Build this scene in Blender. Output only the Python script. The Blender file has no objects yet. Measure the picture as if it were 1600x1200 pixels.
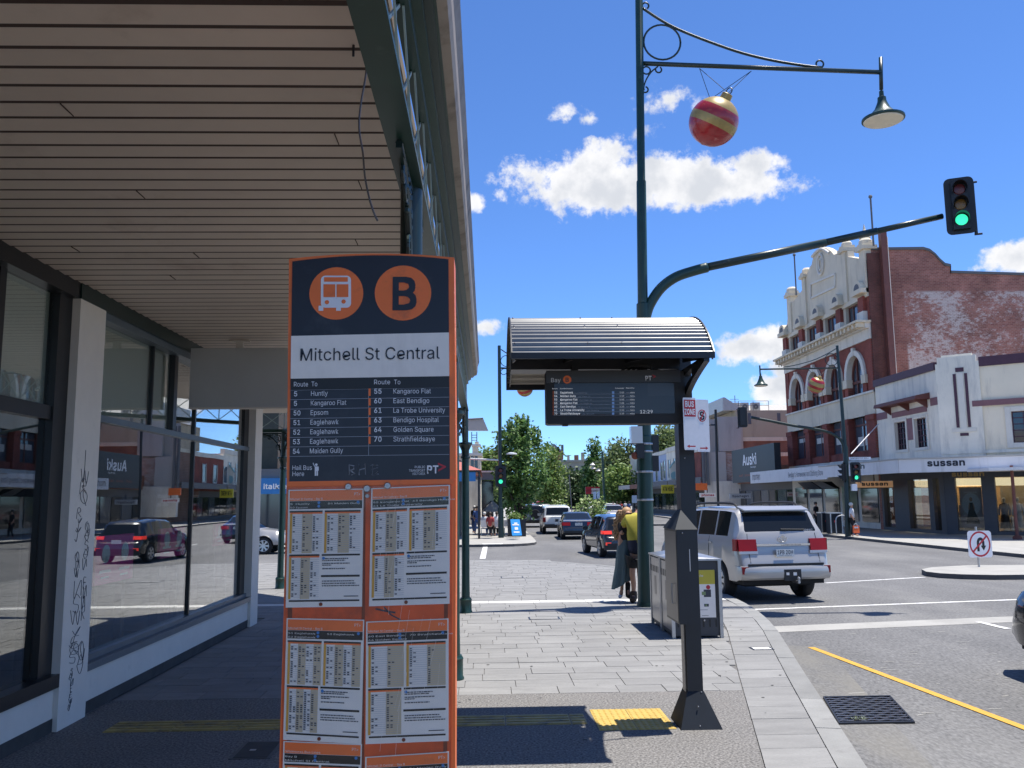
import bpy,bmesh,math,random
from mathutils import Vector,Matrix
from mathutils.geometry import tessellate_polygon
random.seed(7)
R=math.radians
scene=bpy.context.scene
COL=scene.collection
PI=math.pi
# ---------------------------------------------------------------- camera, sky, sun, exposure
CAM_H=2.1
FPX=1350.0
PHI,TH,RHO=R(1.75),math.atan(179/1350),0.010
fw=Vector((math.sin(PHI)*math.cos(TH),math.cos(PHI)*math.cos(TH),math.sin(TH)))
r0=Vector((math.cos(PHI),-math.sin(PHI),0.0))
u0=r0.cross(fw)
cr=math.cos(RHO)*r0-math.sin(RHO)*u0
cu=math.cos(RHO)*u0+math.sin(RHO)*r0
EYE=Vector((0,0,CAM_H))
cd=bpy.data.cameras.new('camera')
cd.sensor_width=36.0
cd.lens=36.0*FPX/1600.0
cd.clip_start=0.05
cd.clip_end=6000.0
cam=bpy.data.objects.new('camera',cd)
COL.objects.link(cam)
mw=Matrix((cr,cu,-fw)).transposed().to_4x4()
mw.translation=EYE
cam.matrix_world=mw
scene.camera=cam
SUN_EL,SUN_AZ=R(73.0),R(9.0)
sdir=Vector((math.cos(SUN_EL)*math.cos(SUN_AZ),math.cos(SUN_EL)*math.sin(SUN_AZ),math.sin(SUN_EL)))
sl=bpy.data.lights.new('sun','SUN')
sl.energy=4.7
sl.angle=R(0.5)
sl.color=(1.0,0.955,0.88)
so=bpy.data.objects.new('sun',sl)
COL.objects.link(so)
so.rotation_euler=(-sdir).to_track_quat('-Z','Y').to_euler()
scene.view_settings.view_transform='Standard'
scene.view_settings.look='None'
scene.view_settings.gamma=1.0
scene.view_settings.use_curve_mapping=False
scene.view_settings.exposure=0.68
SKY_STRENGTH=0.119
def ray(px,py):
 return fw+(px-800.0)/FPX*cr+(600.0-py)/FPX*cu
world=bpy.data.worlds.new("World")
scene.world=world
world.use_nodes=True
def build_sky():
 nt=world.node_tree
 N,Lk=nt.nodes,nt.links
 N.clear()
 out=N.new('ShaderNodeOutputWorld')
 bg=N.new('ShaderNodeBackground')
 bg.inputs['Strength'].default_value=SKY_STRENGTH
 sky=N.new('ShaderNodeTexSky')
 sky.sky_type='NISHITA'
 sky.sun_disc=False
 sky.sun_elevation=SUN_EL
 sky.sun_rotation=PI/2-SUN_AZ
 sky.altitude=3000.0
 sky.air_density=1.0
 sky.dust_density=0.15
 sky.ozone_density=3.0
 tc=N.new('ShaderNodeTexCoord')
 def math_(op,a,b=None,c=None,clamp=False):
  n=N.new('ShaderNodeMath'); n.operation=op; n.use_clamp=clamp
  for i,v in enumerate((a,b,c)):
   if v is None:continue
   if isinstance(v,(int,float)):n.inputs[i].default_value=v
   else:Lk.new(v,n.inputs[i])
  return n.outputs[0]
 def noise(scale,detail,rough,off=(0,0,0),sz=1.0):
  mp=N.new('ShaderNodeMapping')
  mp.inputs['Location'].default_value=off
  mp.inputs['Scale'].default_value=(1,1,sz)
  Lk.new(tc.outputs['Generated'],mp.inputs[0])
  n=N.new('ShaderNodeTexNoise')
  n.inputs['Scale'].default_value=scale
  n.inputs['Detail'].default_value=detail
  n.inputs['Roughness'].default_value=rough
  Lk.new(mp.outputs[0],n.inputs['Vector'])
  return n.outputs['Fac']
 def dot(vec):
  n=N.new('ShaderNodeVectorMath'); n.operation='DOT_PRODUCT'
  Lk.new(tc.outputs['Generated'],n.inputs[0])
  n.inputs[1].default_value=vec
  return n.outputs['Value']
 n1=noise(16.0,9.0,0.62)
 n2=noise(45.0,6.0,0.65,(3,1,2))
 # clouds: direction as seen in the photograph (pixel centre), half width, half height, strength
 spec=[(945,286,195,48,.72),(1102,290,132,34,.64),(935,260,80,44,.7),(1180,258,56,18,.48),(990,312,140,24,.4),(742,312,26,15,.35),(868,183,34,17,.35),(917,186,22,13,.25),(1038,160,62,26,.28),(748,513,34,13,.4),(1182,540,72,30,.8),(1228,606,62,28,.7),(1240,575,48,26,.6),(1592,402,62,30,.9),(1000,205,60,22,.2),(1530,418,30,12,.3),(160,380,300,90,.9),(2100,300,260,70,.9),(2600,520,300,80,.8),(-500,560,260,70,.8)]
 dirs=[]
 for (px,py,hw,hh,s) in spec:
  c=ray(px,py).normalized()
  dirs.append((c,hw/FPX,hh/FPX,s))
 for (az,el,hw,hh,s) in ((200,22,.3,.09,.9),(235,35,.25,.1,.8),(265,16,.35,.07,.9),(300,40,.2,.1,.7),(165,14,.3,.06,.8),(330,24,.25,.08,.8)):
  a,e=R(az),R(el)
  dirs.append((Vector((math.cos(e)*math.cos(a),math.cos(e)*math.sin(a),math.sin(e))),hw,hh,s))
 tot=None; shade=None
 for (c,hw,hh,s) in dirs:
  rt=Vector((c.y,-c.x,0)).normalized()
  up=rt.cross(c).normalized()
  a=math_('MULTIPLY',dot(tuple(rt)),1.0/hw)
  b=math_('MULTIPLY',dot(tuple(up)),1.0/hh)
  d2=math_('ADD',math_('MULTIPLY',a,a),math_('MULTIPLY',b,b))
  front=math_('GREATER_THAN',dot(tuple(c)),0.2)
  m=math_('MULTIPLY',math_('MULTIPLY',math_('SUBTRACT',1.0,math_('SQRT',d2)),s),front)
  m=math_('ADD',m,math_('MULTIPLY',math_('SUBTRACT',front,1.0),2.0))
  tot=m if tot is None else math_('MAXIMUM',tot,m)
 nn=math_('ADD',math_('MULTIPLY',math_('SUBTRACT',n1,0.5),1.55),math_('MULTIPLY',math_('SUBTRACT',n2,0.5),0.8))
 den=math_('ADD',tot,nn)
 mr=N.new('ShaderNodeMapRange'); mr.interpolation_type='SMOOTHSTEP'
 Lk.new(den,mr.inputs[0])
 mr.inputs[1].default_value=0.0; mr.inputs[2].default_value=0.30
 # thickness of the cloud dims it a little
 mr2=N.new('ShaderNodeMapRange'); mr2.interpolation_type='SMOOTHSTEP'
 n3=noise(22.0,5.0,0.55,(0.9,0.3,0.015))
 Lk.new(math_('ADD',math_('MULTIPLY',den,0.35),math_('MULTIPLY',n3,1.0)),mr2.inputs[0])
 mr2.inputs[1].default_value=0.45; mr2.inputs[2].default_value=0.85
 ccol=N.new('ShaderNodeMix'); ccol.data_type='RGBA'
 Lk.new(mr2.outputs[0],ccol.inputs['Factor'])
 k=0.64/SKY_STRENGTH
 ccol.inputs[6].default_value=(k*1.0,k*1.0,k*1.02,1)
 ccol.inputs[7].default_value=(k*.70,k*.73,k*.79,1)
 mix=N.new('ShaderNodeMix'); mix.data_type='RGBA'
 Lk.new(mr.outputs[0],mix.inputs['Factor'])
 tn=N.new('ShaderNodeMix'); tn.data_type='RGBA'; tn.blend_type='MULTIPLY'; tn.inputs['Factor'].default_value=1
 Lk.new(sky.outputs[0],tn.inputs[6]); tn.inputs[7].default_value=(.64,.89,1.22,1)
 Lk.new(tn.outputs[2],mix.inputs[6])
 Lk.new(ccol.outputs[2],mix.inputs[7])
 Lk.new(mix.outputs[2],bg.inputs['Color'])
 Lk.new(bg.outputs[0],out.inputs['Surface'])
build_sky()
scene.render.engine='CYCLES'
scene.cycles.max_bounces=7
scene.cycles.diffuse_bounces=4
scene.cycles.glossy_bounces=4
scene.cycles.transparent_max_bounces=12
scene.cycles.transmission_bounces=4
scene.cycles.sample_clamp_indirect=6.0
scene.cycles.caustics_reflective=False
scene.cycles.caustics_refractive=False
try:
 scene.cycles.use_denoising=True
except Exception:
 pass
 # ---------------------------------------------------------------- pixel helpers (true positions in the place)
def G(px,py,z=0.0):
 d=ray(px,py); t=(z-CAM_H)/d.z
 return EYE+t*d
def at(px,py,Y):
 d=ray(px,py)
 return EYE+(Y/d.y)*d
def atX(px,py,X):
 d=ray(px,py)
 return EYE+(X/d.x)*d
def onpl(px,py,P,n):
 d=ray(px,py); n=Vector(n)
 return EYE+((Vector(P)-EYE).dot(n)/d.dot(n))*d
def proj(p):
 v=Vector(p)-EYE
 return 800+FPX*v.dot(cr)/v.dot(fw),600-FPX*v.dot(cu)/v.dot(fw)
 # ---------------------------------------------------------------- mesh builder
def org(o):
 while o is not None and o.parent is not None:o=o.parent
 return o.location.copy() if o is not None else Vector((0,0,0))
class MB:
 def __init__(s):s.v=[]; s.f=[]; s.m=[]
 def add(s,vs,fs,mi=0):
  b=len(s.v); s.v+=[tuple(v) for v in vs]
  for f in fs:s.f.append(tuple(b+i for i in f)); s.m.append(mi)
  return s
 def box(s,x0,x1,y0,y1,z0,z1,mi=0):
  vs=[(x,y,z) for x in (x0,x1) for y in (y0,y1) for z in (z0,z1)]
  return s.add(vs,[(0,1,3,2),(4,6,7,5),(0,4,5,1),(2,3,7,6),(0,2,6,4),(1,5,7,3)],mi)
 def hexa(s,p,mi=0):
  return s.add(p,[(3,2,1,0),(4,5,6,7),(0,1,5,4),(1,2,6,5),(2,3,7,6),(3,0,4,7)],mi)
 def ex(s,poly,vec,mi=0,caps=True):
  n=len(poly); vec=Vector(vec)
  vs=[Vector(p) for p in poly]+[Vector(p)+vec for p in poly]
  fs=[(i,(i+1)%n,n+(i+1)%n,n+i) for i in range(n)]
  if caps:fs+=[tuple(range(n-1,-1,-1)),tuple(range(n,2*n))]
  return s.add(vs,fs,mi)
 def poly(s,pts,mi=0):return s.add(pts,[tuple(range(len(pts)))],mi)
 def bar(s,p,q,w,h=None,mi=0,up=(0,0,1)):
  p,q=Vector(p),Vector(q); h=h or w; d=(q-p).normalized(); up=Vector(up)
  if abs(d.dot(up))>.98:up=Vector((0,1,0)) if abs(d.y)<.9 else Vector((1,0,0))
  a=d.cross(up).normalized()*w/2; b=a.cross(d).normalized()*h/2
  return s.hexa([p-a-b,p+a-b,p+a+b,p-a+b,q-a-b,q+a-b,q+a+b,q-a+b],mi)
 def tube(s,pts,r,n=8,mi=0,cap=True,closed=False):
  pts=[Vector(p) for p in pts]; k=len(pts)
  rs=r if isinstance(r,(list,tuple)) else [r]*k
  vs=[]; ref=None
  for i,p in enumerate(pts):
   if closed:d=pts[(i+1)%k]-pts[i-1]
   else:d=pts[min(i+1,k-1)]-pts[max(i-1,0)]
   if d.length<1e-9:d=Vector((0,0,1))
   d.normalize()
   if ref is None:ref=Vector((0,0,1)) if abs(d.z)<.9 else Vector((1,0,0))
   a=(ref-d*ref.dot(d))
   if a.length<1e-6:a=d.orthogonal()
   a.normalize(); b=d.cross(a); ref=a
   for j in range(n):
    t=2*PI*j/n
    vs.append(p+rs[i]*(math.cos(t)*a+math.sin(t)*b))
  fs=[]
  for i in range(k if closed else k-1):
   for j in range(n):
    i2=(i+1)%k
    fs.append((i*n+j,i*n+(j+1)%n,i2*n+(j+1)%n,i2*n+j))
  if cap and not closed:fs+=[tuple(range(n-1,-1,-1)),tuple((k-1)*n+j for j in range(n))]
  return s.add(vs,fs,mi)
 def lathe(s,prof,c=(0,0,0),n=16,mi=0,axis=(0,0,1),cap=True):
  c=Vector(c); ax=Vector(axis).normalized()
  a=ax.orthogonal().normalized() if abs(ax.z)<.99 else Vector((1,0,0)); b=ax.cross(a)
  vs=[c+ax*z+r*(math.cos(2*PI*j/n)*a+math.sin(2*PI*j/n)*b) for r,z in prof for j in range(n)]
  k=len(prof)
  fs=[(i*n+j,i*n+(j+1)%n,(i+1)*n+(j+1)%n,(i+1)*n+j) for i in range(k-1) for j in range(n)]
  if cap:fs+=[tuple(range(n-1,-1,-1)),tuple((k-1)*n+j for j in range(n))]
  return s.add(vs,fs,mi)
 def ball(s,c,r,n=16,mi=0,sc=(1,1,1)):
  c=Vector(c); k=n//2; vs=[]; fs=[]
  for i in range(k+1):
   t=PI*i/k
   for j in range(n):
    p=2*PI*j/n
    vs.append(c+Vector((r*sc[0]*math.sin(t)*math.cos(p),r*sc[1]*math.sin(t)*math.sin(p),r*sc[2]*math.cos(t))))
  fs=[(i*n+j,(i+1)*n+j,(i+1)*n+(j+1)%n,i*n+(j+1)%n) for i in range(k) for j in range(n)]
  return s.add(vs,fs,mi)
 def build(s,name,mats,parent=None,smooth=False,local=False,clean=False):
  if not isinstance(mats,(list,tuple)):mats=[mats]
  off=Vector((0,0,0)); loc=None
  if parent is not None:
   if not local:off=org(parent)
  elif not local and s.v:
   xs=[v[0] for v in s.v]; ys=[v[1] for v in s.v]; zs=[v[2] for v in s.v]
   off=Vector(((min(xs)+max(xs))/2,(min(ys)+max(ys))/2,min(zs))); loc=off
  me=bpy.data.meshes.new(name)
  me.from_pydata([(v[0]-off.x,v[1]-off.y,v[2]-off.z) for v in s.v],[],s.f)
  for m in mats:me.materials.append(m)
  me.polygons.foreach_set('material_index',s.m)
  if clean:
   bm=bmesh.new(); bm.from_mesh(me)
   bmesh.ops.remove_doubles(bm,verts=bm.verts,dist=1e-5)
   bmesh.ops.recalc_face_normals(bm,faces=bm.faces)
   bm.to_mesh(me); bm.free()
  if smooth:
   me.polygons.foreach_set('use_smooth',[True]*len(me.polygons))
   if smooth is not True:
    me.set_sharp_from_angle(angle=R(smooth))
  me.update()
  o=bpy.data.objects.new(name,me); COL.objects.link(o)
  if parent is not None:o.parent=parent
  elif loc is not None:o.location=loc
  return o
def tag(o,label=None,cat=None,group=None,kind=None):
 if label:o['label']=label
 if cat:o['category']=cat
 if group:o['group']=group
 if kind:o['kind']=kind
 return o
def root(name,loc,label,cat,group=None,rz=0.0):
 o=bpy.data.objects.new(name,None); COL.objects.link(o)
 o.location=loc; o.rotation_euler=(0,0,rz); o.empty_display_size=.2
 return tag(o,label,cat,group)
def copy_tree(o,parent=None):
 c=o.copy(); COL.objects.link(c)
 if parent is not None:c.parent=parent
 for ch in list(o.children):copy_tree(ch,c)
 return c
def inst(mesh_ob,parent):
 c=mesh_ob.copy(); COL.objects.link(c); c.parent=parent
 return c
 # ---------------------------------------------------------------- text
 # outlines of a plain grotesque alphabet in thousandths: advance, then closed loops x, y, x, y ...
GLYPHS={'&':(448,[[197,-7,110,12,54,62,34,133,47,189,85,235,140,279,216,335,237,352,255,375,262,405,245,445,201,461,168,453,145,431,137,399,145,363,169,327,204,284,438,0,364,0,171,231,121,293,87,344,75,398,91,458,134,499,200,513,266,499,308,459,324,404,315,362,291,325,256,293,154,217,110,174,97,131,109,87,143,57,193,46,251,59,301,95,336,151,349,224,408,224,397,144,371,92,333,47,271,7]]),"'":(206,[[78,318,70,509,136,509,128,318]]),'-':(453,[[337,244,337,188,114,188,114,244]]),'.':(188,[[95,-4,63,9,50,41,63,73,95,87,128,73,141,41,128,9]]),'0':(453,[[227,-7,130,24,69,113,48,254,69,395,130,484,227,516,323,484,384,395,405,254,384,113,323,24],[227,50,290,74,330,144,344,254,330,365,290,435,227,460,163,435,123,365,109,254,123,144,163,74]]),'1':(453,[[76,0,76,55,391,55,391,0],[276,509,276,0,212,0,212,448,209,448,86,358,86,427,198,509]]),'2':(453,[[64,0,64,47,234,229,282,282,311,327,320,371,308,419,273,449,224,460,172,447,139,413,127,362,66,362,86,442,143,496,225,516,306,497,361,445,381,372,371,318,336,259,267,180,153,60,153,57,389,57,389,0]]),'3':(453,[[218,-7,133,10,70,57,44,132,109,132,126,87,165,59,219,50,275,61,315,93,329,145,316,196,275,234,201,248,157,248,157,299,288,448,288,452,70,452,70,509,372,509,372,461,211,278,211,289,308,276,371,222,393,145,370,66,309,12]]),'4':(453,[[40,105,40,158,247,509,311,509,109,166,109,163,413,163,413,105],[282,0,282,318,343,318,343,0]]),'5':(453,[[221,-7,140,11,83,60,60,130,122,130,138,89,173,60,221,50,276,64,314,104,328,162,314,221,275,262,218,277,167,268,128,246,67,253,96,509,366,509,366,452,151,452,134,301,136,301,178,325,229,334,294,321,345,285,379,231,391,163,369,76,309,15]]),'6':(453,[[226,-7,142,15,84,74,64,162,80,239,137,340,252,509,322,509,151,261,145,261,165,288,196,307,235,314,316,295,370,240,389,157,368,73,310,14],[226,48,279,63,314,101,327,157,314,213,279,251,226,265,174,252,138,214,125,158,138,102,174,63]]),'7':(453,[[97,0,323,448,323,452,62,452,62,509,391,509,391,449,165,0]]),'8':(453,[[226,-7,136,11,74,62,52,135,65,195,101,241,153,265,153,267,93,308,70,380,90,450,146,498,226,516,306,498,361,450,382,380,359,308,300,267,300,265,351,241,387,195,401,135,378,62,317,11],[226,49,285,60,323,91,337,139,322,189,283,223,226,235,169,223,130,189,115,139,129,91,167,60],[226,290,274,300,307,330,319,376,308,420,275,449,226,460,177,449,145,420,133,376,145,330,178,300]]),'9':(453,[[226,516,310,494,368,434,389,347,373,270,315,168,200,0,130,0,301,248,307,248,287,221,257,202,218,195,137,214,83,269,64,352,85,436,143,494],[226,460,174,446,138,407,125,352,138,295,174,257,226,243,279,257,314,295,327,350,314,407,279,446]]),':':(188,[[95,-4,63,9,50,41,63,73,95,87,128,73,141,41,128,9],[95,271,63,284,50,316,63,349,95,362,128,349,141,316,128,284]]),'>':(453,[[387,178,65,15,65,81,310,198,310,200,65,316,65,383,387,220]]),'A':(480,[[16,0,201,509,276,509,463,0,395,0,287,302,264,372,232,478,245,478,213,371,191,302,85,0],[110,142,110,199,370,199,370,142]]),'B':(456,[[60,0,60,509,241,509,329,491,381,442,398,374,387,320,356,286,315,267,315,262,363,245,402,203,418,136,400,67,344,18,247,0],[125,57,245,57,330,80,355,137,342,184,306,218,248,231,125,231],[125,285,238,285,288,296,323,326,336,372,313,429,240,452,125,452]]),'C':(510,[[267,-7,150,25,70,115,40,254,70,393,150,484,267,516,340,504,402,471,448,418,473,348,408,348,389,395,357,428,315,449,267,456,184,432,125,364,103,254,125,145,184,76,267,53,315,60,357,81,389,114,408,160,473,160,448,91,402,38,341,5]]),'D':(502,[[219,0,96,0,96,57,215,57,318,81,379,149,399,255,379,361,320,428,221,452,93,452,93,509,225,509,353,478,433,391,462,255,433,119,351,31],[125,509,125,0,60,0,60,509]]),'E':(419,[[60,0,60,509,372,509,372,452,125,452,125,286,355,286,355,229,125,229,125,57,375,57,375,0]]),'F':(410,[[60,0,60,509,369,509,369,452,125,452,125,278,346,278,346,221,125,221,125,0]]),'G':(520,[[269,-7,149,25,69,116,40,254,69,393,149,484,265,516,340,504,403,469,449,416,474,349,408,349,387,393,356,427,315,448,265,456,183,432,125,364,103,254,125,145,184,76,269,53,345,71,396,123,415,202,434,199,283,199,283,256,478,256,478,200,451,91,377,19]]),'H':(517,[[60,0,60,509,125,509,125,289,392,289,392,509,457,509,457,0,392,0,392,232,125,232,125,0]]),'I':(300,[[31,0,31,57,118,57,118,452,31,452,31,509,269,509,269,452,183,452,183,57,269,57,269,0]]),'J':(396,[[185,-7,75,33,33,145,33,173,98,173,98,145,122,74,185,50,248,74,272,145,272,509,336,509,336,145,294,33]]),'K':(467,[[104,145,104,216,139,261,174,303,364,509,448,509,231,276,228,276],[60,0,60,509,125,509,125,334,124,225,125,193,125,0],[372,0,188,259,228,309,449,0]]),'L':(393,[[60,0,60,509,125,509,125,57,361,57,361,0]]),'M':(628,[[60,0,60,509,152,509,277,187,322,49,307,49,352,187,476,509,568,509,568,0,504,0,507,457,513,457,498,409,456,291,342,0,286,0,170,291,112,457,119,457,122,0]]),'N':(523,[[60,0,60,509,136,509,343,183,363,151,388,107,414,55,405,54,401,108,399,157,399,509,463,509,463,0,387,0,202,290,177,331,148,381,108,452,119,454,125,291,125,0]]),'O':(533,[[267,-7,150,25,70,115,40,254,70,393,150,484,267,516,384,484,464,393,493,254,464,115,384,25],[267,53,349,76,408,144,430,254,408,365,349,433,267,456,184,433,125,364,103,254,125,144,184,76]]),'P':(445,[[60,0,60,509,235,509,332,487,390,430,409,348,390,265,332,207,235,186,109,186,109,242,233,242,297,256,333,294,344,348,333,402,297,439,232,452,125,452,125,0]]),'Q':(533,[[245,159,313,159,468,-48,401,-48,346,27,331,46],[267,-7,150,25,70,115,40,254,70,393,150,484,267,516,384,484,464,393,493,254,464,115,384,25],[267,53,349,76,408,144,430,254,408,365,349,433,267,456,184,433,125,364,103,254,125,144,184,76]]),'R':(449,[[60,0,60,509,236,509,333,489,390,433,409,352,390,271,333,217,236,198,96,198,96,255,234,255,298,267,334,300,345,352,334,405,298,440,233,452,125,452,125,0],[353,0,230,229,303,229,428,0]]),'S':(447,[[224,-9,128,9,64,60,38,137,104,137,123,88,166,59,224,49,286,60,329,92,346,139,332,179,296,205,245,222,184,239,86,289,52,372,75,448,138,498,227,516,316,498,377,449,401,378,337,378,302,437,225,459,167,448,129,418,115,376,131,334,169,308,212,293,264,279,312,264,359,238,395,198,408,139,386,64,323,11]]),'T':(449,[[32,452,32,509,417,509,417,452,257,452,257,0,193,0,193,452]]),'U':(517,[[259,-8,154,15,85,80,60,173,60,509,124,509,124,178,141,113,187,68,259,52,331,68,377,113,393,178,393,509,457,509,457,173,433,80,363,15]]),'V':(480,[[204,0,16,509,84,509,192,206,215,137,248,31,235,31,267,138,290,206,395,509,463,509,278,0]]),'W':(686,[[155,0,16,509,82,509,163,196,187,94,197,40,189,40,211,145,224,196,306,509,380,509,462,196,486,94,497,40,488,40,510,145,603,509,670,509,530,0,455,0,368,323,351,391,336,475,350,475,335,395,318,323,230,0]]),'X':(474,[[18,0,217,284,217,236,29,509,104,509,178,400,204,361,223,329,243,292,232,292,252,329,272,361,298,400,374,509,446,509,259,239,259,287,456,0,382,0,292,129,268,165,250,195,230,231,244,231,225,196,182,129,91,0]]),'Y':(472,[[203,0,203,208,16,509,91,509,192,344,222,292,250,230,224,230,251,293,280,344,381,509,455,509,268,208,268,0]]),'Z':(438,[[42,0,42,46,273,385,306,431,341,476,348,454,285,452,40,452,40,509,397,509,397,462,169,129,134,81,97,33,90,54,152,57,399,57,399,0]]),'a':(389,[[160,-9,94,5,48,45,30,108,43,161,78,193,125,211,178,220,234,227,265,235,267,297,240,322,196,331,149,322,118,301,100,274,41,291,79,346,133,375,194,384,239,379,286,360,322,320,337,251,337,0,277,0,277,52,272,52,252,25,215,1],[170,45,228,59,263,93,276,138,276,190,259,182,231,176,175,168,134,159,103,139,92,105,102,72,130,52]]),'b':(424,[[229,-8,172,4,138,31,118,59,112,59,112,0,53,0,53,509,114,509,114,319,118,319,137,346,171,373,229,384,313,361,370,293,390,189,370,84,313,16],[220,47,279,66,316,117,328,189,316,261,280,311,220,330,161,312,125,263,113,189,125,115,162,65]]),'c':(396,[[207,-8,117,16,56,85,34,187,56,291,117,360,207,384,260,377,305,356,340,322,362,277,303,262,290,289,270,311,242,325,207,330,145,310,108,258,96,187,108,117,145,66,207,46,243,52,271,66,292,89,304,117,363,102,341,56,306,21,261,-1]]),'d':(424,[[195,-8,111,16,55,84,34,189,55,293,112,361,196,384,253,373,287,346,306,319,311,319,311,509,372,509,372,0,313,0,313,59,307,59,287,31,252,4],[205,47,263,65,299,115,312,189,300,263,263,312,205,330,145,311,108,261,96,189,109,117,145,66]]),'e':(404,[[212,-8,117,16,56,85,34,187,55,290,115,359,205,384,266,374,319,341,357,282,371,194,371,169,75,169,75,221,338,221,310,202,298,269,263,314,205,330,146,313,109,270,96,211,96,178,110,106,151,61,212,46,254,53,285,73,306,105,365,91,335,39,283,4]]),'f':(254,[[228,379,228,327,6,327,6,379],[81,0,81,432,96,486,135,519,187,530,222,527,243,521,227,468,215,472,195,474,154,460,142,419,142,0]]),'g':(425,[[207,-151,134,-140,82,-110,51,-69,101,-41,122,-66,154,-88,207,-97,282,-75,311,-6,311,68,306,68,287,41,252,16,195,5,113,27,55,90,34,191,55,293,112,361,196,384,253,373,288,346,308,319,313,319,313,379,372,379,372,-9,350,-90,291,-136],[205,59,264,75,300,121,312,193,300,264,264,312,205,330,145,312,109,262,96,193,109,123,145,76]]),'h':(410,[[114,227,114,0,53,0,53,509,114,509,114,287,102,287,152,362,227,384,295,369,341,321,357,240,357,0,296,0,296,235,273,304,210,329,161,317,126,283]]),'i':(167,[[53,0,53,379,114,379,114,0],[84,443,54,455,41,483,54,512,84,524,114,512,126,483,114,455]]),'j':(167,[[53,379,114,379,114,-30,102,-90,65,-129,4,-143,-10,-143,-10,-87,2,-87,40,-72,53,-29],[83,443,53,455,41,483,53,512,83,524,114,512,126,483,114,455]]),'k':(381,[[110,137,110,212,121,212,284,379,360,379,184,199,177,199],[53,0,53,509,114,509,114,0],[294,0,148,186,191,229,372,0]]),'l':(189,[[139,-2,74,20,53,84,53,509,114,509,114,99,120,62,146,52,170,54,181,3,162,-1]]),'m':(610,[[53,0,53,379,112,379,112,295,108,295,132,346,172,376,219,386,287,361,321,295,312,295,337,343,381,375,437,386,497,372,541,328,557,255,557,0,496,0,496,254,473,313,419,330,374,320,345,290,335,247,335,0,274,0,274,260,253,311,199,330,158,320,126,289,114,238,114,0]]),'n':(410,[[114,227,114,0,53,0,53,379,112,379,112,287,102,287,152,362,227,384,295,369,341,321,357,240,357,0,296,0,296,235,273,304,210,329,161,317,126,283]]),'o':(415,[[207,-8,117,16,56,85,34,187,56,291,117,360,207,384,299,360,359,291,381,187,359,85,299,16],[207,46,270,66,307,117,319,187,307,258,270,310,207,330,145,310,108,258,96,187,108,117,145,66]]),'p':(424,[[53,-143,53,379,112,379,112,319,118,319,137,346,171,373,229,384,313,361,370,293,390,189,370,84,313,16,229,-8,173,4,138,31,118,59,114,59,114,-143],[220,47,279,66,316,117,328,189,316,261,280,311,220,330,161,312,125,263,113,189,125,115,162,65]]),'q':(424,[[372,-143,311,-143,311,59,306,59,287,31,252,4,195,-8,111,16,55,84,34,189,55,293,112,361,196,384,253,373,287,346,307,319,313,319,313,379,372,379],[205,47,263,65,299,115,312,189,300,263,263,312,205,330,145,311,108,261,96,189,109,117,145,66]]),'r':(259,[[53,0,53,379,112,379,112,321,115,321,152,367,213,385,243,384,243,322,207,326,159,315,126,284,114,237,114,0]]),'s':(365,[[182,-8,112,3,62,38,36,94,94,107,124,60,181,45,244,62,268,103,254,136,212,155,149,170,72,208,47,274,65,332,115,370,187,384,254,372,299,339,324,290,268,277,243,316,187,333,131,317,109,277,124,243,172,223,229,209,306,171,331,107,312,47,260,6]]),'t':(227,[[204,379,204,327,6,327,6,379],[65,471,126,471,126,98,136,61,170,50,202,54,213,2,192,-3,168,-4,92,21,65,93]]),'u':(410,[[182,-5,115,11,69,59,53,139,53,379,114,379,114,144,137,75,200,50,249,62,283,97,296,153,296,379,357,379,357,0,298,0,298,92,307,92,257,17]]),'v':(389,[[163,0,17,379,84,379,165,155,187,87,206,21,184,21,203,87,224,155,305,379,371,379,226,0]]),'w':(567,[[138,0,23,379,87,379,133,214,154,137,175,41,165,41,186,135,206,214,252,379,316,379,362,214,382,136,402,41,391,41,413,135,434,214,480,379,545,379,429,0,368,0,319,172,291,280,277,338,291,338,277,280,263,225,199,0]]),'x':(379,[[21,0,171,218,171,171,29,379,100,379,147,306,207,206,175,206,233,306,282,379,352,379,209,169,209,214,358,0,287,0,231,85,200,136,173,182,205,182,148,85,91,0]]),'y':(389,[[47,-139,61,-86,104,-89,130,-74,151,-36,163,-1,17,379,84,379,165,155,187,87,206,21,184,21,202,87,224,155,305,379,371,379,204,-58,177,-107,139,-136,91,-145,65,-143]]),'z':(380,[[42,0,42,46,254,320,254,323,48,323,48,379,333,379,333,331,126,60,126,56,339,56,339,0]]),}
_gl={}
for _c,(_a,_l) in GLYPHS.items():
 _lp=[[Vector((q[i]/1000,q[i+1]/1000,0)) for i in range(0,len(q),2)] for q in _l]
 _tr=[]; _b0=0
 if _c in 'ij:':
  for l in _lp:_tr+=[tuple(i+_b0 for i in t) for t in tessellate_polygon([l])]; _b0+=len(l)
 else:_tr=tessellate_polygon(_lp)
 _gl[_c]=(_a/1000,[v for l in _lp for v in l],_tr)
CAP=0.509
def text_geo(body,bold=0.0):
 vs=[]; fs=[]; x=0.0
 offs=[(0,0,0)] if not bold else [(dx*bold*.8,dy*bold*.8,k) for k,(dx,dy) in enumerate(((-1,-1),(1,-1),(1,1),(-1,1)))]
 for ch in body:
  if ch not in _gl:x+=.188; continue
  adv,pts,tris=_gl[ch]
  for (dx,dy,k) in offs:
   b0=len(vs); vs+=[(x+p.x+dx,p.y+dy,k) for p in pts]; fs+=[tuple(b0+i for i in t) for t in tris]
  x+=adv+bold*.8
 return vs,fs
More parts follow.
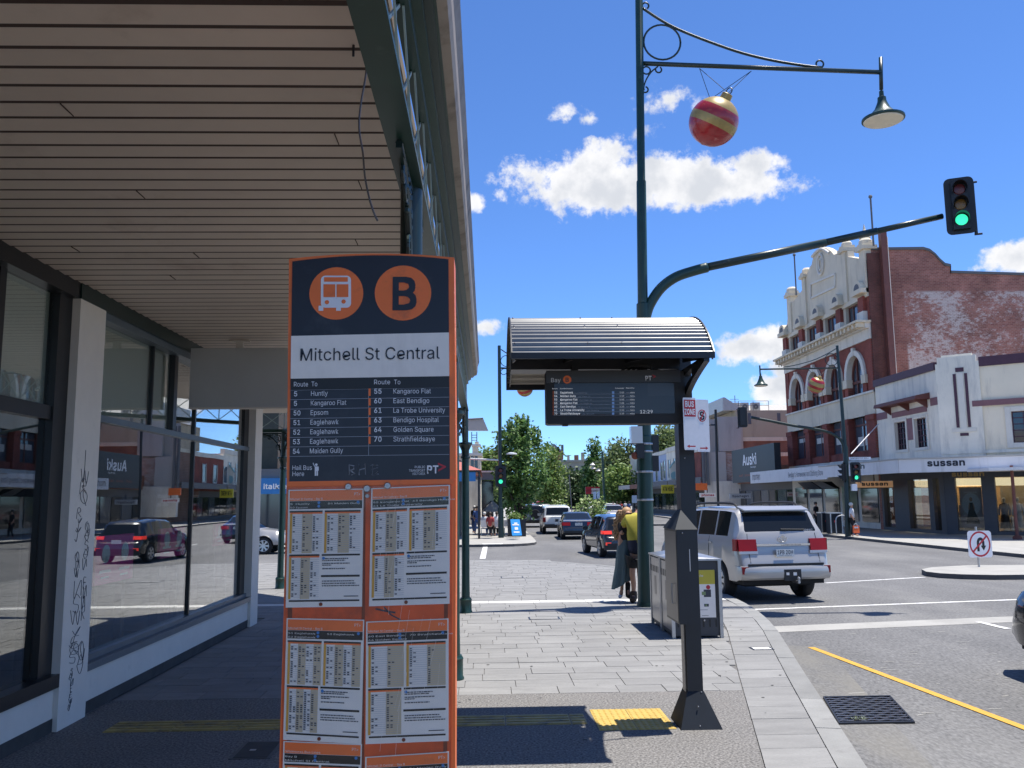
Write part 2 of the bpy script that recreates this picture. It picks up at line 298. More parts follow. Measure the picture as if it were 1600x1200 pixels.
def put_text(mb,body,P,xd,ud,cap,width=None,mi=0,bold=0.0,align='L',lift=0.0,shear=0.0):
 """Lettering with its baseline start at P, along xd, letters up ud, capital height cap."""
 vs,fs=text_geo(body,bold)
 if not vs:return
 xd=Vector(xd).normalized(); ud=Vector(ud).normalized(); n=xd.cross(ud)
 x0=min(v[0] for v in vs); x1=max(v[0] for v in vs)
 sy=cap/CAP; sx=sy if width is None else width/(x1-x0)
 dx={'L':-x0,'C':-(x0+x1)/2,'R':-x1}[align]
 P=Vector(P)+n*lift
 mb.add([P+xd*((v[0]+dx)*sx+shear*v[1]*sy)+ud*(v[1]*sy)+n*(v[2]*.00005*(1+cap*4)) for v in vs],fs,mi)
 # ---------------------------------------------------------------- materials
def M(name,col,rough=.6,metal=0.0,var=0.0,scale=6.0,bump=0.0,bscale=60.0,coat=0.0,emit=0.0,rnd=0.0,isl=0.0,spec=.5,fine=0.0,fscale=200.0,dirt=None,streak=False,aniso=(1,1,1)):
 m=bpy.data.materials.new(name); m.use_nodes=True
 nt=m.node_tree; N,Lk=nt.nodes,nt.links
 b=N['Principled BSDF']
 b.inputs['Roughness'].default_value=rough; b.inputs['Metallic'].default_value=metal
 b.inputs['Specular IOR Level'].default_value=spec
 b.inputs['Coat Weight'].default_value=coat; b.inputs['Coat Roughness'].default_value=.04
 c4=(col[0],col[1],col[2],1)
 b.inputs['Base Color'].default_value=c4
 if emit:
  b.inputs['Emission Color'].default_value=c4; b.inputs['Emission Strength'].default_value=emit
 tc=None
 def coord():
  nonlocal tc
  if tc is None:
   g=N.new('ShaderNodeNewGeometry'); mp=N.new('ShaderNodeMapping'); mp.inputs['Scale'].default_value=aniso
   Lk.new(g.outputs['Position'],mp.inputs[0]); tc=mp.outputs[0]
  return tc
 def noise(sc,det=4.0,ro=.6):
  n=N.new('ShaderNodeTexNoise'); n.inputs['Scale'].default_value=sc; n.inputs['Detail'].default_value=det; n.inputs['Roughness'].default_value=ro
  Lk.new(coord(),n.inputs['Vector']); return n.outputs['Fac']
 def rng(src,a,c):
  n=N.new('ShaderNodeMapRange'); Lk.new(src,n.inputs[0]); n.inputs[1].default_value=.25; n.inputs[2].default_value=.75
  n.inputs[3].default_value=a; n.inputs[4].default_value=c; return n.outputs[0]
 fac=None
 def mul(f):
  nonlocal fac
  if fac is None:fac=f
  else:
   n=N.new('ShaderNodeMath'); n.operation='MULTIPLY'; Lk.new(fac,n.inputs[0]); Lk.new(f,n.inputs[1]); fac=n.outputs[0]
 if var:mul(rng(noise(scale),1-var,1+var))
 if fine:mul(rng(noise(fscale,2.0,.7),1-fine,1+fine))
 if rnd:
  oi=N.new('ShaderNodeObjectInfo'); n=N.new('ShaderNodeMapRange'); Lk.new(oi.outputs['Random'],n.inputs[0]); n.inputs[3].default_value=1-rnd; n.inputs[4].default_value=1+rnd; mul(n.outputs[0])
 if isl:
  g=N.new('ShaderNodeNewGeometry'); n=N.new('ShaderNodeMapRange'); Lk.new(g.outputs['Random Per Island'],n.inputs[0]); n.inputs[3].default_value=1-isl; n.inputs[4].default_value=1+isl; mul(n.outputs[0])
 csock=None
 if fac is not None:
  x=N.new('ShaderNodeMix'); x.data_type='RGBA'; x.blend_type='MULTIPLY'; x.inputs['Factor'].default_value=1
  x.inputs[6].default_value=c4; Lk.new(fac,x.inputs[7]); csock=x.outputs[2]
 if dirt:
  dc,dsc,lo,hi=dirt
  if streak:
   g=N.new('ShaderNodeNewGeometry'); mp=N.new('ShaderNodeMapping'); mp.inputs['Scale'].default_value=(1,1,.18)
   Lk.new(g.outputs['Position'],mp.inputs[0])
   nn=N.new('ShaderNodeTexNoise'); nn.inputs['Scale'].default_value=dsc; nn.inputs['Detail'].default_value=6; nn.inputs['Roughness'].default_value=.7
   Lk.new(mp.outputs[0],nn.inputs['Vector']); src=nn.outputs['Fac']
  else:src=noise(dsc,6.0,.7)
  n=N.new('ShaderNodeMapRange'); Lk.new(src,n.inputs[0]); n.inputs[1].default_value=lo; n.inputs[2].default_value=hi
  x=N.new('ShaderNodeMix'); x.data_type='RGBA'; Lk.new(n.outputs[0],x.inputs['Factor'])
  if csock is not None:Lk.new(csock,x.inputs[6])
  else:x.inputs[6].default_value=c4
  x.inputs[7].default_value=(dc[0],dc[1],dc[2],1); csock=x.outputs[2]
 if csock is not None:Lk.new(csock,b.inputs['Base Color'])
 if bump:
  bp=N.new('ShaderNodeBump'); bp.inputs['Strength'].default_value=bump; bp.inputs['Distance'].default_value=.01
  Lk.new(noise(bscale,5.0,.65),bp.inputs['Height']); Lk.new(bp.outputs[0],b.inputs['Normal'])
 return m
def glass_mat(name,tint=(.9,.93,.92),ior=1.6,rough=.01,bump=0.0,boost=1.0):
 m=bpy.data.materials.new(name); m.use_nodes=True
 nt=m.node_tree; N,Lk=nt.nodes,nt.links; N.clear()
 o=N.new('ShaderNodeOutputMaterial'); mx=N.new('ShaderNodeMixShader'); t=N.new('ShaderNodeBsdfTransparent'); g=N.new('ShaderNodeBsdfGlossy')
 t.inputs[0].default_value=(*tint,1); g.inputs['Color'].default_value=(1,1,1,1); g.inputs['Roughness'].default_value=rough
 # mirror share of a thin pane, the same from both sides
 fr=N.new('ShaderNodeLayerWeight'); fr.inputs['Blend'].default_value=.5
 pw=N.new('ShaderNodeMath'); pw.operation='POWER'; pw.inputs[1].default_value=4.2; Lk.new(fr.outputs['Facing'],pw.inputs[0])
 mt=N.new('ShaderNodeMath'); mt.operation='MULTIPLY_ADD'; mt.use_clamp=True; mt.inputs[1].default_value=boost; mt.inputs[2].default_value=((ior-1)/(ior+1))**2
 Lk.new(pw.outputs[0],mt.inputs[0]); Lk.new(mt.outputs[0],mx.inputs[0]); Lk.new(t.outputs[0],mx.inputs[1]); Lk.new(g.outputs[0],mx.inputs[2]); Lk.new(mx.outputs[0],o.inputs[0])
 if bump:
  geo=N.new('ShaderNodeNewGeometry'); n=N.new('ShaderNodeTexNoise'); n.inputs['Scale'].default_value=.9; n.inputs['Detail'].default_value=1.5
  Lk.new(geo.outputs['Position'],n.inputs['Vector']); bp=N.new('ShaderNodeBump'); bp.inputs['Strength'].default_value=bump; bp.inputs['Distance'].default_value=.02
  Lk.new(n.outputs['Fac'],bp.inputs['Height']); Lk.new(bp.outputs[0],g.inputs['Normal'])
 return m
def brick_mat(name,c1,c2,mortar,axis='X',flake=None,bw=.24,bh=.086,rough=.85):
 """Brickwork far away: courses on a wall lying along the world X or Y axis."""
 m=bpy.data.materials.new(name); m.use_nodes=True
 nt=m.node_tree; N,Lk=nt.nodes,nt.links; b=N['Principled BSDF']; b.inputs['Roughness'].default_value=rough
 g=N.new('ShaderNodeNewGeometry'); sp=N.new('ShaderNodeSeparateXYZ'); cb=N.new('ShaderNodeCombineXYZ')
 Lk.new(g.outputs['Position'],sp.inputs[0]); Lk.new(sp.outputs[axis],cb.inputs[0]); Lk.new(sp.outputs['Z'],cb.inputs[1])
 br=N.new('ShaderNodeTexBrick'); Lk.new(cb.outputs[0],br.inputs['Vector'])
 br.inputs['Color1'].default_value=(*c1,1); br.inputs['Color2'].default_value=(*c2,1); br.inputs['Mortar'].default_value=(*mortar,1)
 br.inputs['Scale'].default_value=1.0; br.inputs['Brick Width'].default_value=bw; br.inputs['Row Height'].default_value=bh; br.inputs['Mortar Size'].default_value=.008
 ns=N.new('ShaderNodeTexNoise'); ns.inputs['Scale'].default_value=.8; ns.inputs['Detail'].default_value=6; Lk.new(g.outputs['Position'],ns.inputs['Vector'])
 mr=N.new('ShaderNodeMapRange'); Lk.new(ns.outputs['Fac'],mr.inputs[0]); mr.inputs[1].default_value=.3; mr.inputs[2].default_value=.7; mr.inputs[3].default_value=.7; mr.inputs[4].default_value=1.3
 x=N.new('ShaderNodeMix'); x.data_type='RGBA'; x.blend_type='MULTIPLY'; x.inputs['Factor'].default_value=1
 Lk.new(br.outputs['Color'],x.inputs[6]); Lk.new(mr.outputs[0],x.inputs[7]); cs=x.outputs[2]
 if flake:
  col,box=flake
  mpg=N.new('ShaderNodeMapping'); mpg.inputs['Scale'].default_value=(1.0,1.0,1.9); Lk.new(g.outputs['Position'],mpg.inputs[0])
  n1=N.new('ShaderNodeTexNoise'); n1.inputs['Scale'].default_value=3.6; n1.inputs['Detail'].default_value=9; n1.inputs['Roughness'].default_value=.78
  Lk.new(mpg.outputs[0],n1.inputs['Vector'])
  n2=N.new('ShaderNodeTexNoise'); n2.inputs['Scale'].default_value=.33; n2.inputs['Detail'].default_value=4; Lk.new(g.outputs['Position'],n2.inputs['Vector'])
  (xa,xb,za,zb)=box
  def step(src,a,c):
   n=N.new('ShaderNodeMapRange'); n.interpolation_type='SMOOTHSTEP'; Lk.new(src,n.inputs[0]); n.inputs[1].default_value=a; n.inputs[2].default_value=c; return n.outputs[0]
  def mm(op,p,q):
   n=N.new('ShaderNodeMath'); n.operation=op
   for i,v in enumerate((p,q)):
    if isinstance(v,(int,float)):n.inputs[i].default_value=v
    else:Lk.new(v,n.inputs[i])
   return n.outputs[0]
  msk=mm('MULTIPLY',mm('MULTIPLY',step(sp.outputs[axis],xa,xa+.15),step(sp.outputs[axis],xb+2.5,xb-1)),mm('MULTIPLY',step(sp.outputs['Z'],za-1.0,za+1.6),step(sp.outputs['Z'],zb+.1,zb-.1)))
  vsum=mm('ADD',mm('MULTIPLY',n1.outputs['Fac'],1.0),mm('MULTIPLY',n2.outputs['Fac'],.9))
  vsum=mm('ADD',vsum,mm('MULTIPLY',br.outputs['Fac'],-.18))
  f=mm('MULTIPLY',step(vsum,.875,1.02),msk)
  y=N.new('ShaderNodeMix'); y.data_type='RGBA'; Lk.new(mm('MULTIPLY',f,.80),y.inputs['Factor']); Lk.new(cs,y.inputs[6]); y.inputs[7].default_value=(*col,1); cs=y.outputs[2]
 Lk.new(cs,b.inputs['Base Color'])
 bp=N.new('ShaderNodeBump'); bp.inputs['Strength'].default_value=.5; bp.inputs['Distance'].default_value=.01; bp.invert=True
 Lk.new(br.outputs['Fac'],bp.inputs['Height']); Lk.new(bp.outputs[0],b.inputs['Normal'])
 return m
MT={}
MT['asphalt']=M('asphalt',(.134,.132,.130),.9,var=.22,scale=.5,fine=.5,fscale=32,bump=.25,bscale=150,aniso=(1,.4,1),dirt=((.20,.195,.18),.25,.52,.85))
MT['gutter_dust']=M('gutter_dust',(.134,.132,.130),.95,var=.2,scale=.5,fine=.5,fscale=32,bump=.25,bscale=150,aniso=(1,.4,1),dirt=((.185,.175,.15),.8,.40,.75))
MT['mortar']=M('mortar',(.145,.14,.135),.95,var=.2,scale=4)
MT['paver']=M('paver',(.222,.219,.212),.8,var=.14,scale=5,fine=.12,fscale=90,rnd=.09,bump=.12,bscale=90,dirt=((.145,.142,.138),2.3,.55,.8),aniso=(.35,1,1))
MT['paver_isl']=M('paver_far',(.215,.212,.205),.8,var=.14,scale=5,fine=.12,fscale=90,isl=.09,dirt=((.145,.142,.138),2.3,.55,.8))
MT['pale_paver']=M('pale_paver',(.62,.61,.58),.8,var=.1,scale=4)
MT['kerb']=M('kerbstone',(.225,.224,.215),.8,var=.14,scale=3,fine=.12,fscale=80,rnd=.12,bump=.12,bscale=70,dirt=((.16,.155,.15),1.7,.58,.78))
MT['aggregate']=M('aggregate',(.165,.158,.150),.9,var=.10,scale=1.2,fine=.95,fscale=46,bump=.6,bscale=80,dirt=((.20,.182,.17),.9,.55,.8))
MT['kerb_dark']=M('kerb_dark',(.075,.075,.078),.85,var=.2,scale=2)  # dark bluestone, with the shade of the kerb face put in the colour
MT['concrete']=M('concrete',(.33,.32,.295),.85,var=.12,scale=1.5,fine=.12,fscale=60,dirt=((.25,.24,.22),.8,.55,.8))
MT['white_paint']=M('white_paint',(.66,.65,.63),.7,var=.15,scale=4,dirt=((.22,.22,.22),11,.52,.70))
MT['yellow_paint']=M('yellow_paint',(.56,.31,.035),.65,var=.12,scale=5,dirt=((.30,.22,.08),9,.58,.8))
MT['tactile']=M('tactile_yellow',(.50,.345,.08),.6,var=.12,scale=7,fine=.08,fscale=60)
MT['tactile_worn']=M('tactile_worn',(.36,.27,.085),.6,var=.25,scale=5,dirt=((.08,.075,.07),4,.5,.7))
MT['soffit']=M('soffit_board',(.62,.525,.44),.55,var=.06,scale=2,rnd=.055,dirt=((.42,.32,.25),1.3,.58,.85))
MT['soffit_gap_shade']=M('soffit_gap_shade',(.06,.038,.03),.9)  # near-black brown that paints the shade of the board gaps
MT['green']=M('heritage_green',(.009,.040,.031),.38,var=.2,scale=4,dirt=((.06,.10,.085),6,.60,.85))
MT['green_pale']=M('green_pale',(.30,.38,.36),.5,var=.2,scale=4)
MT['greenblack']=M('green_black',(.008,.024,.022),.35,var=.15,scale=3)
MT['gutter']=M('gutter_tan',(.29,.245,.20),.65,var=.15,scale=1.4,dirt=((.12,.095,.075),3.2,.50,.72))
MT['wall_cream']=M('render_cream',(.72,.655,.58),.8,var=.05,scale=3,bump=.06,bscale=14,dirt=((.48,.43,.37),2.2,.60,.85))
MT['plinth']=M('plinth_dark',(.05,.048,.046),.8,var=.3,scale=5)
MT['frame_black']=M('frame_black',(.012,.013,.015),.35,var=.1)
MT['frame_slate']=M('frame_slate',(.10,.125,.145),.4,var=.1)
MT['blind']=M('blind_grey',(.62,.60,.54),.7,var=.06,scale=2)
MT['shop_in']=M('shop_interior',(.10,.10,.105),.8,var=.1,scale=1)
MT['shop_floor']=M('shop_floor',(.17,.17,.18),.5)
MT['board_grey']=M('sign_board_grey',(.52,.51,.49),.6,var=.05,scale=2)
MT['shop_glass']=glass_mat('shop_glass',(.84,.88,.86),1.70,.004,.035,1.9)
MT['win_glass']=M('window_glass_dark',(.015,.02,.025),.05,spec=.9)
MT['win_glass2']=M('window_glass_sky',(.075,.095,.12),.08,spec=1.0)  # base raised to blue-grey, painting the reflected sky into the panes
MT['shop_glass2']=glass_mat('shop_glass_far',(.75,.78,.76),1.5,.01,.05,1.2)
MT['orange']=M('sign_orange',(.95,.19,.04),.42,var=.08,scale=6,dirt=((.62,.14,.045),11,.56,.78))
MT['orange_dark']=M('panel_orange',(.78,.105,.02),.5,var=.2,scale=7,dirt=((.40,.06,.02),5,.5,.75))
MT['navy']=M('sign_navy',(.010,.013,.024),.35,var=.1,scale=12,dirt=((.040,.045,.058),7,.56,.82))
MT['black']=M('black_print',(.008,.008,.010),.4)
MT['plate_white']=M('plate_warm_white',(.90,.84,.77),.5,var=.04,scale=20,dirt=((.74,.69,.63),9,.5,.8),streak=True)
MT['white_print']=M('white_print',(.82,.82,.85),.5,var=.04,scale=20)
MT['page']=M('paper_white',(.86,.82,.77),.5,var=.04,scale=10)
MT['beige']=M('paper_beige',(.60,.50,.34),.6)
MT['amber']=M('print_amber',(.70,.38,.06),.6)
MT['blue_print']=M('print_blue',(.05,.22,.55),.5)
MT['ink']=M('ink_grey',(.05,.055,.07),.6)
MT['rule']=M('rule_grey',(.40,.42,.47),.6)
MT['red']=M('sign_red',(.50,.02,.035),.4)
MT['scratch']=M('scratch_grey',(.36,.38,.42),.6)
MT['steel']=M('steel',(.42,.42,.43),.35,.9,var=.1,scale=10)
MT['steel_dark']=M('brushed_steel',(.30,.29,.285),.30,.95,var=.22,scale=3,aniso=(6,6,.6))
MT['char']=M('charcoal_paint',(.013,.0145,.019),.42,var=.15,scale=5)
MT['char_blue']=M('charcoal_blue',(.016,.021,.029),.65,var=.15,scale=5,spec=.25)
MT['bin_grey']=M('bin_grey',(.045,.049,.058),.5,var=.15,scale=5)
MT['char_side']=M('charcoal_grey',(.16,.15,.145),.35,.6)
MT['roof_metal']=M('roof_metal',(.20,.20,.195),.36,.7,var=.1,scale=5)
MT['under_cream']=M('underside_cream',(.55,.53,.48),.6)
MT['display_grey']=M('display_grey',(.05,.05,.053),.4)
MT['screen']=M('screen',(.042,.040,.038),.22)
MT['screen2']=M('screen_panel',(.058,.055,.053),.22)
MT['lcd']=M('screen_text',(.62,.63,.66),.4,emit=.25)
MT['lcd_blue']=M('screen_blue',(.13,.24,.50),.4,emit=.15)
MT['gold']=M('bauble_gold',(.35,.25,.085),.36,.15,var=.25,scale=3)
MT['bauble_red']=M('bauble_red',(.32,.011,.016),.28,coat=.3,var=.18,scale=2)
MT['cream_diff']=M('lamp_diffuser',(.78,.72,.58),.5,var=.08,scale=6)
MT['lens_red']=M('lens_red',(.14,.02,.02),.25)
MT['lens_amber']=M('lens_amber',(.22,.11,.02),.25)
MT['lens_green']=M('lens_green',(.04,.80,.42),.3,emit=.8)
MT['tl_black']=M('signal_black',(.010,.012,.016),.45)
MT['rubber']=M('rubber',(.014,.014,.015),.8)
MT['alloy']=M('alloy',(.55,.56,.57),.3,.85)
MT['carglass']=M('car_glass',(.010,.012,.014),.03,spec=.35)
MT['tail_red']=M('tail_lamp',(.26,.006,.008),.35,spec=.3)
MT['tail_lit']=M('tail_lamp_lit',(.90,.05,.03),.2,emit=.35)
MT['lamp_clear']=M('lamp_clear',(.65,.66,.68),.12,coat=.5)
MT['chrome']=M('chrome',(.75,.76,.78),.10,1.0)
MT['underbody']=M('underbody',(.012,.012,.013),.85)
MT['silver']=M('paint_silver',(.40,.385,.365),.34,.35,coat=.8)
MT['p_black']=M('paint_black',(.010,.011,.014),.25,.2,coat=.9)
MT['p_navy']=M('paint_navy',(.014,.020,.036),.25,.4,coat=.9)
MT['p_white']=M('paint_white',(.62,.62,.60),.35,coat=.6)
MT['p_grey']=M('paint_grey',(.10,.105,.115),.28,.4,coat=.8)
MT['p_red']=M('paint_red',(.32,.02,.02),.28,.1,coat=.8)
MT['p_blue']=M('paint_blue',(.06,.12,.24),.28,.3,coat=.8)
MT['trim_black']=M('trim_black',(.016,.016,.017),.6)
MT['plate']=M('plate_white',(.72,.72,.68),.5)
# ---------------------------------------------------------------- ground
ROAD=-0.13
def sheet(name,pts,z,m,thick=0.0,**kw):
 mb=MB(); pts=[(p[0],p[1],z) for p in pts]
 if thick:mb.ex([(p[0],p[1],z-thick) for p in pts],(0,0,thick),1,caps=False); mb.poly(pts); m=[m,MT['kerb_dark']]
 else:mb.poly(pts)
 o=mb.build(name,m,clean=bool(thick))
 return tag(o,kind='structure',**kw)
def lerp(tbl,x):
 if x<=tbl[0][0]:return tbl[0][1]
 for (a,b),(c,d) in zip(tbl,tbl[1:]):
  if x<=c:return b+(d-b)*(x-a)/(c-a)
 return tbl[-1][1]
sheet('road',[(-900,-300),(900,-300),(900,3000),(-900,3000)],ROAD,MT['asphalt'])
KP=[(.0,-6),(1.3,0),(2.12,3.5),(2.94,6.95),(3.72,10.3),(4.57,13.87),(4.92,15.6),(5.10,17.13),(5.22,19.3),(5.15,21.5),(4.85,24.0),(4.25,26.3),(3.5,27.9),(2.4,29.2),(1.2,30.0),(0.0,30.4),(-3,30.6),(-40,30.6)]
KT=[(y,x) for x,y in KP[:-4]]
def KX(y):return lerp(KT,y)
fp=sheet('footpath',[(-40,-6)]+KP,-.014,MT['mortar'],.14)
# kerb stones follow the edge of the footpath (resampled to even lengths)
def resample(pts,step):
 out=[Vector((*pts[0],0))]; acc=0.0
 for a,b in zip(pts,pts[1:]):
  a,b=Vector((*a,0)),Vector((*b,0)); d=(b-a).length; t=step-acc
  while t<=d:
   out.append(a.lerp(b,t/d)); t+=step
  acc=d-(t-step)
 return out
kl=resample(KP[2:-1],1.18)
kb=None
def left_n(pts,i):
 d=(pts[min(i+1,len(pts)-1)]-pts[max(i-1,0)]); d.normalize(); return Vector((-d.y,d.x,0))
kerb=fp
for i in range(len(kl)-1):
 a,b=kl[i],kl[i+1]; na,nb=left_n(kl,i),left_n(kl,i+1); g=(b-a).normalized()*.004
 p=[a+g,b-g,b-g+nb*.22,a+g+na*.22]
 z0,z1=Vector((0,0,-.13)),Vector((0,0,.002+random.uniform(-.002,.002)))
 MB().hexa([q+z0 for q in p]+[q+z1 for q in p]).build('kerb_stone',MT['kerb'],kerb)
 # band of wide slabs inside the kerb
y=2.0
while y<17.6:
 d=random.choice((.42,.48,.55)); y1=min(y+d,17.7)
 p=[(KX(y)-.79,y+.004),(KX(y)-.235,y+.004),(KX(y1)-.235,y1-.004),(KX(y1)-.79,y1-.004)]
 zt=random.uniform(-.003,.002)
 MB().hexa([(a,b,-.014) for a,b in p]+[(a,b,zt) for a,b in p]).build('paver',MT['paver'],fp)
 y=y1
 # aggregate pad under the stop
PADY=9.72
tag(MB().ex([(-4.04,-6,-.012),(KX(-6)-.8,-6,-.012),(KX(0)-.8,0,-.012),(KX(6.95)-.80,6.95,-.012),(KX(PADY)-.80,PADY,-.012),(-4.04,PADY,-.012)],(0,0,.012)).build('aggregate_path',MT['aggregate'],clean=True),kind='structure')
# rows of stone pavers
cand=[]
row=0; y=PADY+.006
while y<30.1:
 y1=y+.36
 pale=17.9<(y+y1)/2<18.3
 xl=-4.02 if y<16.2 else (-5.5 if y<21 else -9.0)
 def lim(yy):return KX(yy)-(.80 if yy<17.7 else .235)
 xr0,xr1=lim(y),lim(y1)
 x=xl-random.choice((0,.2,.4)); w=.60
 while x<max(xr0,xr1):
  w=random.choice((.52,.58,.66))*(1.6 if pale else 1)
  a,b=max(x,xl),x+w
  if a<min(xr0,xr1):
   b0,b1=min(b,xr0),min(b,xr1)
   if b0-a>.05 and b1-a>.05:cand.append((a+.004,b0-.004,b1-.004,y+.004,y1-.004,pale))
  x+=w
 y=y1; row+=1
def vis(c):
 px,py=proj(((c[0]+c[1])/2,(c[3]+c[4])/2,0))
 wpx=(c[1]-c[0])/max(c[3],1)*FPX
 if 445<px<700 or px<130 or px>1600:return 0
 return wpx if wpx>=10 else 0
cand.sort(key=vis,reverse=True)
rest=MB()
near=0
for c in cand:
 zt=random.uniform(-.003,.0015)
 p=[(c[0],c[3]),(c[1],c[3]),(c[2],c[4]),(c[0],c[4])]
 pts=[(a,b,-.014) for a,b in p]+[(a,b,zt) for a,b in p]
 if near<255 and vis(c)>0:
  MB().hexa(pts).build('paver',MT['pale_paver'] if c[5] else MT['paver'],fp); near+=1
 else:rest.hexa(pts,1 if c[5] else 0)
tag(rest.build('paver',[MT['paver_isl'],MT['pale_paver']],fp),kind='stuff')
rs_=random.Random(5); mb=MB(); n_=0
while n_<130:
 y=rs_.uniform(6.2,17.5); x=rs_.uniform(-3.6,KX(y)-.3); c=Vector((x,y,.0035)); q=rs_.uniform(.008,.02); n_+=1
 mb.poly([c+Vector((q*rs_.uniform(.8,1.2)*math.cos(2*PI*i/8),q*rs_.uniform(.8,1.2)*math.sin(2*PI*i/8),0)) for i in range(8)])
tag(mb.build('gum_spots',MT['plinth']),kind='stuff')
# tactile guide strip and warning tile
tr=root('tactile_strip',(-1.0,8.6,0),'long ribbed tactile guide strip running from shop wall to shelter','tactile paving')
ty0,ty1=G(720,1135).y,G(720,1119).y
x=-3.55
while x<.93:
 x1=min(x+.62,.94); mb=MB()
 mb.box(x,x1-.006,ty0,ty1,0,.004)
 for k in range(4):
  yy=ty0+(ty1-ty0)*(k+.5)/4
  mb.box(x+.01,x1-.016,yy-.028,yy+.028,.004,.010)
 mb.build('tile',MT['tactile_worn'],tr); x=x1
tt=root('tactile_tile',(1.35,8.5,0),'square yellow studded warning tile at the foot of the shelter post','tactile paving')
q=[G(936,1141),G(1058,1139.5),G(1032,1107.5),G(920,1108.5)]
mb=MB(); x0,x1,y0,y1=q[0].x,q[1].x,q[1].y,q[2].y
for i in range(2):
 for j in range(2):
  xa,xb=x0+(x1-x0)*i/2+.003,x0+(x1-x0)*(i+1)/2-.003
  ya,yb=y0+(y1-y0)*j/2+.003,y0+(y1-y0)*(j+1)/2-.003
  mt_=MB().box(xa,xb,ya,yb,0,.005)
  for a in range(6):
   for b in range(6):
    mt_.lathe([(.022,0),(.016,.006),(0.001,.0065)],(xa+(xb-xa)*(a+.5)/6,ya+(yb-ya)*(b+.5)/6,.005),8,cap=False)
  mt_.build('tile',MT['tactile'],tt)
  # pit lids in the footpath
def lid(px,py,w,d,label,m1=MT['steel'],inner=None):
 c=G(px,py); r=root('pit_lid',(c.x,c.y,0),label,'pit lid')
 MB().box(c.x-w/2,c.x+w/2,c.y-d/2,c.y+d/2,.001,.004).build('frame',MT['char'],r)
 MB().box(c.x-w/2+.03,c.x+w/2-.03,c.y-d/2+.03,c.y+d/2-.03,.004,.006).build('cover',inner or MT['kerb'],r)
 return r
lid(1190,1013.5,.30,.22,'small square pit lid set in the kerbside slabs',inner=MT['pale_paver'])
lr=lid(402,1172,.34,.52,'dark rectangular pit lid beside the left edge of the bus totem',inner=MT['plinth'])
MB().box(-2.02,-1.97,7.72,7.76,.006,.008).build('lifting_key',MT['steel'],lr)
lid(850,966,.55,.34,'flush paved pit lid in the stone pavers near the lamp shadow',inner=MT['paver'])
lid(800,902,.6,.5,'flush paved pit lid in the far corner paving',inner=MT['paver'])
# road markings
def strip(name,pts,w,m,z,label=None,cat=None):
 mb=MB()
 for (a,b) in zip(pts,pts[1:]):
  a,b=Vector((a[0],a[1],z)),Vector((b[0],b[1],z)); d=(b-a).normalized(); n=Vector((-d.y,d.x,0))*w/2
  mb.poly([a-n,b-n,b+n,a+n])
 return tag(mb.build(name,m),kind='structure')
ya,yb=G(1267,1012,ROAD),G(1600,1138,ROAD)
d=(yb-ya)
strip('yellow_line',[ya,yb+d*1.2],.105,MT['yellow_paint'],ROAD+.008)
a,b=G(1138,954,ROAD),G(1590,937,ROAD)
strip('white_line',[a,b+(b-a)*1.2],.13,MT['white_paint'],ROAD+.004)
a,b=G(1200,984,ROAD),G(1575,968,ROAD)
strip('concrete_band',[a+(a-b)*.05,b+(b-a)*1.2],.62,MT['concrete'],ROAD+.004)
a,b=G(1528,972,ROAD),G(1575,983,ROAD)
strip('white_dash',[a,b],.13,MT['white_paint'],ROAD+.008)
a,b=G(1290,911,ROAD),G(1445,902,ROAD)
strip('white_line',[a,b],.12,MT['white_paint'],ROAD+.004)
a,b=G(754,873,ROAD),G(759,851,ROAD)
strip('white_dash',[a,b],.22,MT['white_paint'],ROAD+.004)
a,b=G(940,893,ROAD),G(975,888,ROAD)
strip('gutter_edge',[(KX(yy)+.32,yy) for yy in (0,3.5,5.5,7,8.3,9.5,10.6,11.5,12.4,13.2)],.60,MT['gutter_dust'],ROAD+.003)
# lane lines further down the street
for k in range(9):
 yy=44+k*9
 strip('lane_dash',[(6.9+.035*(yy-44),yy),(6.95+.035*(yy-41),yy+3)],.12,MT['white_paint'],ROAD+.004)
rs_=random.Random(12); mb=MB()
for k in range(46):
 c=G(rs_.uniform(1330,1580),rs_.uniform(985,1120),ROAD); l,w,a=rs_.uniform(.02,.10),rs_.uniform(.006,.014),rs_.uniform(-.5,.5)
 d=Vector((math.cos(a),math.sin(a),0))*l; n=Vector((-math.sin(a),math.cos(a),0))*w; c.z=ROAD+.004; mb.poly([c-d-n,c+d-n*.6,c+d*1.2+n,c-d+n*.7])
tag(mb.build('road_scuffs',MT['concrete']),kind='stuff')
# drain grate
gq=[G(1286,1091,ROAD),G(1390,1091,ROAD),G(1434,1133,ROAD),G(1311,1133,ROAD)]
gx0,gx1=(gq[0].x+gq[3].x)/2+.02,(gq[1].x+gq[2].x)/2+.02; gy0,gy1=gq[3].y,gq[0].y
gr=root('drain_grate',((gx0+gx1)/2,(gy0+gy1)/2,ROAD),'black iron drain grate in the gutter beside the kerb','drain grate')
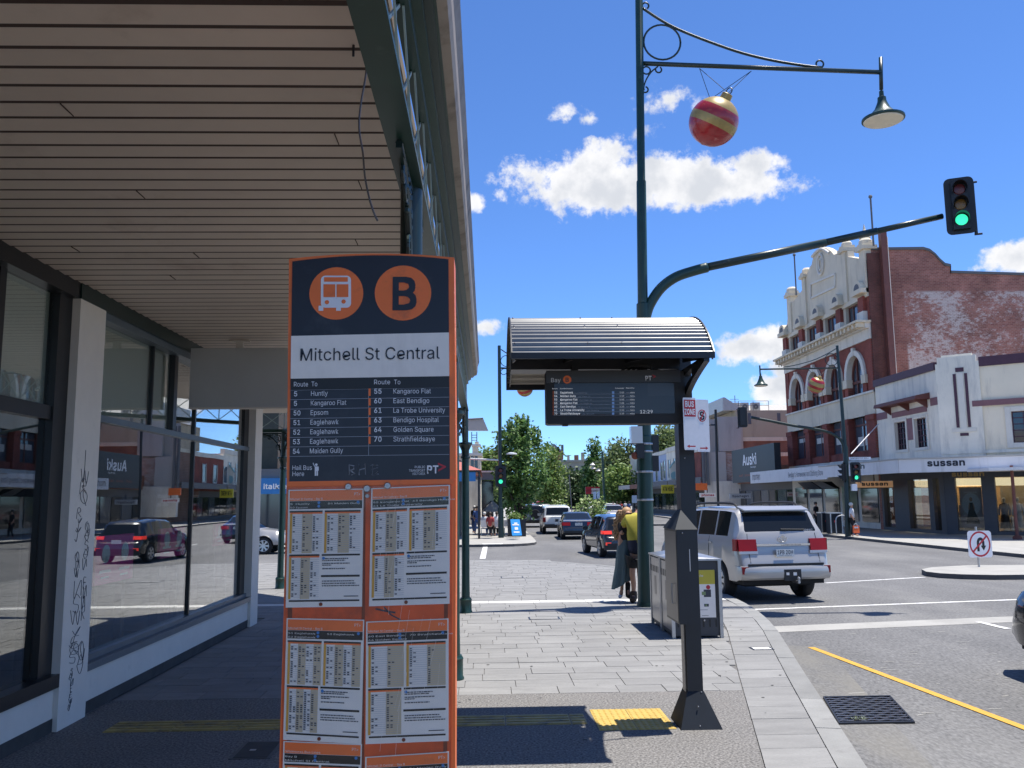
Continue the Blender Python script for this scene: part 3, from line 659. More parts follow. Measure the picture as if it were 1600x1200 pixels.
# slanted with the kerb
sk=(gq[0].x-gq[3].x)/(gq[0].y-gq[3].y)
def gp(u,v,z):
 yy=gy0+(gy1-gy0)*v
 return (gq[3].x+sk*(yy-gy0)+(gq[2].x-gq[3].x)*u,yy,z)
def gbox(mb,u0,u1,v0,v1,z0,z1):
 mb.hexa([gp(u0,v0,z0),gp(u1,v0,z0),gp(u1,v1,z0),gp(u0,v1,z0),gp(u0,v0,z1),gp(u1,v0,z1),gp(u1,v1,z1),gp(u0,v1,z1)])
mb=MB(); gbox(mb,0,1,0,1,ROAD+.002,ROAD+.005); mb.build('pit',MT['black'],gr)
mb=MB()
for e in ((0,1,0,.035),(0,1,.965,1),(0,.025,.035,.965),(.975,1,.035,.965)):gbox(mb,*e,ROAD+.006,ROAD+.022)
mb.build('frame',MT['char'],gr)
for j in range(11):
 v=.05+.9*(j+.5)/11; mb=MB(); n=22
 for i in range(n):
  u0_,u1_=.03+.94*i/n,.03+.94*(i+1)/n
  o0,o1=.014*math.sin(i*1.4+j*PI),.014*math.sin((i+1)*1.4+j*PI)
  P=[gp(u0_,v-.02+o0,ROAD+.008),gp(u1_,v-.02+o1,ROAD+.008),gp(u1_,v+.02+o1,ROAD+.008),gp(u0_,v+.02+o0,ROAD+.008)]
  mb.hexa(P+[(a,b,ROAD+.020) for a,b,c in P])
 mb.build('bar',MT['steel_dark'],gr)
for i in range(12):
 u=.03+.94*(i+.5)/12; mb=MB(); gbox(mb,u-.006,u+.006,.04,.96,ROAD+.006,ROAD+.014); mb.build('cross_bar',MT['char'],gr)
weed=MB()
wc=Vector(gp(.30,.12,ROAD+.02))
for k in range(40):
 a=random.uniform(0,2*PI); l=random.uniform(.02,.07); c=wc+Vector((random.uniform(-.07,.07),random.uniform(-.03,.03),0))
 tip=c+Vector((math.cos(a)*l*.7,math.sin(a)*l*.7,l*.6)); n=Vector((-math.sin(a),math.cos(a),0))*.006
 weed.poly([c-n,c+n,tip])
MT['weed']=M('weed_green',(.16,.19,.12),.8,isl=.3)
tag(weed.build('weed',MT['weed']),'small grey green weed growing out of the drain grate','weed')
# footpath across the street on the right, traffic island, far corner on the left
RFX=18.45
rf=sheet('footpath_opposite',[(RFX,47.5),(RFX+.05,44.5),(RFX+.25,30.2),(RFX+.7,27),(RFX+2.0,24.5),(RFX+5,23.3),(60,23),(60,400),(RFX+7,400),(RFX+3,140),(RFX,80)],.0,MT['concrete'],.15)
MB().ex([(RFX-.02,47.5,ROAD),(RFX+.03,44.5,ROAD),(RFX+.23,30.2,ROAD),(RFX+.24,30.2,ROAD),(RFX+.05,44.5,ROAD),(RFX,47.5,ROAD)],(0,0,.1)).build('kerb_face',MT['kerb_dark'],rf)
i0=G(1447,893,0.0)
isl=[(i0.x,i0.y),(i0.x+.1,i0.y-.55),(i0.x+.5,i0.y-.95),(i0.x+1.2,i0.y-1.25),(26,22.3),(26,25.2),(i0.x+2.2,i0.y+1.9),(i0.x+.9,i0.y+1.4),(i0.x+.25,i0.y+.75)]
sheet('traffic_island',isl,.0,MT['concrete'],.15)
FC=[(-60,41.0),(.6,41.0),(1.3,41.15),(1.9,41.6),(2.3,42.3),(2.45,43.2),(2.5,46),(2.6,60),(4.2,100),(8,180),(12,260),(-60,260)]
sheet('footpath_far',FC,-.01,MT['concrete'],.13)
mb=MB(); q=G(775,843); mb.box(-.2,.75,41.08,41.75,-.008,-.004)
tag(mb.build('kerb_ramp',MT['pale_paver']),kind='structure')
# ---------------------------------------------------------------- shopfront and verandah on the left
XS,XC,CEIL=-4.04,-.40,4.26
shop=root('shop_building',(-6.0,8.0,0),'cream rendered shop with big display windows under the verandah','shop')
Y0,Y1=-5.0,15.52
def wbox(name,y0,y1,z0,z1,m,d0=-.25,d1=0.0,parent=shop):
 return MB().box(XS+d0,XS+d1,y0,y1,z0,z1).build(name,m,parent)
SILL,TRAN,WTOP=.43,2.99,4.16
P1a,P1b,P2a,P2b=8.47,9.04,15.07,15.52
wbox('pilaster',P1a,P1b,.0,4.10,MT['wall_cream'],-.25,.05)
wbox('pilaster',P2a,P2b,.0,4.10,MT['wall_cream'],-.25,.05)
wbox('stall_riser',P1b,P2a,.12,SILL,MT['wall_cream'],-.22,.0)
wbox('stall_riser',Y0,P1a,.12,SILL-.03,MT['wall_cream'],-.22,.0)
wbox('plinth',P1b,P2a,.0,.12,MT['plinth'],-.22,.006)
wbox('plinth',Y0,P1a,.0,.12,MT['plinth'],-.22,.006)
wbox('head_rail',Y0,P1a,WTOP-.06,CEIL+.1,MT['frame_black'],-.25,.04)
wbox('head_rail',P1a,15.6,4.10,CEIL+.1,MT['greenblack'],-.25,.055)
wbox('head_rail',P1b,P2a,4.02,4.10,MT['frame_slate'],-.2,.02)
# second (long) window
wbox('sill',P1b,P2a,SILL,SILL+.07,MT['frame_slate'],-.2,.05)
wbox('sill',P1b,P2a,SILL+.07,SILL+.13,MT['frame_slate'],-.2,-.03)
wbox('transom',P1b,P2a,TRAN-.035,TRAN+.035,MT['frame_slate'],-.14,-.05)
wbox('jamb',P2a-.26,P2a,SILL+.13,4.02,MT['frame_black'],-.2,-.07)
wbox('jamb',P1b,P1b+.05,SILL+.13,4.02,MT['frame_slate'],-.2,-.02)
wbox('mullion',12.31,12.35,SILL+.13,TRAN-.05,MT['frame_black'],-.11,-.07)
wbox('mullion',10.69,10.73,TRAN+.05,4.02,MT['frame_black'],-.11,-.07)
wbox('mullion',11.38,11.50,TRAN+.05,4.02,MT['frame_black'],-.12,-.05)
wbox('mullion',12.30,12.35,TRAN+.05,4.02,MT['frame_black'],-.11,-.07)
def pane(y0,y1,z0,z1,upper=False):
 g=MB().box(XS-.105,XS-.097,y0,y1,z0,z1).build('pane',MT['shop_glass'],shop)
 if upper:MB().box(XS-.16,XS-.13,y0,y1,z0,z1).build('blind',MT['blind'],shop)
pane(P1b+.05,12.31,SILL+.13,TRAN-.035); pane(12.35,P2a-.26,SILL+.13,TRAN-.035)
pane(P1b+.05,10.69,TRAN+.035,4.02,True); pane(10.73,11.38,TRAN+.035,4.02,True); pane(11.50,12.30,TRAN+.035,4.02,False); pane(12.35,P2a-.26,TRAN+.035,4.02,False)
# first (near) window
wbox('jamb',8.22,P1a,SILL-.03,WTOP-.06,MT['frame_black'],-.25,-.03)
wbox('sill',Y0,P1a,SILL-.03,SILL+.09,MT['frame_black'],-.2,.05)
wbox('transom',Y0,8.22,TRAN-.11,TRAN+.02,MT['frame_black'],-.14,-.05)
wbox('mullion',7.25,7.35,TRAN+.02,WTOP-.06,MT['frame_black'],-.12,-.06)
wbox('mullion',4.22,4.28,SILL+.09,WTOP-.06,MT['frame_black'],-.12,-.06)
pane(4.28,8.22,SILL+.09,TRAN-.11); pane(Y0,4.2,SILL+.09,TRAN-.11)
pane(7.35,8.22,TRAN+.02,WTOP-.06,True); pane(4.3,7.24,TRAN+.02,WTOP-.06,True); pane(Y0,4.2,TRAN+.02,WTOP-.06,True)
# inside
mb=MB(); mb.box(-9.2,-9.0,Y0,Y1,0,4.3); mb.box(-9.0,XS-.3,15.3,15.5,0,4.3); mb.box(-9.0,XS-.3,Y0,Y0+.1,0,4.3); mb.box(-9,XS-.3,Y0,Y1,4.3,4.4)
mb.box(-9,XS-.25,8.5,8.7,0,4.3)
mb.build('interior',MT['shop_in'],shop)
MB().box(-9.0,XS-.22,Y0,15.3,.30,.36).build('display_floor',MT['shop_floor'],shop)
MB().box(-9.3,XS-.25,Y0,15.55,4.45,8.2).build('upper_wall',MT['wall_cream'],shop)
# things standing inside the windows
MT['pink']=M('display_pink',(.85,.03,.30),.5)
MT['greybox']=M('carton_grey',(.42,.42,.42),.6)
def stand(y0,y1,z0,z1,label,x=-4.17,face=True):
 r=root('display_stand',(x,(y0+y1)/2,.36),label,'display panel')
 MB().box(x-.04,x,y0,y1,z0,z1).build('panel',MT['pink'],r)
 MB().box(x-.12,x-.04,y0+.1,y0+.18,.36,z0+.2).build('leg',MT['char'],r)
 MB().box(x-.12,x-.04,y1-.18,y1-.1,.36,z0+.2).build('leg',MT['char'],r)
 n=max(2,int((y1-y0)/.45)); mb=MB()
 for k in range(n):
  yy=y0+(y1-y0)*(k+.5)/n; zz=z0+(z1-z0)*.62
  mb.lathe([(.10,0),(.10,.004)],(x+.001,yy,zz),18,axis=(1,0,0))
  mb.box(x+.001,x+.003,yy-.14,yy+.14,z0+.12,z0+.15); mb.box(x+.001,x+.003,yy-.10,yy+.10,z0+.06,z0+.08)
 mb.build('print',MT['white_print'],r)
 return r
stand(9.5,10.5,1.22,1.74,'pink display panel with white discs nearest the pilaster inside the long window')
stand(11.35,12.25,1.38,1.76,'pink display panel with white discs in the middle of the long window')
stand(13.6,14.5,1.42,1.76,'short pink display panel with white discs at the far end of the long window')
pr=root('window_poster',(-4.55,9.75,.36),'tall black poster about tablet deals standing inside the long window','poster')
MB().box(-4.8,-4.74,9.45,10.35,.36,2.35).build('board',MT['black'],pr)
mb=MB()
for i,t in enumerate(("Find great deals on","a range of tablets")):
 put_text(mb,t,(-4.738,9.52,1.98-i*.13),(0,1,0),(0,0,1),.07,.68)
mb.build('lettering',MT['white_print'],pr)
for (y0,y1,z0,z1,t,lab) in ((12.6,13.1,1.5,2.3,("Unbeatable","range of plans"),'black hanging poster with two white lines behind the far pane of the long window'),(14.0,14.5,1.7,2.3,("Prepaid phones","in store now"),'small black poster with white lines at the far end of the long window')):
 r=root('window_poster',(-4.7,y0,z0),lab,'poster')
 MB().box(-4.76,-4.72,y0,y1,.36,z1).build('board',MT['black'],r)
 mb=MB()
 for i,s in enumerate(t):put_text(mb,s,(-4.718,y0+.04,z1-.14-.12*i),(0,1,0),(0,0,1),.06,.42)
 mb.build('lettering',MT['white_print'],r)
bx=root('carton',(-4.45,7.4,.36),'white and charcoal product carton on the near window sill','carton')
MB().box(-4.75,-4.30,6.6,7.72,.36,.78).build('box',MT['char'],bx)
MB().box(-4.298,-4.295,6.4,7.38,.40,.76).build('front_print',MT['white_print'],bx)
mb=MB()
for k in range(6):
 h=.10-.014*k; mb.box(-4.294,-4.293,6.95+k*.055,6.98+k*.055,.62,.62+h)
mb.box(-4.294,-4.293,6.9,7.3,.60,.608); mb.build('chart_print',MT['black'],bx)
for (y0,y1,x,m,lab) in ((5.0,6.55,-4.9,'p_red','red display column inside the near window'),(6.8,7.15,-5.2,'greybox','grey display column behind the carton in the near window')):
 r=root('display_column',(x,y0,.36),lab,'display column')
 MB().box(x-.3,x,y0,y1,.36,.55).build('base',MT['char'],r); MB().box(x-.26,x-.03,y0+.04,y1-.04,.55,2.7).build('body',MT[m],r); MB().box(x-.3,x,y0,y1,2.7,2.8).build('cap',MT['char'],r)
st=MB(); st.box(XS-.096,XS-.094,9.12,9.24,.70,.90)
st2=st.build('sticker',MT['blue_print'],shop)
mb=MB(); put_text(mb,"CARD",(XS-.093,9.13,.80),(0,1,0),(0,0,1),.03,.10); put_text(mb,"OK",(XS-.093,9.13,.73),(0,1,0),(0,0,1),.04,.08)
# graffiti scrawl on the pilaster
gf=MB(); rg=random.Random(3)
rg=random.Random(3)
def smoothpts(p,m=4):
 out=[]
 for i in range(len(p)-1):
  a,b,c,d=[Vector(p[max(0,min(len(p)-1,j))]) for j in (i-1,i,i+1,i+2)]
  for k in range(m):
   t=k/m
   out.append(.5*((2*b)+(c-a)*t+(2*a-5*b+4*c-d)*t*t+(3*b-a-3*c+d)*t**3))
 return out
STROKES=[[(0,0),(.1,.9),(.6,1),(.7,.6),(.2,.5),(.8,0)],[(.7,.9),(.2,.9),(.05,.5),(.6,.5),(.1,.45),(.15,0),(.8,.1)],[(0,1),(.35,.1),(.5,.9),(.8,.05),(1,1)],[(.5,1),(.1,.7),(.2,.2),(.7,.1),(.9,.5),(.6,.9),(.4,.6),(.9,-.2)],[(.1,1),(.15,0),(.5,.5),(.8,1),(.85,0)],[(.1,.9),(.4,.5),(.8,.95),(.4,.5),(.1,-.4),(-.2,-.1)],[(0,.5),(.4,.95),(.8,.5),(.4,.05),(0,.5),(.8,.5),(1,1.3)],[(.8,.8),(.4,1),(.1,.6),(.6,.4),(.5,0),(0,.2)]]
def tagline(y,z,dz,n,w,h,seed):
 rs=random.Random(seed)
 for k in range(n):
  st=rs.choice(STROKES); yo=y+rs.uniform(-.02,.02); zo=z-dz*k
  gf.tube(smoothpts([(XS+.053,yo+(p[0]-.5)*w+rs.uniform(-.008,.008),zo+(p[1]-.5)*h+rs.uniform(-.008,.008)) for p in st],5),.0026,4)
tagline(8.74,2.36,.10,3,.17,.16,1); tagline(8.70,2.0,.09,3,.12,.10,2); tagline(8.86,1.86,.09,5,.11,.10,3); tagline(8.69,1.58,.08,3,.09,.10,4); tagline(8.72,1.26,.13,3,.20,.17,5)
tagline(8.88,1.32,.10,4,.09,.13,6); tagline(8.74,.84,.07,4,.22,.12,7); tagline(8.88,.66,.12,2,.14,.2,8); tagline(8.70,.50,.055,7,.06,.06,9)
gf.tube([(XS+.053,8.74,2.62),(XS+.053,8.735,2.25)],.0028,4)
gf.build('graffiti',MT['ink'],shop)
# verandah
ver=root('verandah',(XC,8,0),'green cast iron verandah with boarded soffit and tan gutter','verandah')
pitch=.192
k=0; y=3.55
while y<16.75:
 mb=MB()
 mb.hexa([(XS-.02,y+.015,CEIL+.006),(XC-.07,y+.015,CEIL+.006),(XC-.07,y+pitch-.015,CEIL-.006),(XS-.02,y+pitch-.015,CEIL-.006),(XS-.02,y+.015,CEIL+.03),(XC-.07,y+.015,CEIL+.03),(XC-.07,y+pitch-.015,CEIL+.03),(XS-.02,y+pitch-.015,CEIL+.03)])
 mb.build('board',MT['soffit'],ver)
 MB().box(XS-.02,XC-.07,y-.019,y+.019,CEIL-.004,CEIL+.03).build('joint',MT['soffit_gap_shade'],ver); y+=pitch  # dark strip fills the gap, its shade put in the colour
rs_=random.Random(9); mb=MB(); y=3.55
while y<16.6:
 for k in range(rs_.choice((0,0,1))):x=rs_.uniform(-3.7,-.7); mb.box(x,x+.005,y+.02,y+pitch-.02,CEIL-.0085,CEIL-.003)
 y+=pitch
mb.build('butt_joint',MT['soffit_gap_shade'],ver)['kind']='stuff'
MB().box(XS-.02,XC-.07,-5,3.55,CEIL,CEIL+.02).build('soffit',MT['soffit'],ver)
MB().box(XS-.3,XC-.05,-5,16.8,CEIL+.05,CEIL+.065).build('roof_lining',MT['soffit_gap_shade'],ver)  # dark backing sheet so the board gaps read as shaded
# splayed corner continues to the left
C0,C1,C2=Vector((XC,16.56,0)),Vector((-5.0,21.5,0)),Vector((-16,21.5,0))
mb=MB(); mb.ex([(XC,16.8,CEIL),(-5,21.5,CEIL),(-16,21.5,CEIL),(-16,16.8,CEIL)],(0,0,.04)); mb.build('soffit',MT['soffit'],ver)
mb=MB(); mb.ex([(XS-.3,-5,CEIL+.07),(XC-.03,-5,CEIL+.07),(XC-.03,16.6,CEIL+.07),(-5,21.7,CEIL+.07),(-16,21.7,CEIL+.07),(-16,15.6,CEIL+.07),(XS-.3,15.6,CEIL+.07)],(0,0,.08)); mb.build('roof',MT['gutter'],ver,clean=True)
BZ=3.78
def run(A,B,nx):
 A,B,nx=Vector(A),Vector(B),Vector(nx); d=(B-A).normalized(); L=(B-A).length
 def ln(off,z,w,h,name,m):
  MB().bar(A+nx*off+Vector((0,0,z)),B+nx*off+Vector((0,0,z)),w,h).build(name,m,ver)
 ln(0,BZ+.012,.13,.024,'beam_flange',MT['green'])
 ln(.045,BZ+.05,.02,.05,'beam_edge',MT['green_pale'])
 ln(-.045,BZ+.05,.02,.05,'beam_edge',MT['green'])
 ln(.03,4.36,.07,.10,'top_rail',MT['green'])
 ln(.085,4.42,.06,.07,'moulding',MT['green'])
 ln(.135,4.46,.05,.06,'moulding',MT['greenblack'])
 ln(.155,4.48,.04,.06,'moulding',MT['green'])
 mb=MB()
 prof=[(.165,4.52),(.225,4.54),(.24,4.60),(.245,4.70),(.26,4.75),(.275,4.80),(.165,4.82)]
 p0=[A+nx*a+Vector((0,0,z-.06)) for a,z in prof]
 mb.ex(p0,B-A); mb.build('gutter',MT['gutter'],ver,clean=True)
 n=max(1,round(L/.62)); s=L/n
 for k in range(n):
  a=A+d*s*k; b=A+d*s*(k+1); z0,z1=BZ+.075,4.31
  mb=MB(); up=(0,0,1)
  lo,hi=Vector((0,0,z0)),Vector((0,0,z1))
  mb.bar(a+lo+nx*.02,b+hi+nx*.02,.016,.010,up=nx); mb.bar(a+hi+nx*.038,b+lo+nx*.032,.016,.010,up=nx)
  mb.bar(a+lo+nx*.005,a+hi+nx*.005,.02,.008,up=nx)
  mb.build('lattice',MT['green_pale'],ver)
run((XC,-5,0),(XC,16.62,0),(1,0,0))
sd=(C1-C0).normalized()
run((XC,16.62,0),(-5,21.5,0),(sd.y,-sd.x,0))
run((-5,21.5,0),(-16,21.5,0),(0,1,0))
def scroll(mb,c,u,v,r,a0,a1,t,n=18,spiral=0.0):
 c,u,v=Vector(c),Vector(u),Vector(v); pts=[]
 for i in range(n+1):
  f=i/n; a=R(a0+(a1-a0)*f); rr=r*(1-spiral*f)
  pts.append(c+u*rr*math.cos(a)+v*rr*math.sin(a))
 mb.tube(pts,t,6); return pts
def column(x,y,dirs):
 r=root('verandah_post',(x,y,0),None,'post','verandah posts')
 c=(x,y,0)
 MB().lathe([(.125,0),(.125,.02),(.112,.04),(.112,.22),(.118,.24),(.100,.265),(.10,.275)],c,20).build('base',MT['green'],r,smooth=40)
 MB().lathe([(.080,.27),(.074,.6),(.070,2.9)],c,20).build('shaft',MT['green'],r,smooth=40)
 MB().lathe([(.07,2.86),(.09,2.87),(.09,2.90),(.072,2.92),(.075,3.02),(.12,3.12),(.135,3.13),(.135,3.17),(.06,3.18),(.06,3.78)],c,18).build('capital',MT['greenblack'],r,smooth=40)
 Z=Vector((0,0,1)); cc=Vector((x,y,0))
 for dv in dirs:
  dv=Vector(dv); mb=MB(); up=Z
  # filigree bracket: curved rib, rings and scrolls
  rib=[cc+dv*(.06+.62*(1-math.cos(t)))+Z*(3.20+.56*math.sin(t)) for t in [PI/2*i/12 for i in range(13)]]
  mb.tube(rib,.018,6)
  mb.bar(cc+dv*.06+Z*3.75,cc+dv*.68+Z*3.75,.03,.03)
  for (a,b,rr) in ((.16,3.62,.085),(.34,3.66,.06),(.14,3.42,.055),(.47,3.69,.04)):
   scroll(mb,cc+dv*a+Z*b,dv,Z,rr,0,360,.011)
   scroll(mb,cc+dv*a+Z*b,dv,Z,rr*.6,0,300,.009,spiral=.5)
  for k in range(26):
   t=k/25; p=cc+dv*(.08+.5*t*random.random())+Z*(3.74-.45*random.random()*(1-t))
   mb.ball(p,random.uniform(.012,.024),6)
  mb.build('bracket',MT['greenblack'],r)
 return r
D1=(0,1,0); D2=(0,-1,0)
c=column(XC,4.56,(D1,D2)); c['label']='green cast iron post standing behind the bus stop totem'
c=column(XC,10.56,(D1,D2)); c['label']='green verandah post just right of the totem, the nearer of the two in the sun'
c=column(XC,16.56,(D2,tuple(sd))); c['label']='green corner verandah post with round base at end of gutter'
c=column(-5.0,21.5,(tuple(-sd),(-1,0,0))); c['label']='green verandah post seen between the shop corner and the totem'
c=column(-11.0,21.5,((1,0,0),(-1,0,0))); c['label']='green verandah post on the side street behind the shop'
# blank hanging sign
hs=root('hanging_sign',(-3.3,11.6,CEIL),'blank grey sign board hanging from the verandah soffit','sign board')
a,b=at(300,545,11.6),at(447,636,11.6)
MB().box(a.x,a.x+1.33,11.56,11.66,b.z,a.z).build('board',MT['board_grey'],hs)
MB().box(a.x,a.x+1.33,11.55,11.67,b.z-.02,b.z).build('bottom_rail',MT['wall_cream'],hs)
px=at(375,530,11.6).x
mb=MB(); mb.box(px-.05,px+.05,11.59,11.63,a.z,CEIL-.02); mb.box(px-.13,px+.13,11.57,11.65,CEIL-.03,CEIL-.008); mb.build('bracket',MT['wall_cream'],hs)
# dangling wire and bird nest on the beam end
wp=[at(x,yy,4.0) for x,yy in ((563,8),(568,45),(574,80),(571,120),(564,160),(561,200),(567,240),(570,275),(577,310),(585,335),(591,347))]
tag(MB().tube(smoothpts(wp),.0045,6).build('wire',MT['char_side']),'thin grey wire dangling from the front of the verandah soffit','wire')
w2=[at(x,yy,3.9) for x,yy in ((552,88),(553,62),(558,35),(566,22),(572,30),(574,62))]
w3=[at(x,yy,3.9) for x,yy in ((556,0),(562,14),(575,18),(590,14),(604,4))]
mb=MB(); mb.tube(smoothpts(w2),.006,6); mb.tube(smoothpts(w3),.006,6)
tag(mb.build('cable',MT['black']),'black electrical cable tied around the verandah beam','cable')
# ---------------------------------------------------------------- bus stop totem
SY=2.70
X3,Z3=Vector((1,0,0)),Vector((0,0,1))
def S(px,py,lift=0.0):
 p=at(px,py,SY); p.y=SY-lift; return p
PXM=SY/FPX
tot=root('bus_stop_totem',(at(580,800,SY).x,SY,0),'tall orange and navy bus stop totem with route list and timetables','bus stop sign')
def arch(x0,y0,xm,ym,x1,y1,n=10):
 out=[]
 for i in range(n+1):
  t=i/n
  q0,q1,q2=2*(t-.5)*(t-1),-4*t*(t-1),2*t*(t-.5)
  out.append((x0*q0+xm*q1+x1*q2,y0*q0+ym*q1+y1*q2))
 return out
outline=arch(451.5,404.5,582,396,709.5,402.5)
bl,br=S(431.5,1300),S(710.5,1300)
face=[S(*p) for p in outline]+[S(712.4,740),S(711.2,1200),Vector((br.x,SY,0)),Vector((bl.x,SY,0)),S(436,1200),S(443,960),S(448,750)]
mb=MB(); mb.ex(face,(0,.13,0)); mb.build('body',MT['orange'],tot,clean=True)
def plate(name,pts,lift,m,parent=tot,th=.003):
 q=[S(x,y,lift) for x,y in pts]
 return MB().ex(q,(0,th,0)).build(name,m,parent,clean=True)
 # header panel
hp=plate('header_panel',arch(457.2,409,580,399.5,700.8,405.5)+[(703,751),(452.5,756.5)],.004,MT['navy'])
def disc(mb,cx,cy,rpx,lift,mi=0,n=40,inner=None):
 c=S(cx,cy,lift); r=rpx*PXM
 pts=[c+X3*r*math.cos(2*PI*i/n)+Z3*r*math.sin(2*PI*i/n) for i in range(n)]
 if inner is None:mb.poly(pts,mi)
 else:
  ri=inner*PXM; q=[c+X3*ri*math.cos(2*PI*i/n)+Z3*ri*math.sin(2*PI*i/n) for i in range(n)]
  mb.add(pts+q,[(i,(i+1)%n,n+(i+1)%n,n+i) for i in range(n)],mi)
bi=MB(); disc(bi,526,459,42.6,.0055); bi.build('bus_disc',MT['orange'],tot)
bi=MB(); disc(bi,630,458.3,44.8,.0055); b_disc=bi.build('letter_disc',MT['orange'],tot)
def srect(mb,x0,y0,x1,y1,lift,mi=0):mb.poly([S(x0,y1,lift),S(x1,y1,lift),S(x1,y0,lift),S(x0,y0,lift)],mi)
def rrect(cx,cy,w,h,r,n=5):
 out=[]
 for (sx,sy,a0) in ((1,1,0),(-1,1,90),(-1,-1,180),(1,-1,270)):
  for k in range(n+1):
   a=R(a0+90*k/n); out.append((cx+sx*(w/2-r)+r*math.cos(a),cy-(sy*(h/2-r)+r*math.sin(a))))
 return out
mb=MB()
mb.poly([S(x,y,.0065) for x,y in rrect(525.5,456.5,47,50,7)])
mb.box(S(508,0).x,S(515,0).x,SY-.0066,SY-.0064,S(0,488).z,S(0,480).z); mb.box(S(534,0).x,S(541,0).x,SY-.0066,SY-.0064,S(0,488).z,S(0,480).z)
mb.build('bus_symbol',MT['white_print'],tot)
mb=MB()
srect(mb,507,434,544,441,.0075); srect(mb,506,445,524.5,465,.0075); srect(mb,526.5,445,545,465,.0075)
disc(mb,511.5,473,3.4,.0075); disc(mb,537.5,472,3.4,.0075)
mb.build('bus_windows',MT['orange'],tot)
def stext(mb,body,x,ybase,cap,width=None,lift=.006,mi=0,bold=0.0,align='L',tilt=0.0):
 put_text(mb,body,S(x,ybase,lift),Vector((1,0,tilt)),Z3,cap*PXM,None if width is None else width*PXM,mi,bold,align)
mb=MB(); stext(mb,"B",632.5,484,51,38,.0075,bold=.022,align='C'); mb.build('letter',MT['navy'],tot)
npn=plate('name_plate',[(455.5,525.5),(701.5,520),(702,588),(454.8,592)],.006,MT['plate_white'])
mb=MB(); stext(mb,"Mitchell St Central",470,564.5,19.5,218,.0085,tilt=.011); mb.build('lettering',MT['navy'],npn)
# route list
hb=plate('list_header',[(454.8,592.6),(702,588.6),(702,606),(454.6,610)],.006,MT['black'])
mb=MB(); rt=[(0,"5","Huntly"),(0,"5","Kangaroo Flat"),(0,"50","Epsom"),(0,"51","Eaglehawk"),(0,"52","Eaglehawk"),(0,"53","Eaglehawk"),(0,"54","Maiden Gully")]
rr=[("55","Kangaroo Flat"),("60","East Bendigo"),("61","La Trobe University"),("63","Bendigo Hospital"),("64","Golden Square"),("70","Strathfieldsaye")]
stext(mb,"Route",460,604.5,7.3,22,.008); stext(mb,"To",487.5,604,7.3,9,.008)
stext(mb,"Route",585,601,7.3,25,.008); stext(mb,"To",616,601,7.3,10,.008)
wl={"Huntly":26,"Kangaroo Flat":55,"Epsom":27,"Eaglehawk":43.5,"Maiden Gully":51,"East Bendigo":56,"La Trobe University":80.5,"Bendigo Hospital":70.5,"Golden Square":62.5,"Strathfieldsaye":64.5}
for i,(_,a,b) in enumerate(rt):
 yb=619.5+i*14.95
 stext(mb,a,460-i*.3,yb,7.6,5 if len(a)==1 else 10.5,bold=.012); stext(mb,b,486.5-i*.3,yb-.6,7.6,wl[b],tilt=.012)
for i,(a,b) in enumerate(rr):
 yb=615.5+i*14.95
 stext(mb,a,585,yb,7.8,11.5,bold=.015); stext(mb,b,615,yb-.2,7.6,{"Kangaroo Flat":58.5}.get(b,wl[b]))
mb.build('lettering',MT['white_print'],tot)
mb=MB()
for i in range(8):
 yl,yr=609.8+14.75*i,605.6+14.9*i
 mb.poly([S(454.5-i*.25,yl+.6,.0058),S(702,yr+.6,.0058),S(702,yr,.0058),S(454.5-i*.25,yl,.0058)])
srect(mb,576,590,576.7,712,.0058)
mb.build('ruled_lines',MT['rule'],tot)
mb=MB()
for i in range(6):srect(mb,576.2,607.5+14.95*i,579.6,619+14.95*i,.0062)
mb.build('route_bars',MT['orange'],tot)
mb=MB(); stext(mb,"Hail Bus",457.5,734.5,7,30); stext(mb,"Here",457.5,744,7,18)
stext(mb,"PUBLIC",664.5,731.5,3.6,16,align='R'); stext(mb,"TRANSPORT",664.5,737,3.6,25,align='R'); stext(mb,"VICTORIA",664.5,742,3.6,20,align='R')
stext(mb,"PT",667.5,739.5,11.5,17.5,bold=.03)
disc(mb,494.8,726.2,2.0,.006,n=14)
srect(mb,492.4,728.8,497.4,736,.006); srect(mb,492.4,736,494.6,743.5,.006); srect(mb,495.2,736,497.4,743.5,.006)
mb.poly([S(492.8,731,.006),S(492.8,729,.006),S(490,722.6,.006),S(489.4,724.5,.006)]); srect(mb,497.4,729.2,498.6,735.5,.006)
mb.build('lettering',MT['white_print'],tot)
mb=MB(); mb.poly([S(x,y,.006) for x,y in ((684.5,723),(697,728.5),(697,730.2),(685,736.8),(685,733.6),(692,729.4),(684.5,726))]); mb.build('arrow_logo',MT['red'],tot)
mb=MB(); rg=random.Random(5)
def stroke(mb,pts,w,lift=.0062):
 for (a,b) in zip(pts,pts[1:]):
  A,B=S(*a,lift),S(*b,lift); d=(B-A); n=Vector((-d.z,0,d.x)).normalized()*w*PXM/2; mb.poly([A-n,B-n,B+n,A+n])
for seg in (((545.5,742),(546.5,726)),((546,727),(554,728)),((554,728),(553,733.5)),((553,733.5),(546,735)),((549,736),(554.5,741)),((561.5,742),(562,725.5)),((571.5,741),(571,724.5)),((562,734.5),(571,732)),((581.5,742),(583,726)),((580,727),(591,726.5)),((581,733),(590,731)),((581,742),(592,740.5)),((585,741.5),(591,736)),((550,742),(556,740))):
 for k in range(3):
  j=lambda p:(p[0]+rg.uniform(-.8,.8),p[1]+rg.uniform(-.8,.8))
  stroke(mb,[j(seg[0]),j(seg[1])],.55)
mb.build('scratched_letters',MT['scratch'],tot)
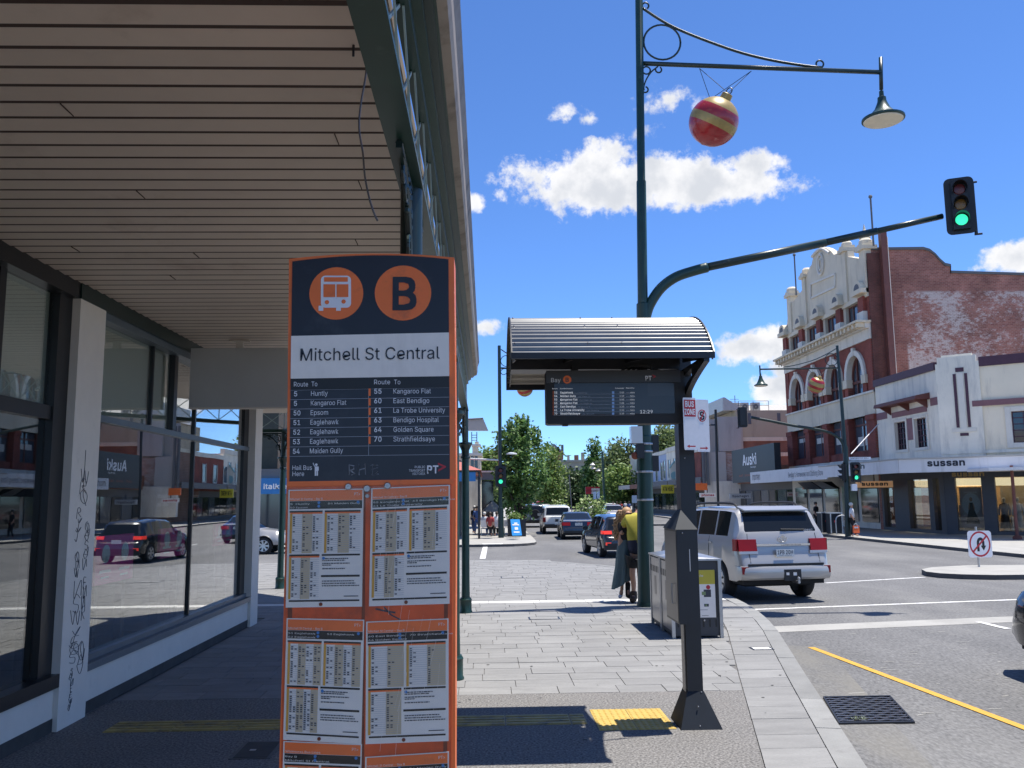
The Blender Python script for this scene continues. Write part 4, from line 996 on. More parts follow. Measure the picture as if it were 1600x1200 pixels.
# lower panel with timetables
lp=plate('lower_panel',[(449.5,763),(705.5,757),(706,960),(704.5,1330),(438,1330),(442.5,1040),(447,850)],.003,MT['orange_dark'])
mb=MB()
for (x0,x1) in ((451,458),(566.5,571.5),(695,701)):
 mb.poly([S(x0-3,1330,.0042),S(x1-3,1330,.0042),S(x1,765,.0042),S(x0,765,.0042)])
MT['orange_deep']=M('panel_orange_deep',(.20,.045,.018),.6,var=.2,scale=10)  # deeper orange for the rails, pin holes and horn
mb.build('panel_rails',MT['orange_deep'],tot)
def timetable(q,seed,title="Mitchell St Central - Bay B",cols=(3,3,3),label=None,routes=("5  Huntly","50 Epsom","54 Maiden Gully")):
 """A printed sheet; q = photo corners (top left, top right, bottom right, bottom left)."""
 rg=random.Random(seed)
 def P(u,v,l):
  x=(q[0][0]*(1-u)+q[1][0]*u)*(1-v)+(q[3][0]*(1-u)+q[2][0]*u)*v
  y=(q[0][1]*(1-u)+q[1][1]*u)*(1-v)+(q[3][1]*(1-u)+q[2][1]*u)*v
  return S(x,y,l)
 def rc(mb,u0,v0,u1,v1,l,mi=0):mb.poly([P(u0,v1,l),P(u1,v1,l),P(u1,v0,l),P(u0,v0,l)],mi)
 pg=MB(); L0=.0055
 pg.ex([P(0,0,L0),P(1,0,L0),P(1,1,L0),P(0,1,L0)],(0,.0012,0)); pg=pg.build('timetable',MT['page'],tot)
 pg['label']=label or 'white printed timetable sheet'
 mb=MB(); rc(mb,.018,.008,.985,.095,L0+.0008); mb.build('header_band',MT['orange'],pg)
 mb=MB(); rc(mb,.02,.098,.985,.165,L0+.0008); rc(mb,.022,.18,.46,.194,L0+.001); rc(mb,.49,.18,.965,.194,L0+.001)
 rc(mb,.03,.55,.43,.565,L0+.001); rc(mb,.46,.55,.965,.565,L0+.001); rc(mb,.455,.728,.965,.745,L0+.001); rc(mb,.04,.938,.965,.952,L0+.001)
 mb.build('black_bands',MT['black'],pg)
 tb=MB()
 def table(u0,v0,u1,v1,nc):
  rc(tb,u0,v0,u1,v0+.012,L0+.0012,0)
  rc(tb,u0,v0+.012,u0+.03,v1,L0+.0012,1)
  w=(u1-u0-.03)/nc
  for c in range(nc):
   if c%2:rc(tb,u0+.03+w*c,v0+.012,u0+.03+w*(c+1),v1,L0+.0012,2)
  n=int((v1-v0)/.018)
  for r_ in range(1,n):
   v=v0+.012+(v1-v0-.012)*r_/n
   rc(tb,u0+.03,v,u1,v+.0022,L0+.0016,3)
   for c in range(nc):
    if rg.random()<.78 and r_>1:
     for e in range(rg.choice((1,1,2))):
      uu=u0+.04+w*c+e*.045
      rc(tb,uu,v-.0125,uu+.028,v-.0035,L0+.0018,4)
 table(.03,.194,.46,.54,cols[0]); table(.49,.194,.965,.54,cols[1]); table(.03,.565,.43,.928,cols[2])
 tb.build('tables',[MT['orange'],MT['amber'],MT['beige'],MT['rule'],MT['ink']],pg)
 pr=MB()
 for k,(v,w) in enumerate(((.585,.34),(.60,.30),(.625,.36),(.64,.12),(.67,.30),(.775,.42),(.795,.44),(.815,.49))):
  u=.47
  while u<.47+w:
   l=rg.uniform(.012,.04); rc(pr,u,v,min(u+l,.47+w),v+.008,L0+.0016); u+=l+.006
 rc(pr,.76,.905,.95,.912,L0+.0016)
 pr.build('print',MT['ink'],pg)
 tx=MB(); wp=(q[1][0]-q[0][0])
 put_text(tx,title,P(.03,.088,L0+.0018),P(1,.1,0)-P(0,.1,0),Z3,3.0*PXM,wp*.42*PXM)
 put_text(tx,"PT>",P(.955,.055,L0+.0018),P(1,.1,0)-P(0,.1,0),Z3,4.2*PXM,wp*.075*PXM,align='R')
 for i,s in enumerate(routes):put_text(tx,s,P(.03+(i//2)*.5,.128+(i%2)*.03,L0+.0018),P(1,.1,0)-P(0,.1,0),Z3,2.4*PXM,wp*.028*len(s)*PXM)
 tx.build('lettering',MT['page'],pg)
 bd=MB()
 for (u,v) in ((.41,.112),(.41,.142),(.93,.112),(.485,.585)):
  c=P(u,v,L0+.002); bd.lathe([(.0045,0),(.0045,.0002)],c,10,axis=(0,-1,0))
 bd.build('route_dots',MT['blue_print'],pg)
 hole=MB(); c=P(.46,.975,L0+.002); hole.lathe([(.0055,0),(.0055,.0003)],c,12,axis=(0,-1,0)); hole.build('pin_hole',MT['orange_deep'],pg)
timetable([(451.5,765.5),(568.5,763.5),(566,947.5),(447,949)],1,label='upper left timetable sheet')
timetable([(580.5,763),(703,757.5),(702.5,943),(577,947)],2,label='upper right timetable sheet',routes=("55 Kangaroo Flat","61 La Trobe University","63 Bendigo Hospital"))
timetable([(448.5,965.5),(569.5,968),(565,1162),(443,1155)],3,cols=(4,4,4),label='middle left timetable sheet',routes=("51 Eaglehawk","52 Eaglehawk","53 Eaglehawk"))
timetable([(572.5,971),(701,966),(701,1157),(571.5,1162)],4,cols=(2,2,2),label='middle right timetable sheet',routes=("60 East Bendigo","64 Golden Square","70 Strathfieldsaye"))
timetable([(443.5,1157),(566,1162),(561,1356),(438,1350)],5,title="Whitmores Bus Lines",label='lower left timetable sheet of a bus line',routes=("Bay B","Mitchell St Central"))
timetable([(571,1182),(701.5,1173.5),(701,1360),(570,1366)],6,label='lower right timetable sheet')
for (x,y,r) in ((545,760.5,5.2),(574,763.5,5.6),(606,759,5.2),(574.5,775,3.2)):
 mb=MB(); c=S(x,y,.004); mb.lathe([(r*PXM,0),(r*PXM,.006),(r*.8*PXM,.009),(r*.35*PXM,.009),(r*.3*PXM,.006)],c,16,axis=(0,-1,0)); mb.build('screw',MT['steel'],tot,smooth=40)
 # joint between header and lower panel, marker scrawl, acrylic cover
plate('joint_strip',[(449,752.5),(709,748.5),(709,756),(448.5,760.5)],.006,MT['orange'])
mb=MB(); stroke(mb,[(587,951),(600,954),(618,957)],2.4,.0045); stroke(mb,[(600,948),(612,961),(626,968)],2.0,.0045); mb.build('marker_scrawl',MT['ink'],tot)
MT['acrylic']=glass_mat('acrylic',(.98,.98,.98),1.22,.05,0,.4)
plate('acrylic_cover',[(450,762),(705,757),(704,1330),(437,1330)],.014,MT['acrylic'],th=.002)
mb=MB(); rg=random.Random(11)
for k in range(34):
 x,y=rg.uniform(600,690),rg.uniform(765,1100); l=rg.uniform(20,80); sl_=rg.uniform(-.25,-.05)
 A,B=S(x,y,.0162),S(x+l*sl_,y+l,.0162); n=X3*rg.uniform(.05,.16)*PXM
 mb.poly([A-n,B-n,B+n,A+n])
mb.build('cover_scratches',MT['page'],tot)
mb=MB()
mb.box(bl.x-.03,br.x+.03,SY-.03,SY+.17,0,.02); mb.build('foot_plate',MT['char'],tot)
# ---------------------------------------------------------------- display shelter
sh=root('bus_shelter',(2.0,8.35,0),'charcoal steel shelter post with curved corrugated roof on the kerb side','bus shelter')
RX0,RX1,RYF,RYC,RYB=.232,1.985,7.38,8.33,9.28
RZF,RZC=at(1113,552,RYF).z,at(1075,502,RYC).z
# roof arc in the YZ plane
half=(RYB-RYF)/2; rise=RZC-RZF; RR=(half*half+rise*rise)/(2*rise); A0=math.asin(half/RR)
def arc(t,r):a=-A0+2*A0*t; return (RYC+r*math.sin(a),RZC-RR+r*math.cos(a))
mb=MB(); n=34*6; up_=[]; lo_=[]
for i in range(n+1):
 t=i/n; r=RR+.013*math.sin(2*PI*34*t)
 up_.append(arc(t,r)); lo_.append(arc(t,r-.004))
vs=[(RX0,y,z) for y,z in up_]+[(RX1,y,z) for y,z in up_]
mb.add(vs,[(i,n+1+i,n+2+i,i+1) for i in range(n)])
mb.build('roof_sheet',MT['roof_metal'],sh,smooth=True)
mb=MB(); vs=[(RX0+.02,y,z-.012) for y,z in lo_]+[(RX1-.02,y,z-.012) for y,z in lo_]
mb.add(vs,[(i+1,n+2+i,n+1+i,i) for i in range(n)]); mb.build('roof_lining',MT['under_cream'],sh,smooth=True)
for xx in (RX0,RX1):
 mb=MB(); p1=[arc(i/24,RR+.022) for i in range(25)]; p2=[arc(i/24,RR-.075) for i in range(25)]
 pts=[(xx,y,z) for y,z in p1]+[(xx,y,z) for y,z in reversed(p2)]
 mb.ex(pts,(-.012 if xx==RX0 else .012,0,0)); mb.build('end_plate',MT['char'],sh,clean=True)
MB().box(RX0-.012,RX1+.012,RYF-.012,RYF,RZF-.042,RZF+.01).build('front_fascia',MT['char'],sh)
MB().box(RX0-.012,RX1+.012,RYB,RYB+.012,RZF-.075,RZF+.01).build('rear_fascia',MT['char'],sh)
mb=MB()
for (xx,zz) in ((.26,.01),(.9,.012),(1.2,.012)):
 for t in (.06,.2,.36):y,z=arc(t,RR+.014); mb.ball((xx,y,z),.008,8)
mb.build('roof_screws',MT['steel'],sh)
PX0,PX1,PY0,PY1=1.855,2.0,8.27,8.45
bz0,bz1=at(900,577,8.2).z,at(900,545,8.2).z
MB().box(RX0+.01,PX0+.02,8.20,8.50,bz0,bz1+.03).build('main_beam',MT['char'],sh)
for xx in (RX0+.02,.75,1.35,1.9):
 mb=MB(); pts=[(xx,8.2,bz0+.06)]+[(xx,y,z-.03) for y,z in [arc(t/16,RR-.03) for t in range(0,9)]]+[(xx,8.2,bz1+.02)]
 mb.ex(pts,(.012,0,0)); mb.build('roof_rib',MT['char'],sh,clean=True)
 mb=MB(); pts=[(xx,8.5,bz0+.06)]+[(xx,y,z-.03) for y,z in [arc(1-t/16,RR-.03) for t in range(0,9)]]+[(xx,8.5,bz1+.02)]
 mb.ex(pts,(.012,0,0)); mb.build('roof_rib',MT['char'],sh,clean=True)
 # post: box with a paler grey side, flared foot
MB().box(PX0,PX1,PY0,PY1,.30,RZC-.06).build('post',MT['char'],sh)
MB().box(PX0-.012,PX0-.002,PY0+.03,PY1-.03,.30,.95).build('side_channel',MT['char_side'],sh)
mb=MB(); z0,z1=.0,.31; e=.135
lo=[(PX0-e+.03,PY0-e,z0),(PX1+e,PY0-e,z0),(PX1+e,PY1+e,z0),(PX0-e+.03,PY1+e,z0)]
hi=[(PX0-.006,PY0-.006,z1),(PX1+.006,PY0-.006,z1),(PX1+.006,PY1+.006,z1),(PX0-.006,PY1+.006,z1)]
mb.hexa(lo+hi); mb.build('flared_foot',MT['char_blue'],sh)
mb=MB()
for (a,b,c) in ((PX0+.075,PY0-.075,.19),(PX0+.075,PY0-.12,.03),(PX1-.02,PY0-.008,.305),(PX1-.02,8.042,.98),(PX0-.05,8.042,1.77),(PX0+.05,PY0-.002,2.47)):mb.ball((a,b,c),.008,8)
mb.build('bolts',MT['steel'],sh)
CX0,CX1,CY0,CY1=1.752,1.937,8.05,8.60
cz0,cz1,czt=.945,1.80,1.98
mb=MB(); mb.box(CX0,CX1,CY0,CY1,cz0,cz1); mb.build('control_cabinet',MT['char'],sh)
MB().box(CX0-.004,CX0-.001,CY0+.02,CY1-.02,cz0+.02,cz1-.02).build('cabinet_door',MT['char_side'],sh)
mb=MB(); ap=((CX0+CX1)/2,CY0+.2,czt); b4=[(CX0-.012,CY0-.012,cz1),(CX1+.012,CY0-.012,cz1),(CX1+.012,CY1+.012,cz1),(CX0-.012,CY1+.012,cz1)]
mb.add(b4+[ap,(ap[0],CY1-.2,czt)],[(0,1,4),(1,2,5,4),(2,3,5),(3,0,4,5),(3,2,1,0)]); mb.build('cabinet_cap',MT['char_blue'],sh)
mb=MB(); mb.tube([(CX0-.008,CY0+.14,1.30),(CX0-.03,CY0+.14,1.30),(CX0-.03,CY0+.14,1.12),(CX0-.008,CY0+.14,1.12)],.006,6); mb.build('door_handle',MT['steel'],sh)
mb=MB(); mb.box(CX1-.072,CX1-.066,CY0-.004,CY0,1.42,1.62); mb.build('sticker_edge',MT['page'],sh)
# cantilever gussets with holes, front and back of the post
def gusset(sgn):
 x=PX0+.045; t=.05; N_=14
 yb=PY0 if sgn<0 else PY1; ye=RYF if sgn<0 else RYB
 zt=RZF-.02; zb=at(1085,645,8.27).z
 edge=[(yb+(ye-yb)*(1-math.cos(PI/2*i/N_)),zb+(zt-.04-zb)*math.sin(PI/2*i/N_)) for i in range(N_+1)]
 edge=[(yb+(ye-yb)*(i/N_)**1.7,zb+(zt-.05-zb)*(i/N_)**.8) for i in range(N_+1)]
 mb=MB()
 # hole: build as quads between the edge curve and an elliptical opening is avoided: two plates and ribs around the opening
 top=[(yb+(ye-yb)*(i/N_)**1.7,zt) for i in range(N_+1)]
 for i in range(N_):
  a,b=edge[i],edge[i+1]; c,d=top[i+1],top[i]
  # opening between 45 % and 88 % of the height for the middle strips
  def mix(p,q,f):return (p[0]+(q[0]-p[0])*f,p[1]+(q[1]-p[1])*f)
  parts=[(0,1)]
  if 4<=i<=8:parts=[(0,.30),(.74,1)]
  for (f0,f1) in parts:
   q=[mix(a,d,f0),mix(b,c,f0),mix(b,c,f1),mix(a,d,f1)]
   mb.ex([(x,y,z) for y,z in q],(t,0,0))
 mb.build('gusset',MT['char'],sh)
gusset(-1); gusset(1)
mb=MB()
for k in range(4):
 mb.tube(smoothpts([(1.30+.05*k,8.16,bz0-.02),(1.42+.05*k,8.1,bz0+.02),(1.6,8.12,bz0-.01-.01*k),(1.72,8.1,bz0-.06),(1.76,8.14,bz0-.12)]),.009,6)
mb.build('cable_loop',MT['trim_black'],sh)
# departure display hanging under the beam
BY=8.10
def D(px,py,lift=0.0):p=at(px,py,BY); p.y=BY-lift; return p
BPX=BY/FPX
db=root('departure_display',(D(945,620).x,BY,D(945,664).z),'dark hanging departure screen headed Bay B under the shelter roof','display')
tl_,br_=D(844,586),D(1050,665)
x0,x1,zb_,zt_=D(844,0).x,D(1048,0).x,D(0,669).z,D(0,586).z
# rounded lower right corner
rc=.07
pts=[(x0,BY,zb_+.01),(x0+.02,BY,zb_)]+[(x1-rc+rc*math.sin(R(a)),BY,zb_+rc-rc*math.cos(R(a))) for a in range(0,91,15)]+[(x1,BY,zt_),(x0,BY,zt_)]
mb=MB(); mb.ex(pts,(0,.20,0)); mb.build('case',MT['trim_black'],db,clean=True)
xf=D(1034,0).x
hz=D(0,603.5).z
MB().box(x0+.002,xf+.05,BY-.012,BY-.001,hz,zt_+.012).build('header_bar',MT['display_grey'],db)
mb=MB(); sx0,sx1,sz0,sz1=D(856,0).x,D(1032,0).x,D(0,653.5).z,hz-.004
MB().box(sx0,sx1,BY-.006,BY-.001,sz0,sz1).build('screen',MT['screen'],db)
s2=D(993,0).x; MB().box(s2,sx1-.004,BY-.0075,BY-.0062,(sz0+sz1)/2+.02,sz1-.005).build('side_panel',MT['screen2'],db)
def dtext(mb,s,x,y,cap,w=None,mi=0,lift=.0145,bold=0.0,align='L'):put_text(mb,s,D(x,y,lift),X3,Z3,cap*BPX,None if w is None else w*BPX,mi,bold,align)
mb=MB(); dtext(mb,"Bay",861,597.5,6.6,15); dtext(mb,"PT",1008,594.5,6.8,10,bold=.03); mb.build('header_lettering',MT['white_print'],db)
mb=MB(); c=D(886,593.5,.0135); mb.lathe([(6.6*BPX,0),(6.6*BPX,.0004)],c,28,axis=(0,-1,0)); mb.build('letter_disc',MT['orange'],db)
mb=MB(); dtext(mb,"B",886,597,6.4,5,lift=.0155,align='C',bold=.02); mb.build('letter',MT['display_grey'],db)
mb=MB(); mb.poly([D(x,y,.0145) for x,y in ((1019,585.5),(1024,588),(1024,589),(1019.5,591.5),(1019.5,590),(1022,588.6),(1019,587))]); mb.build('arrow_logo',MT['red'],db)
rows=[("53","Eaglehawk","via Lyttleton Tce","2.00"),("54","Maiden Gully","via View St","2.00"),("55","Kangaroo Flat","via High St","2.05"),("55","Kangaroo Flat","via High St","2.05"),("60","East Bendigo","via McCrae St","2.10"),("61","La Trobe University","via Quarry","2.10"),("70","Strathfieldsaye","via Strath","2.15")]
mb=MB(); m2=MB(); m3=MB(); m4=MB()
dtext(mb,"Route",863,608.2,1.7,8,lift=.008); dtext(mb,"Bus Destination",875,608.2,1.7,20,lift=.008); dtext(mb,"Scheduled",961,607.6,1.7,14,lift=.008); dtext(mb,"Departing",978,607.2,1.7,13,lift=.008)
for i,(a,b,v,t) in enumerate(rows):
 yb=615+i*5.48
 dtext(mb,a,866,yb,3.0,4.6,lift=.008,bold=.02); dtext(mb,b,875.5,yb,3.0,{9:20,12:24.5,13:27,19:38,15:31}.get(len(b),25),lift=.008,bold=.02)
 dtext(m3,v,875.5+{9:22,12:27,13:29.5,19:40.5,15:33}.get(len(b),27),yb,1.8,20,lift=.008)
 dtext(mb,t,968,yb-.3,2.4,7,lift=.008); dtext(mb,"mins",984.5,yb-.4,2.4,7,lift=.008);
 m3.poly([D(978,yb-.8,.008),D(983.5,yb-.8,.008),D(983.5,yb-1.5,.008),D(978,yb-1.5,.008)])
 m2.poly([D(956,yb+.3,.008),D(959.6,yb+.3,.008),D(959.6,yb-3.4,.008),D(956,yb-3.4,.008)])
 m3.poly([D(865,yb+1.3,.0078),D(991,yb+.8,.0078),D(991,yb+.4,.0078),D(865,yb+.9,.0078)])
 m4.poly([D(863.8,yb+.8,.008),D(864.6,yb+.8,.008),D(864.6,yb-4,.008),D(863.8,yb-4,.008)])
dtext(mb,"12:29",1000,646,5.2,20,lift=.009)
mb.build('screen_lettering',MT['lcd'],db); m2.build('access_symbols',MT['lcd_blue'],db); m3.build('screen_lines',MT['rule'],db); m4.build('route_bars',MT['orange'],db)
mb=MB()
for xx in (D(888,0).x,D(991,0).x):mb.box(xx-.03,xx+.03,BY+.06,BY+.18,zt_-.01,bz0+.03)
mb.build('hanger',MT['char'],db)
mb=MB(); mb.box(D(868,0).x,D(876,0).x,BY+.02,BY+.1,zb_-.015,zb_); mb.build('speaker_box',MT['trim_black'],db)
# parking signs on the post
def signplate(name,px0,px1,pyt,pyb,Ya,Yb,label):
 """Small sign plate whose left edge stands at Ya and right edge at Yb."""
 a,b=at(px0,pyt,Ya),at(px1,pyt,Yb)
 r=root(name,((a.x+b.x)/2,(Ya+Yb)/2,at(px0,pyb,Ya).z),label,'parking sign')
 xd=Vector((b.x-a.x,b.y-a.y,0)); W=xd.length; xd.normalize(); n=xd.cross(Z3); Hh=a.z-at(px0,pyb,Ya).z
 O=Vector((a.x,a.y,at(px0,pyb,Ya).z))
 def q(u,v,l=0.0):return O+xd*u*W+Z3*v*Hh+n*l
 rr_=rrect(.5,.5,1,1,.06)
 mb=MB(); mb.ex([q(x,y) for x,y in reversed(rr_)],-n*.003); mb.build('plate',MT['white_print'],r,clean=True)
 return r,q,xd,n,W,Hh
r,q,xd,n,W,Hh=signplate('bus_zone_sign',1066.5,1087,621,703,7.98,8.02,'white and red BUS ZONE plate, left of the pair on the shelter post')
mb=MB(); mb.poly([q(.08,.635,.0012),q(.95,.635,.0012),q(.95,.96,.0012),q(.08,.96,.0012)]); mb.build('red_field',MT['red'],r)
mb=MB(); put_text(mb,"BUS",q(.5,.825,.002),xd,Z3,.105*Hh,.66*W,bold=.03,align='C'); put_text(mb,"ZONE",q(.5,.675,.002),xd,Z3,.105*Hh,.80*W,bold=.03,align='C'); mb.build('lettering',MT['white_print'],r)
def arrow(q,u0,u1,v,r):
 mb=MB(); s=1 if u1>u0 else -1
 mb.poly([q(u0,v-.012,.0012),q(u1-s*.15,v-.012,.0012),q(u1-s*.15,v+.012,.0012),q(u0,v+.012,.0012)][::s])
 mb.poly([q(u1-s*.2,v-.032,.0012),q(u1,v,.0012),q(u1-s*.2,v+.032,.0012)][::s]); mb.build('arrow',MT['red'],r)
arrow(q,.85,.2,.07,r)
r,q,xd,n,W,Hh=signplate('no_stopping_sign',1087,1106.5,624,706,8.02,8.06,'white no stopping plate with struck S, right of the pair on the post')
def ring(mb,q,cu_,cv,ru,rv,t,lift,n_=32):
 A=[q(cu_+ru*math.cos(2*PI*i/n_),cv+rv*math.sin(2*PI*i/n_),lift) for i in range(n_)]
 B=[q(cu_+ru*(1-t)*math.cos(2*PI*i/n_),cv+rv*(1-t)*math.sin(2*PI*i/n_),lift) for i in range(n_)]
 mb.add(A+B,[(i,(i+1)%n_,n_+(i+1)%n_,n_+i) for i in range(n_)])
mb=MB(); ring(mb,q,.45,.69,.34,.34*W/Hh*1.25,.16,.0012)
mb.poly([q(.62,.80,.003),q(.68,.785,.003),q(.30,.575,.003),q(.24,.59,.003)][::-1]); mb.build('ring',MT['red'],r)
mb=MB(); put_text(mb,"S",q(.45,.615,.002),xd,Z3,.150*Hh,.40*W,bold=.03,align='C'); mb.build('lettering',MT['black'],r)
arrow(q,.2,.85,.07,r)
# ---------------------------------------------------------------- litter bins
def bin_(x0,x1,y0,y1,label,poster):
 H0=1.14; r=root('litter_bin',((x0+x1)/2,(y0+y1)/2,0),label,'bin','bins beside the kerb')
 MB().box(x0+.035,x1-.035,y0+.03,y1-.03,.03,H0).build('body',MT['bin_grey'],r)
 for (a,b) in ((x0,y0),(x1-.05,y0),(x0,y1-.05),(x1-.05,y1-.05)):MB().box(a,a+.05,b,b+.05,0,H0).build('corner_post',MT['steel'],r)
 mb=MB(); mb.hexa([(x0-.012,y0-.012,H0),(x1+.012,y0-.012,H0),(x1+.012,y1+.012,H0),(x0-.012,y1+.012,H0),(x0-.012,y0-.012,H0+.025),(x1+.012,y0-.012,H0+.025),(x1+.012,y1+.012,H0+.025),(x0-.012,y1+.012,H0+.025)])
 xm=(x0+x1)/2; mb.add([(x0,y0,H0+.026),(x1,y0,H0+.026),(x1,y1,H0+.026),(x0,y1,H0+.026),(xm-.1,y0+.08,H0+.065),(xm-.1,y1-.08,H0+.065)],[(0,1,4),(1,2,5,4),(2,3,5),(3,0,4,5)])
 mb.build('lid',MT['steel'],r)
 # left (front) door in brushed steel
 d=MB().box(x0+.012,x0+.034,y0+.055,y1-.055,.10,H0-.03).build('door',MT['steel_dark'],r)
 mb=MB()
 for k in range(5):
  yy=y0+.12+(y1-y0-.24)*k/4; mb.box(x0+.008,x0+.0118,yy-.035,yy+.035,H0-.26,H0-.16)
 mb.build('opening',MT['black'],d)
 mb=MB(); yy=(y0+y1)/2; mb.box(x0+.009,x0+.0115,yy-.07,yy+.07,.52,.82); mb.build('door_emblem',MT['char_side'],d)
 mb=MB(); mb.box(x0+.006,x0+.0118,y0+.06,y0+.085,.62,.80); mb.build('handle',MT['black'],d)
 # vents low on the side facing the stop
 mb=MB()
 for k in range(7):
  xx=x0+.10+(x1-x0-.2)*k/6; mb.box(xx-.012,xx+.012,y0+.026,y0+.0295,.16,.27)
 mb.build('vent',MT['black'],r)
 if poster:
  p=MB().box(x0+.30,x0+.675,y0+.018,y0+.0285,.30,1.0).build('poster',MT['page'],r)
  MT['poster_yellow']=M('poster_yellow',(.55,.46,.05),.55,var=.05)
  MB().box(x0+.30,x0+.675,y0+.016,y0+.0178,.79,1.0).build('yellow_field',MT['poster_yellow'],p)
  mb=MB(); put_text(mb,"recycle",(x0+.31,y0+.0155,.90),X3,Z3,.034,.19); mb.build('lettering',MT['white_print'],p)
  mb=MB(); mb.lathe([(.032,0),(.032,.001)],(x0+.57,y0+.0175,.745),18,axis=(0,-1,0)); mb.build('print_disc',MT['red'],p)
  mb=MB(); mb.box(x0+.50,x0+.61,y0+.0165,y0+.0178,.60,.71); mb.box(x0+.50,x0+.57,y0+.0165,y0+.0178,.46,.50); mb.box(x0+.46,x0+.56,y0+.0165,y0+.0178,.325,.33); mb.box(x0+.40,x0+.55,y0+.0165,y0+.0178,.41,.415); mb.build('print',MT['ink'],p)
  mb=MB(); mb.box(x0+.47,x0+.53,y0+.0155,y0+.0164,.63,.68); mb.ball((x0+.53,y0+.016,.48),.016,8,sc=(1,.1,1)); mb.build('print_green',M('print_green',(.22,.30,.14),.6),p)
  MB().box(x1-.09,x1-.075,y0+.02,y0+.0295,.30,.98).build('slot',MT['black'],r)
 return r
bx0,bx1,by0,by1=2.765,3.54,13.22,14.05
bin_(bx0,bx1,by0,by1,'nearer steel litter bin with yellow topped poster on its side',True)
bin_(bx0,bx1,by1+.03,by1+.86,'farther steel litter bin between the poster bin and the lamp post',False)
# ---------------------------------------------------------------- street lamp with signal arm, decorations, signals
def lamp_head(name,c,rad,parent,m=MT['green']):
 c=Vector(c)
 MB().lathe([(.045,.62),(.05,.50),(.085,.48),(.09,.40),(.11,.34),(.16,.22),(rad*.62,.10),(rad,.02),(rad,-.02),(rad*.94,-.03)],c,28,cap=True).build('lamp_shade',m,parent,smooth=35)
 MB().lathe([(rad*.92,-.034),(rad*.9,-.05),(rad*.3,-.075),(.01,-.08)],c,28).build('diffuser',MT['cream_diff'],parent,smooth=40)
def bauble(c,rad,label,tilt,gold_first=True,y=None):
 c=Vector(c); r=root('bauble',c,label,'Christmas bauble','striped baubles hung from street lamps')
 ax=Vector(tilt).normalized(); a=ax.orthogonal().normalized(); b=ax.cross(a)
 edges=[-1.0,-.60,-.22,.12,.55,.82,1.0]
 bands=['bauble_red','bauble_red','gold','bauble_red','gold','gold'] if gold_first else ['bauble_red','gold','bauble_red','gold','bauble_red','gold']
 for i in range(6):
  z0,z1=edges[i],edges[i+1]; k=7
  prof=[]
  for j in range(k+1):
   z=z0+(z1-z0)*j/k; prof.append((max(rad*math.sqrt(max(0,1-z*z)),.001),z*rad))
  mb=MB(); mb.lathe(prof,c,40,axis=ax,cap=False); mb.build('band',MT[bands[i]],r,smooth=True)
 top=c+ax*rad*.97
 MB().lathe([(rad*.24,-.03),(rad*.22,rad*.22),(rad*.20,rad*.24),(.01,rad*.24)],top,20,axis=ax).build('cap',MT['gold'],r,smooth=35)
 mb=MB(); scroll(mb,top+ax*rad*.36,ax,b,rad*.13,0,360,.012); mb.build('loop',MT['black'],r)
 return r,top,ax
LY=17.15
lb=Vector((G(1010,947).x,LY,0)); ltop=at(997,-120,LY)
sl_mat=MT['greenblack']
sl_=root('street_lamp',lb,'tall green street lamp with scrolled bracket and curved signal arm beside the bins','street lamp')
def onpole(z):return lb.lerp(ltop,(z-lb.z)/(ltop.z-lb.z))
MB().tube([lb,onpole(.06),onpole(.061),onpole(1.0),onpole(3.3),onpole(3.32),onpole(6.0),onpole(6.02),onpole(8.6),onpole(8.62),ltop],[.19,.19,.17,.165,.155,.135,.13,.105,.10,.085,.08],12).build('pole',MT['green'],sl_,smooth=40)
def L(px,py,dy=0.0):return at(px,py,LY+dy)
mb=MB(); mb.tube([L(1000,99),L(1377,113)],.048,10); mb.build('lamp_arm',sl_mat,sl_,smooth=True)
mb=MB(); mb.tube(smoothpts([L(1003,12),L(1030,30),L(1060,46),L(1110,66),L(1160,83),L(1210,95),L(1260,103),L(1290,106)]),.03,8)
mb.build('swept_brace',sl_mat,sl_,smooth=True)
def ringpx(mb,cx,cy,r,t,a0=0,a1=360,sp=0.0):
 c=L(cx,cy); k=LY/FPX; return scroll(mb,c,(1,0,0),(0,0,1),r*k,a0,a1,t,28,sp)
mb=MB(); ringpx(mb,1034.5,66,31,.022); mb.build('ring',sl_mat,sl_,smooth=True)
def sc_part(fn):mb=MB(); fn(mb); mb.build('scroll',sl_mat,sl_,smooth=True)
sc_part(lambda m:ringpx(m,1008.5,9,5.5,.02,-60,200)); sc_part(lambda m:ringpx(m,1281,100,6.2,.02,-70,200))
sc_part(lambda m:ringpx(m,1010,110,6.5,.018)); sc_part(lambda m:ringpx(m,1029,109,5,.018,60,-200))
sc_part(lambda m:m.tube(smoothpts([L(1028,104),L(1018,112),L(1010,124),L(1006,136),L(1007,142)]),.016,6)); sc_part(lambda m:ringpx(m,1008,140,5,.018,80,-200))
mb=MB(); mb.tube([L(1376,90),L(1377,140)],.042,8); mb.build('drop_rod',sl_mat,sl_,smooth=True)
lc=L(1380,186)
lamp_head('lamp_head',(lc.x,LY,lc.z),.43,sl_)
mb=MB(); mb.tube(smoothpts([L(1007,512),L(1010,492),L(1017,473),L(1033,450),L(1056,433),L(1085,423),L(1108,417)],5),.105,12); mb.build('signal_arm_bend',MT['green'],sl_,smooth=True)
mb=MB(); mb.tube([L(1100,418.5),L(1290,379)],.085,12); mb.tube([L(1288,379.3),L(1370,361)],.075,12); mb.tube([L(1366,362),L(1472,338)],.062,12); mb.build('signal_arm',sl_mat,sl_,smooth=True)
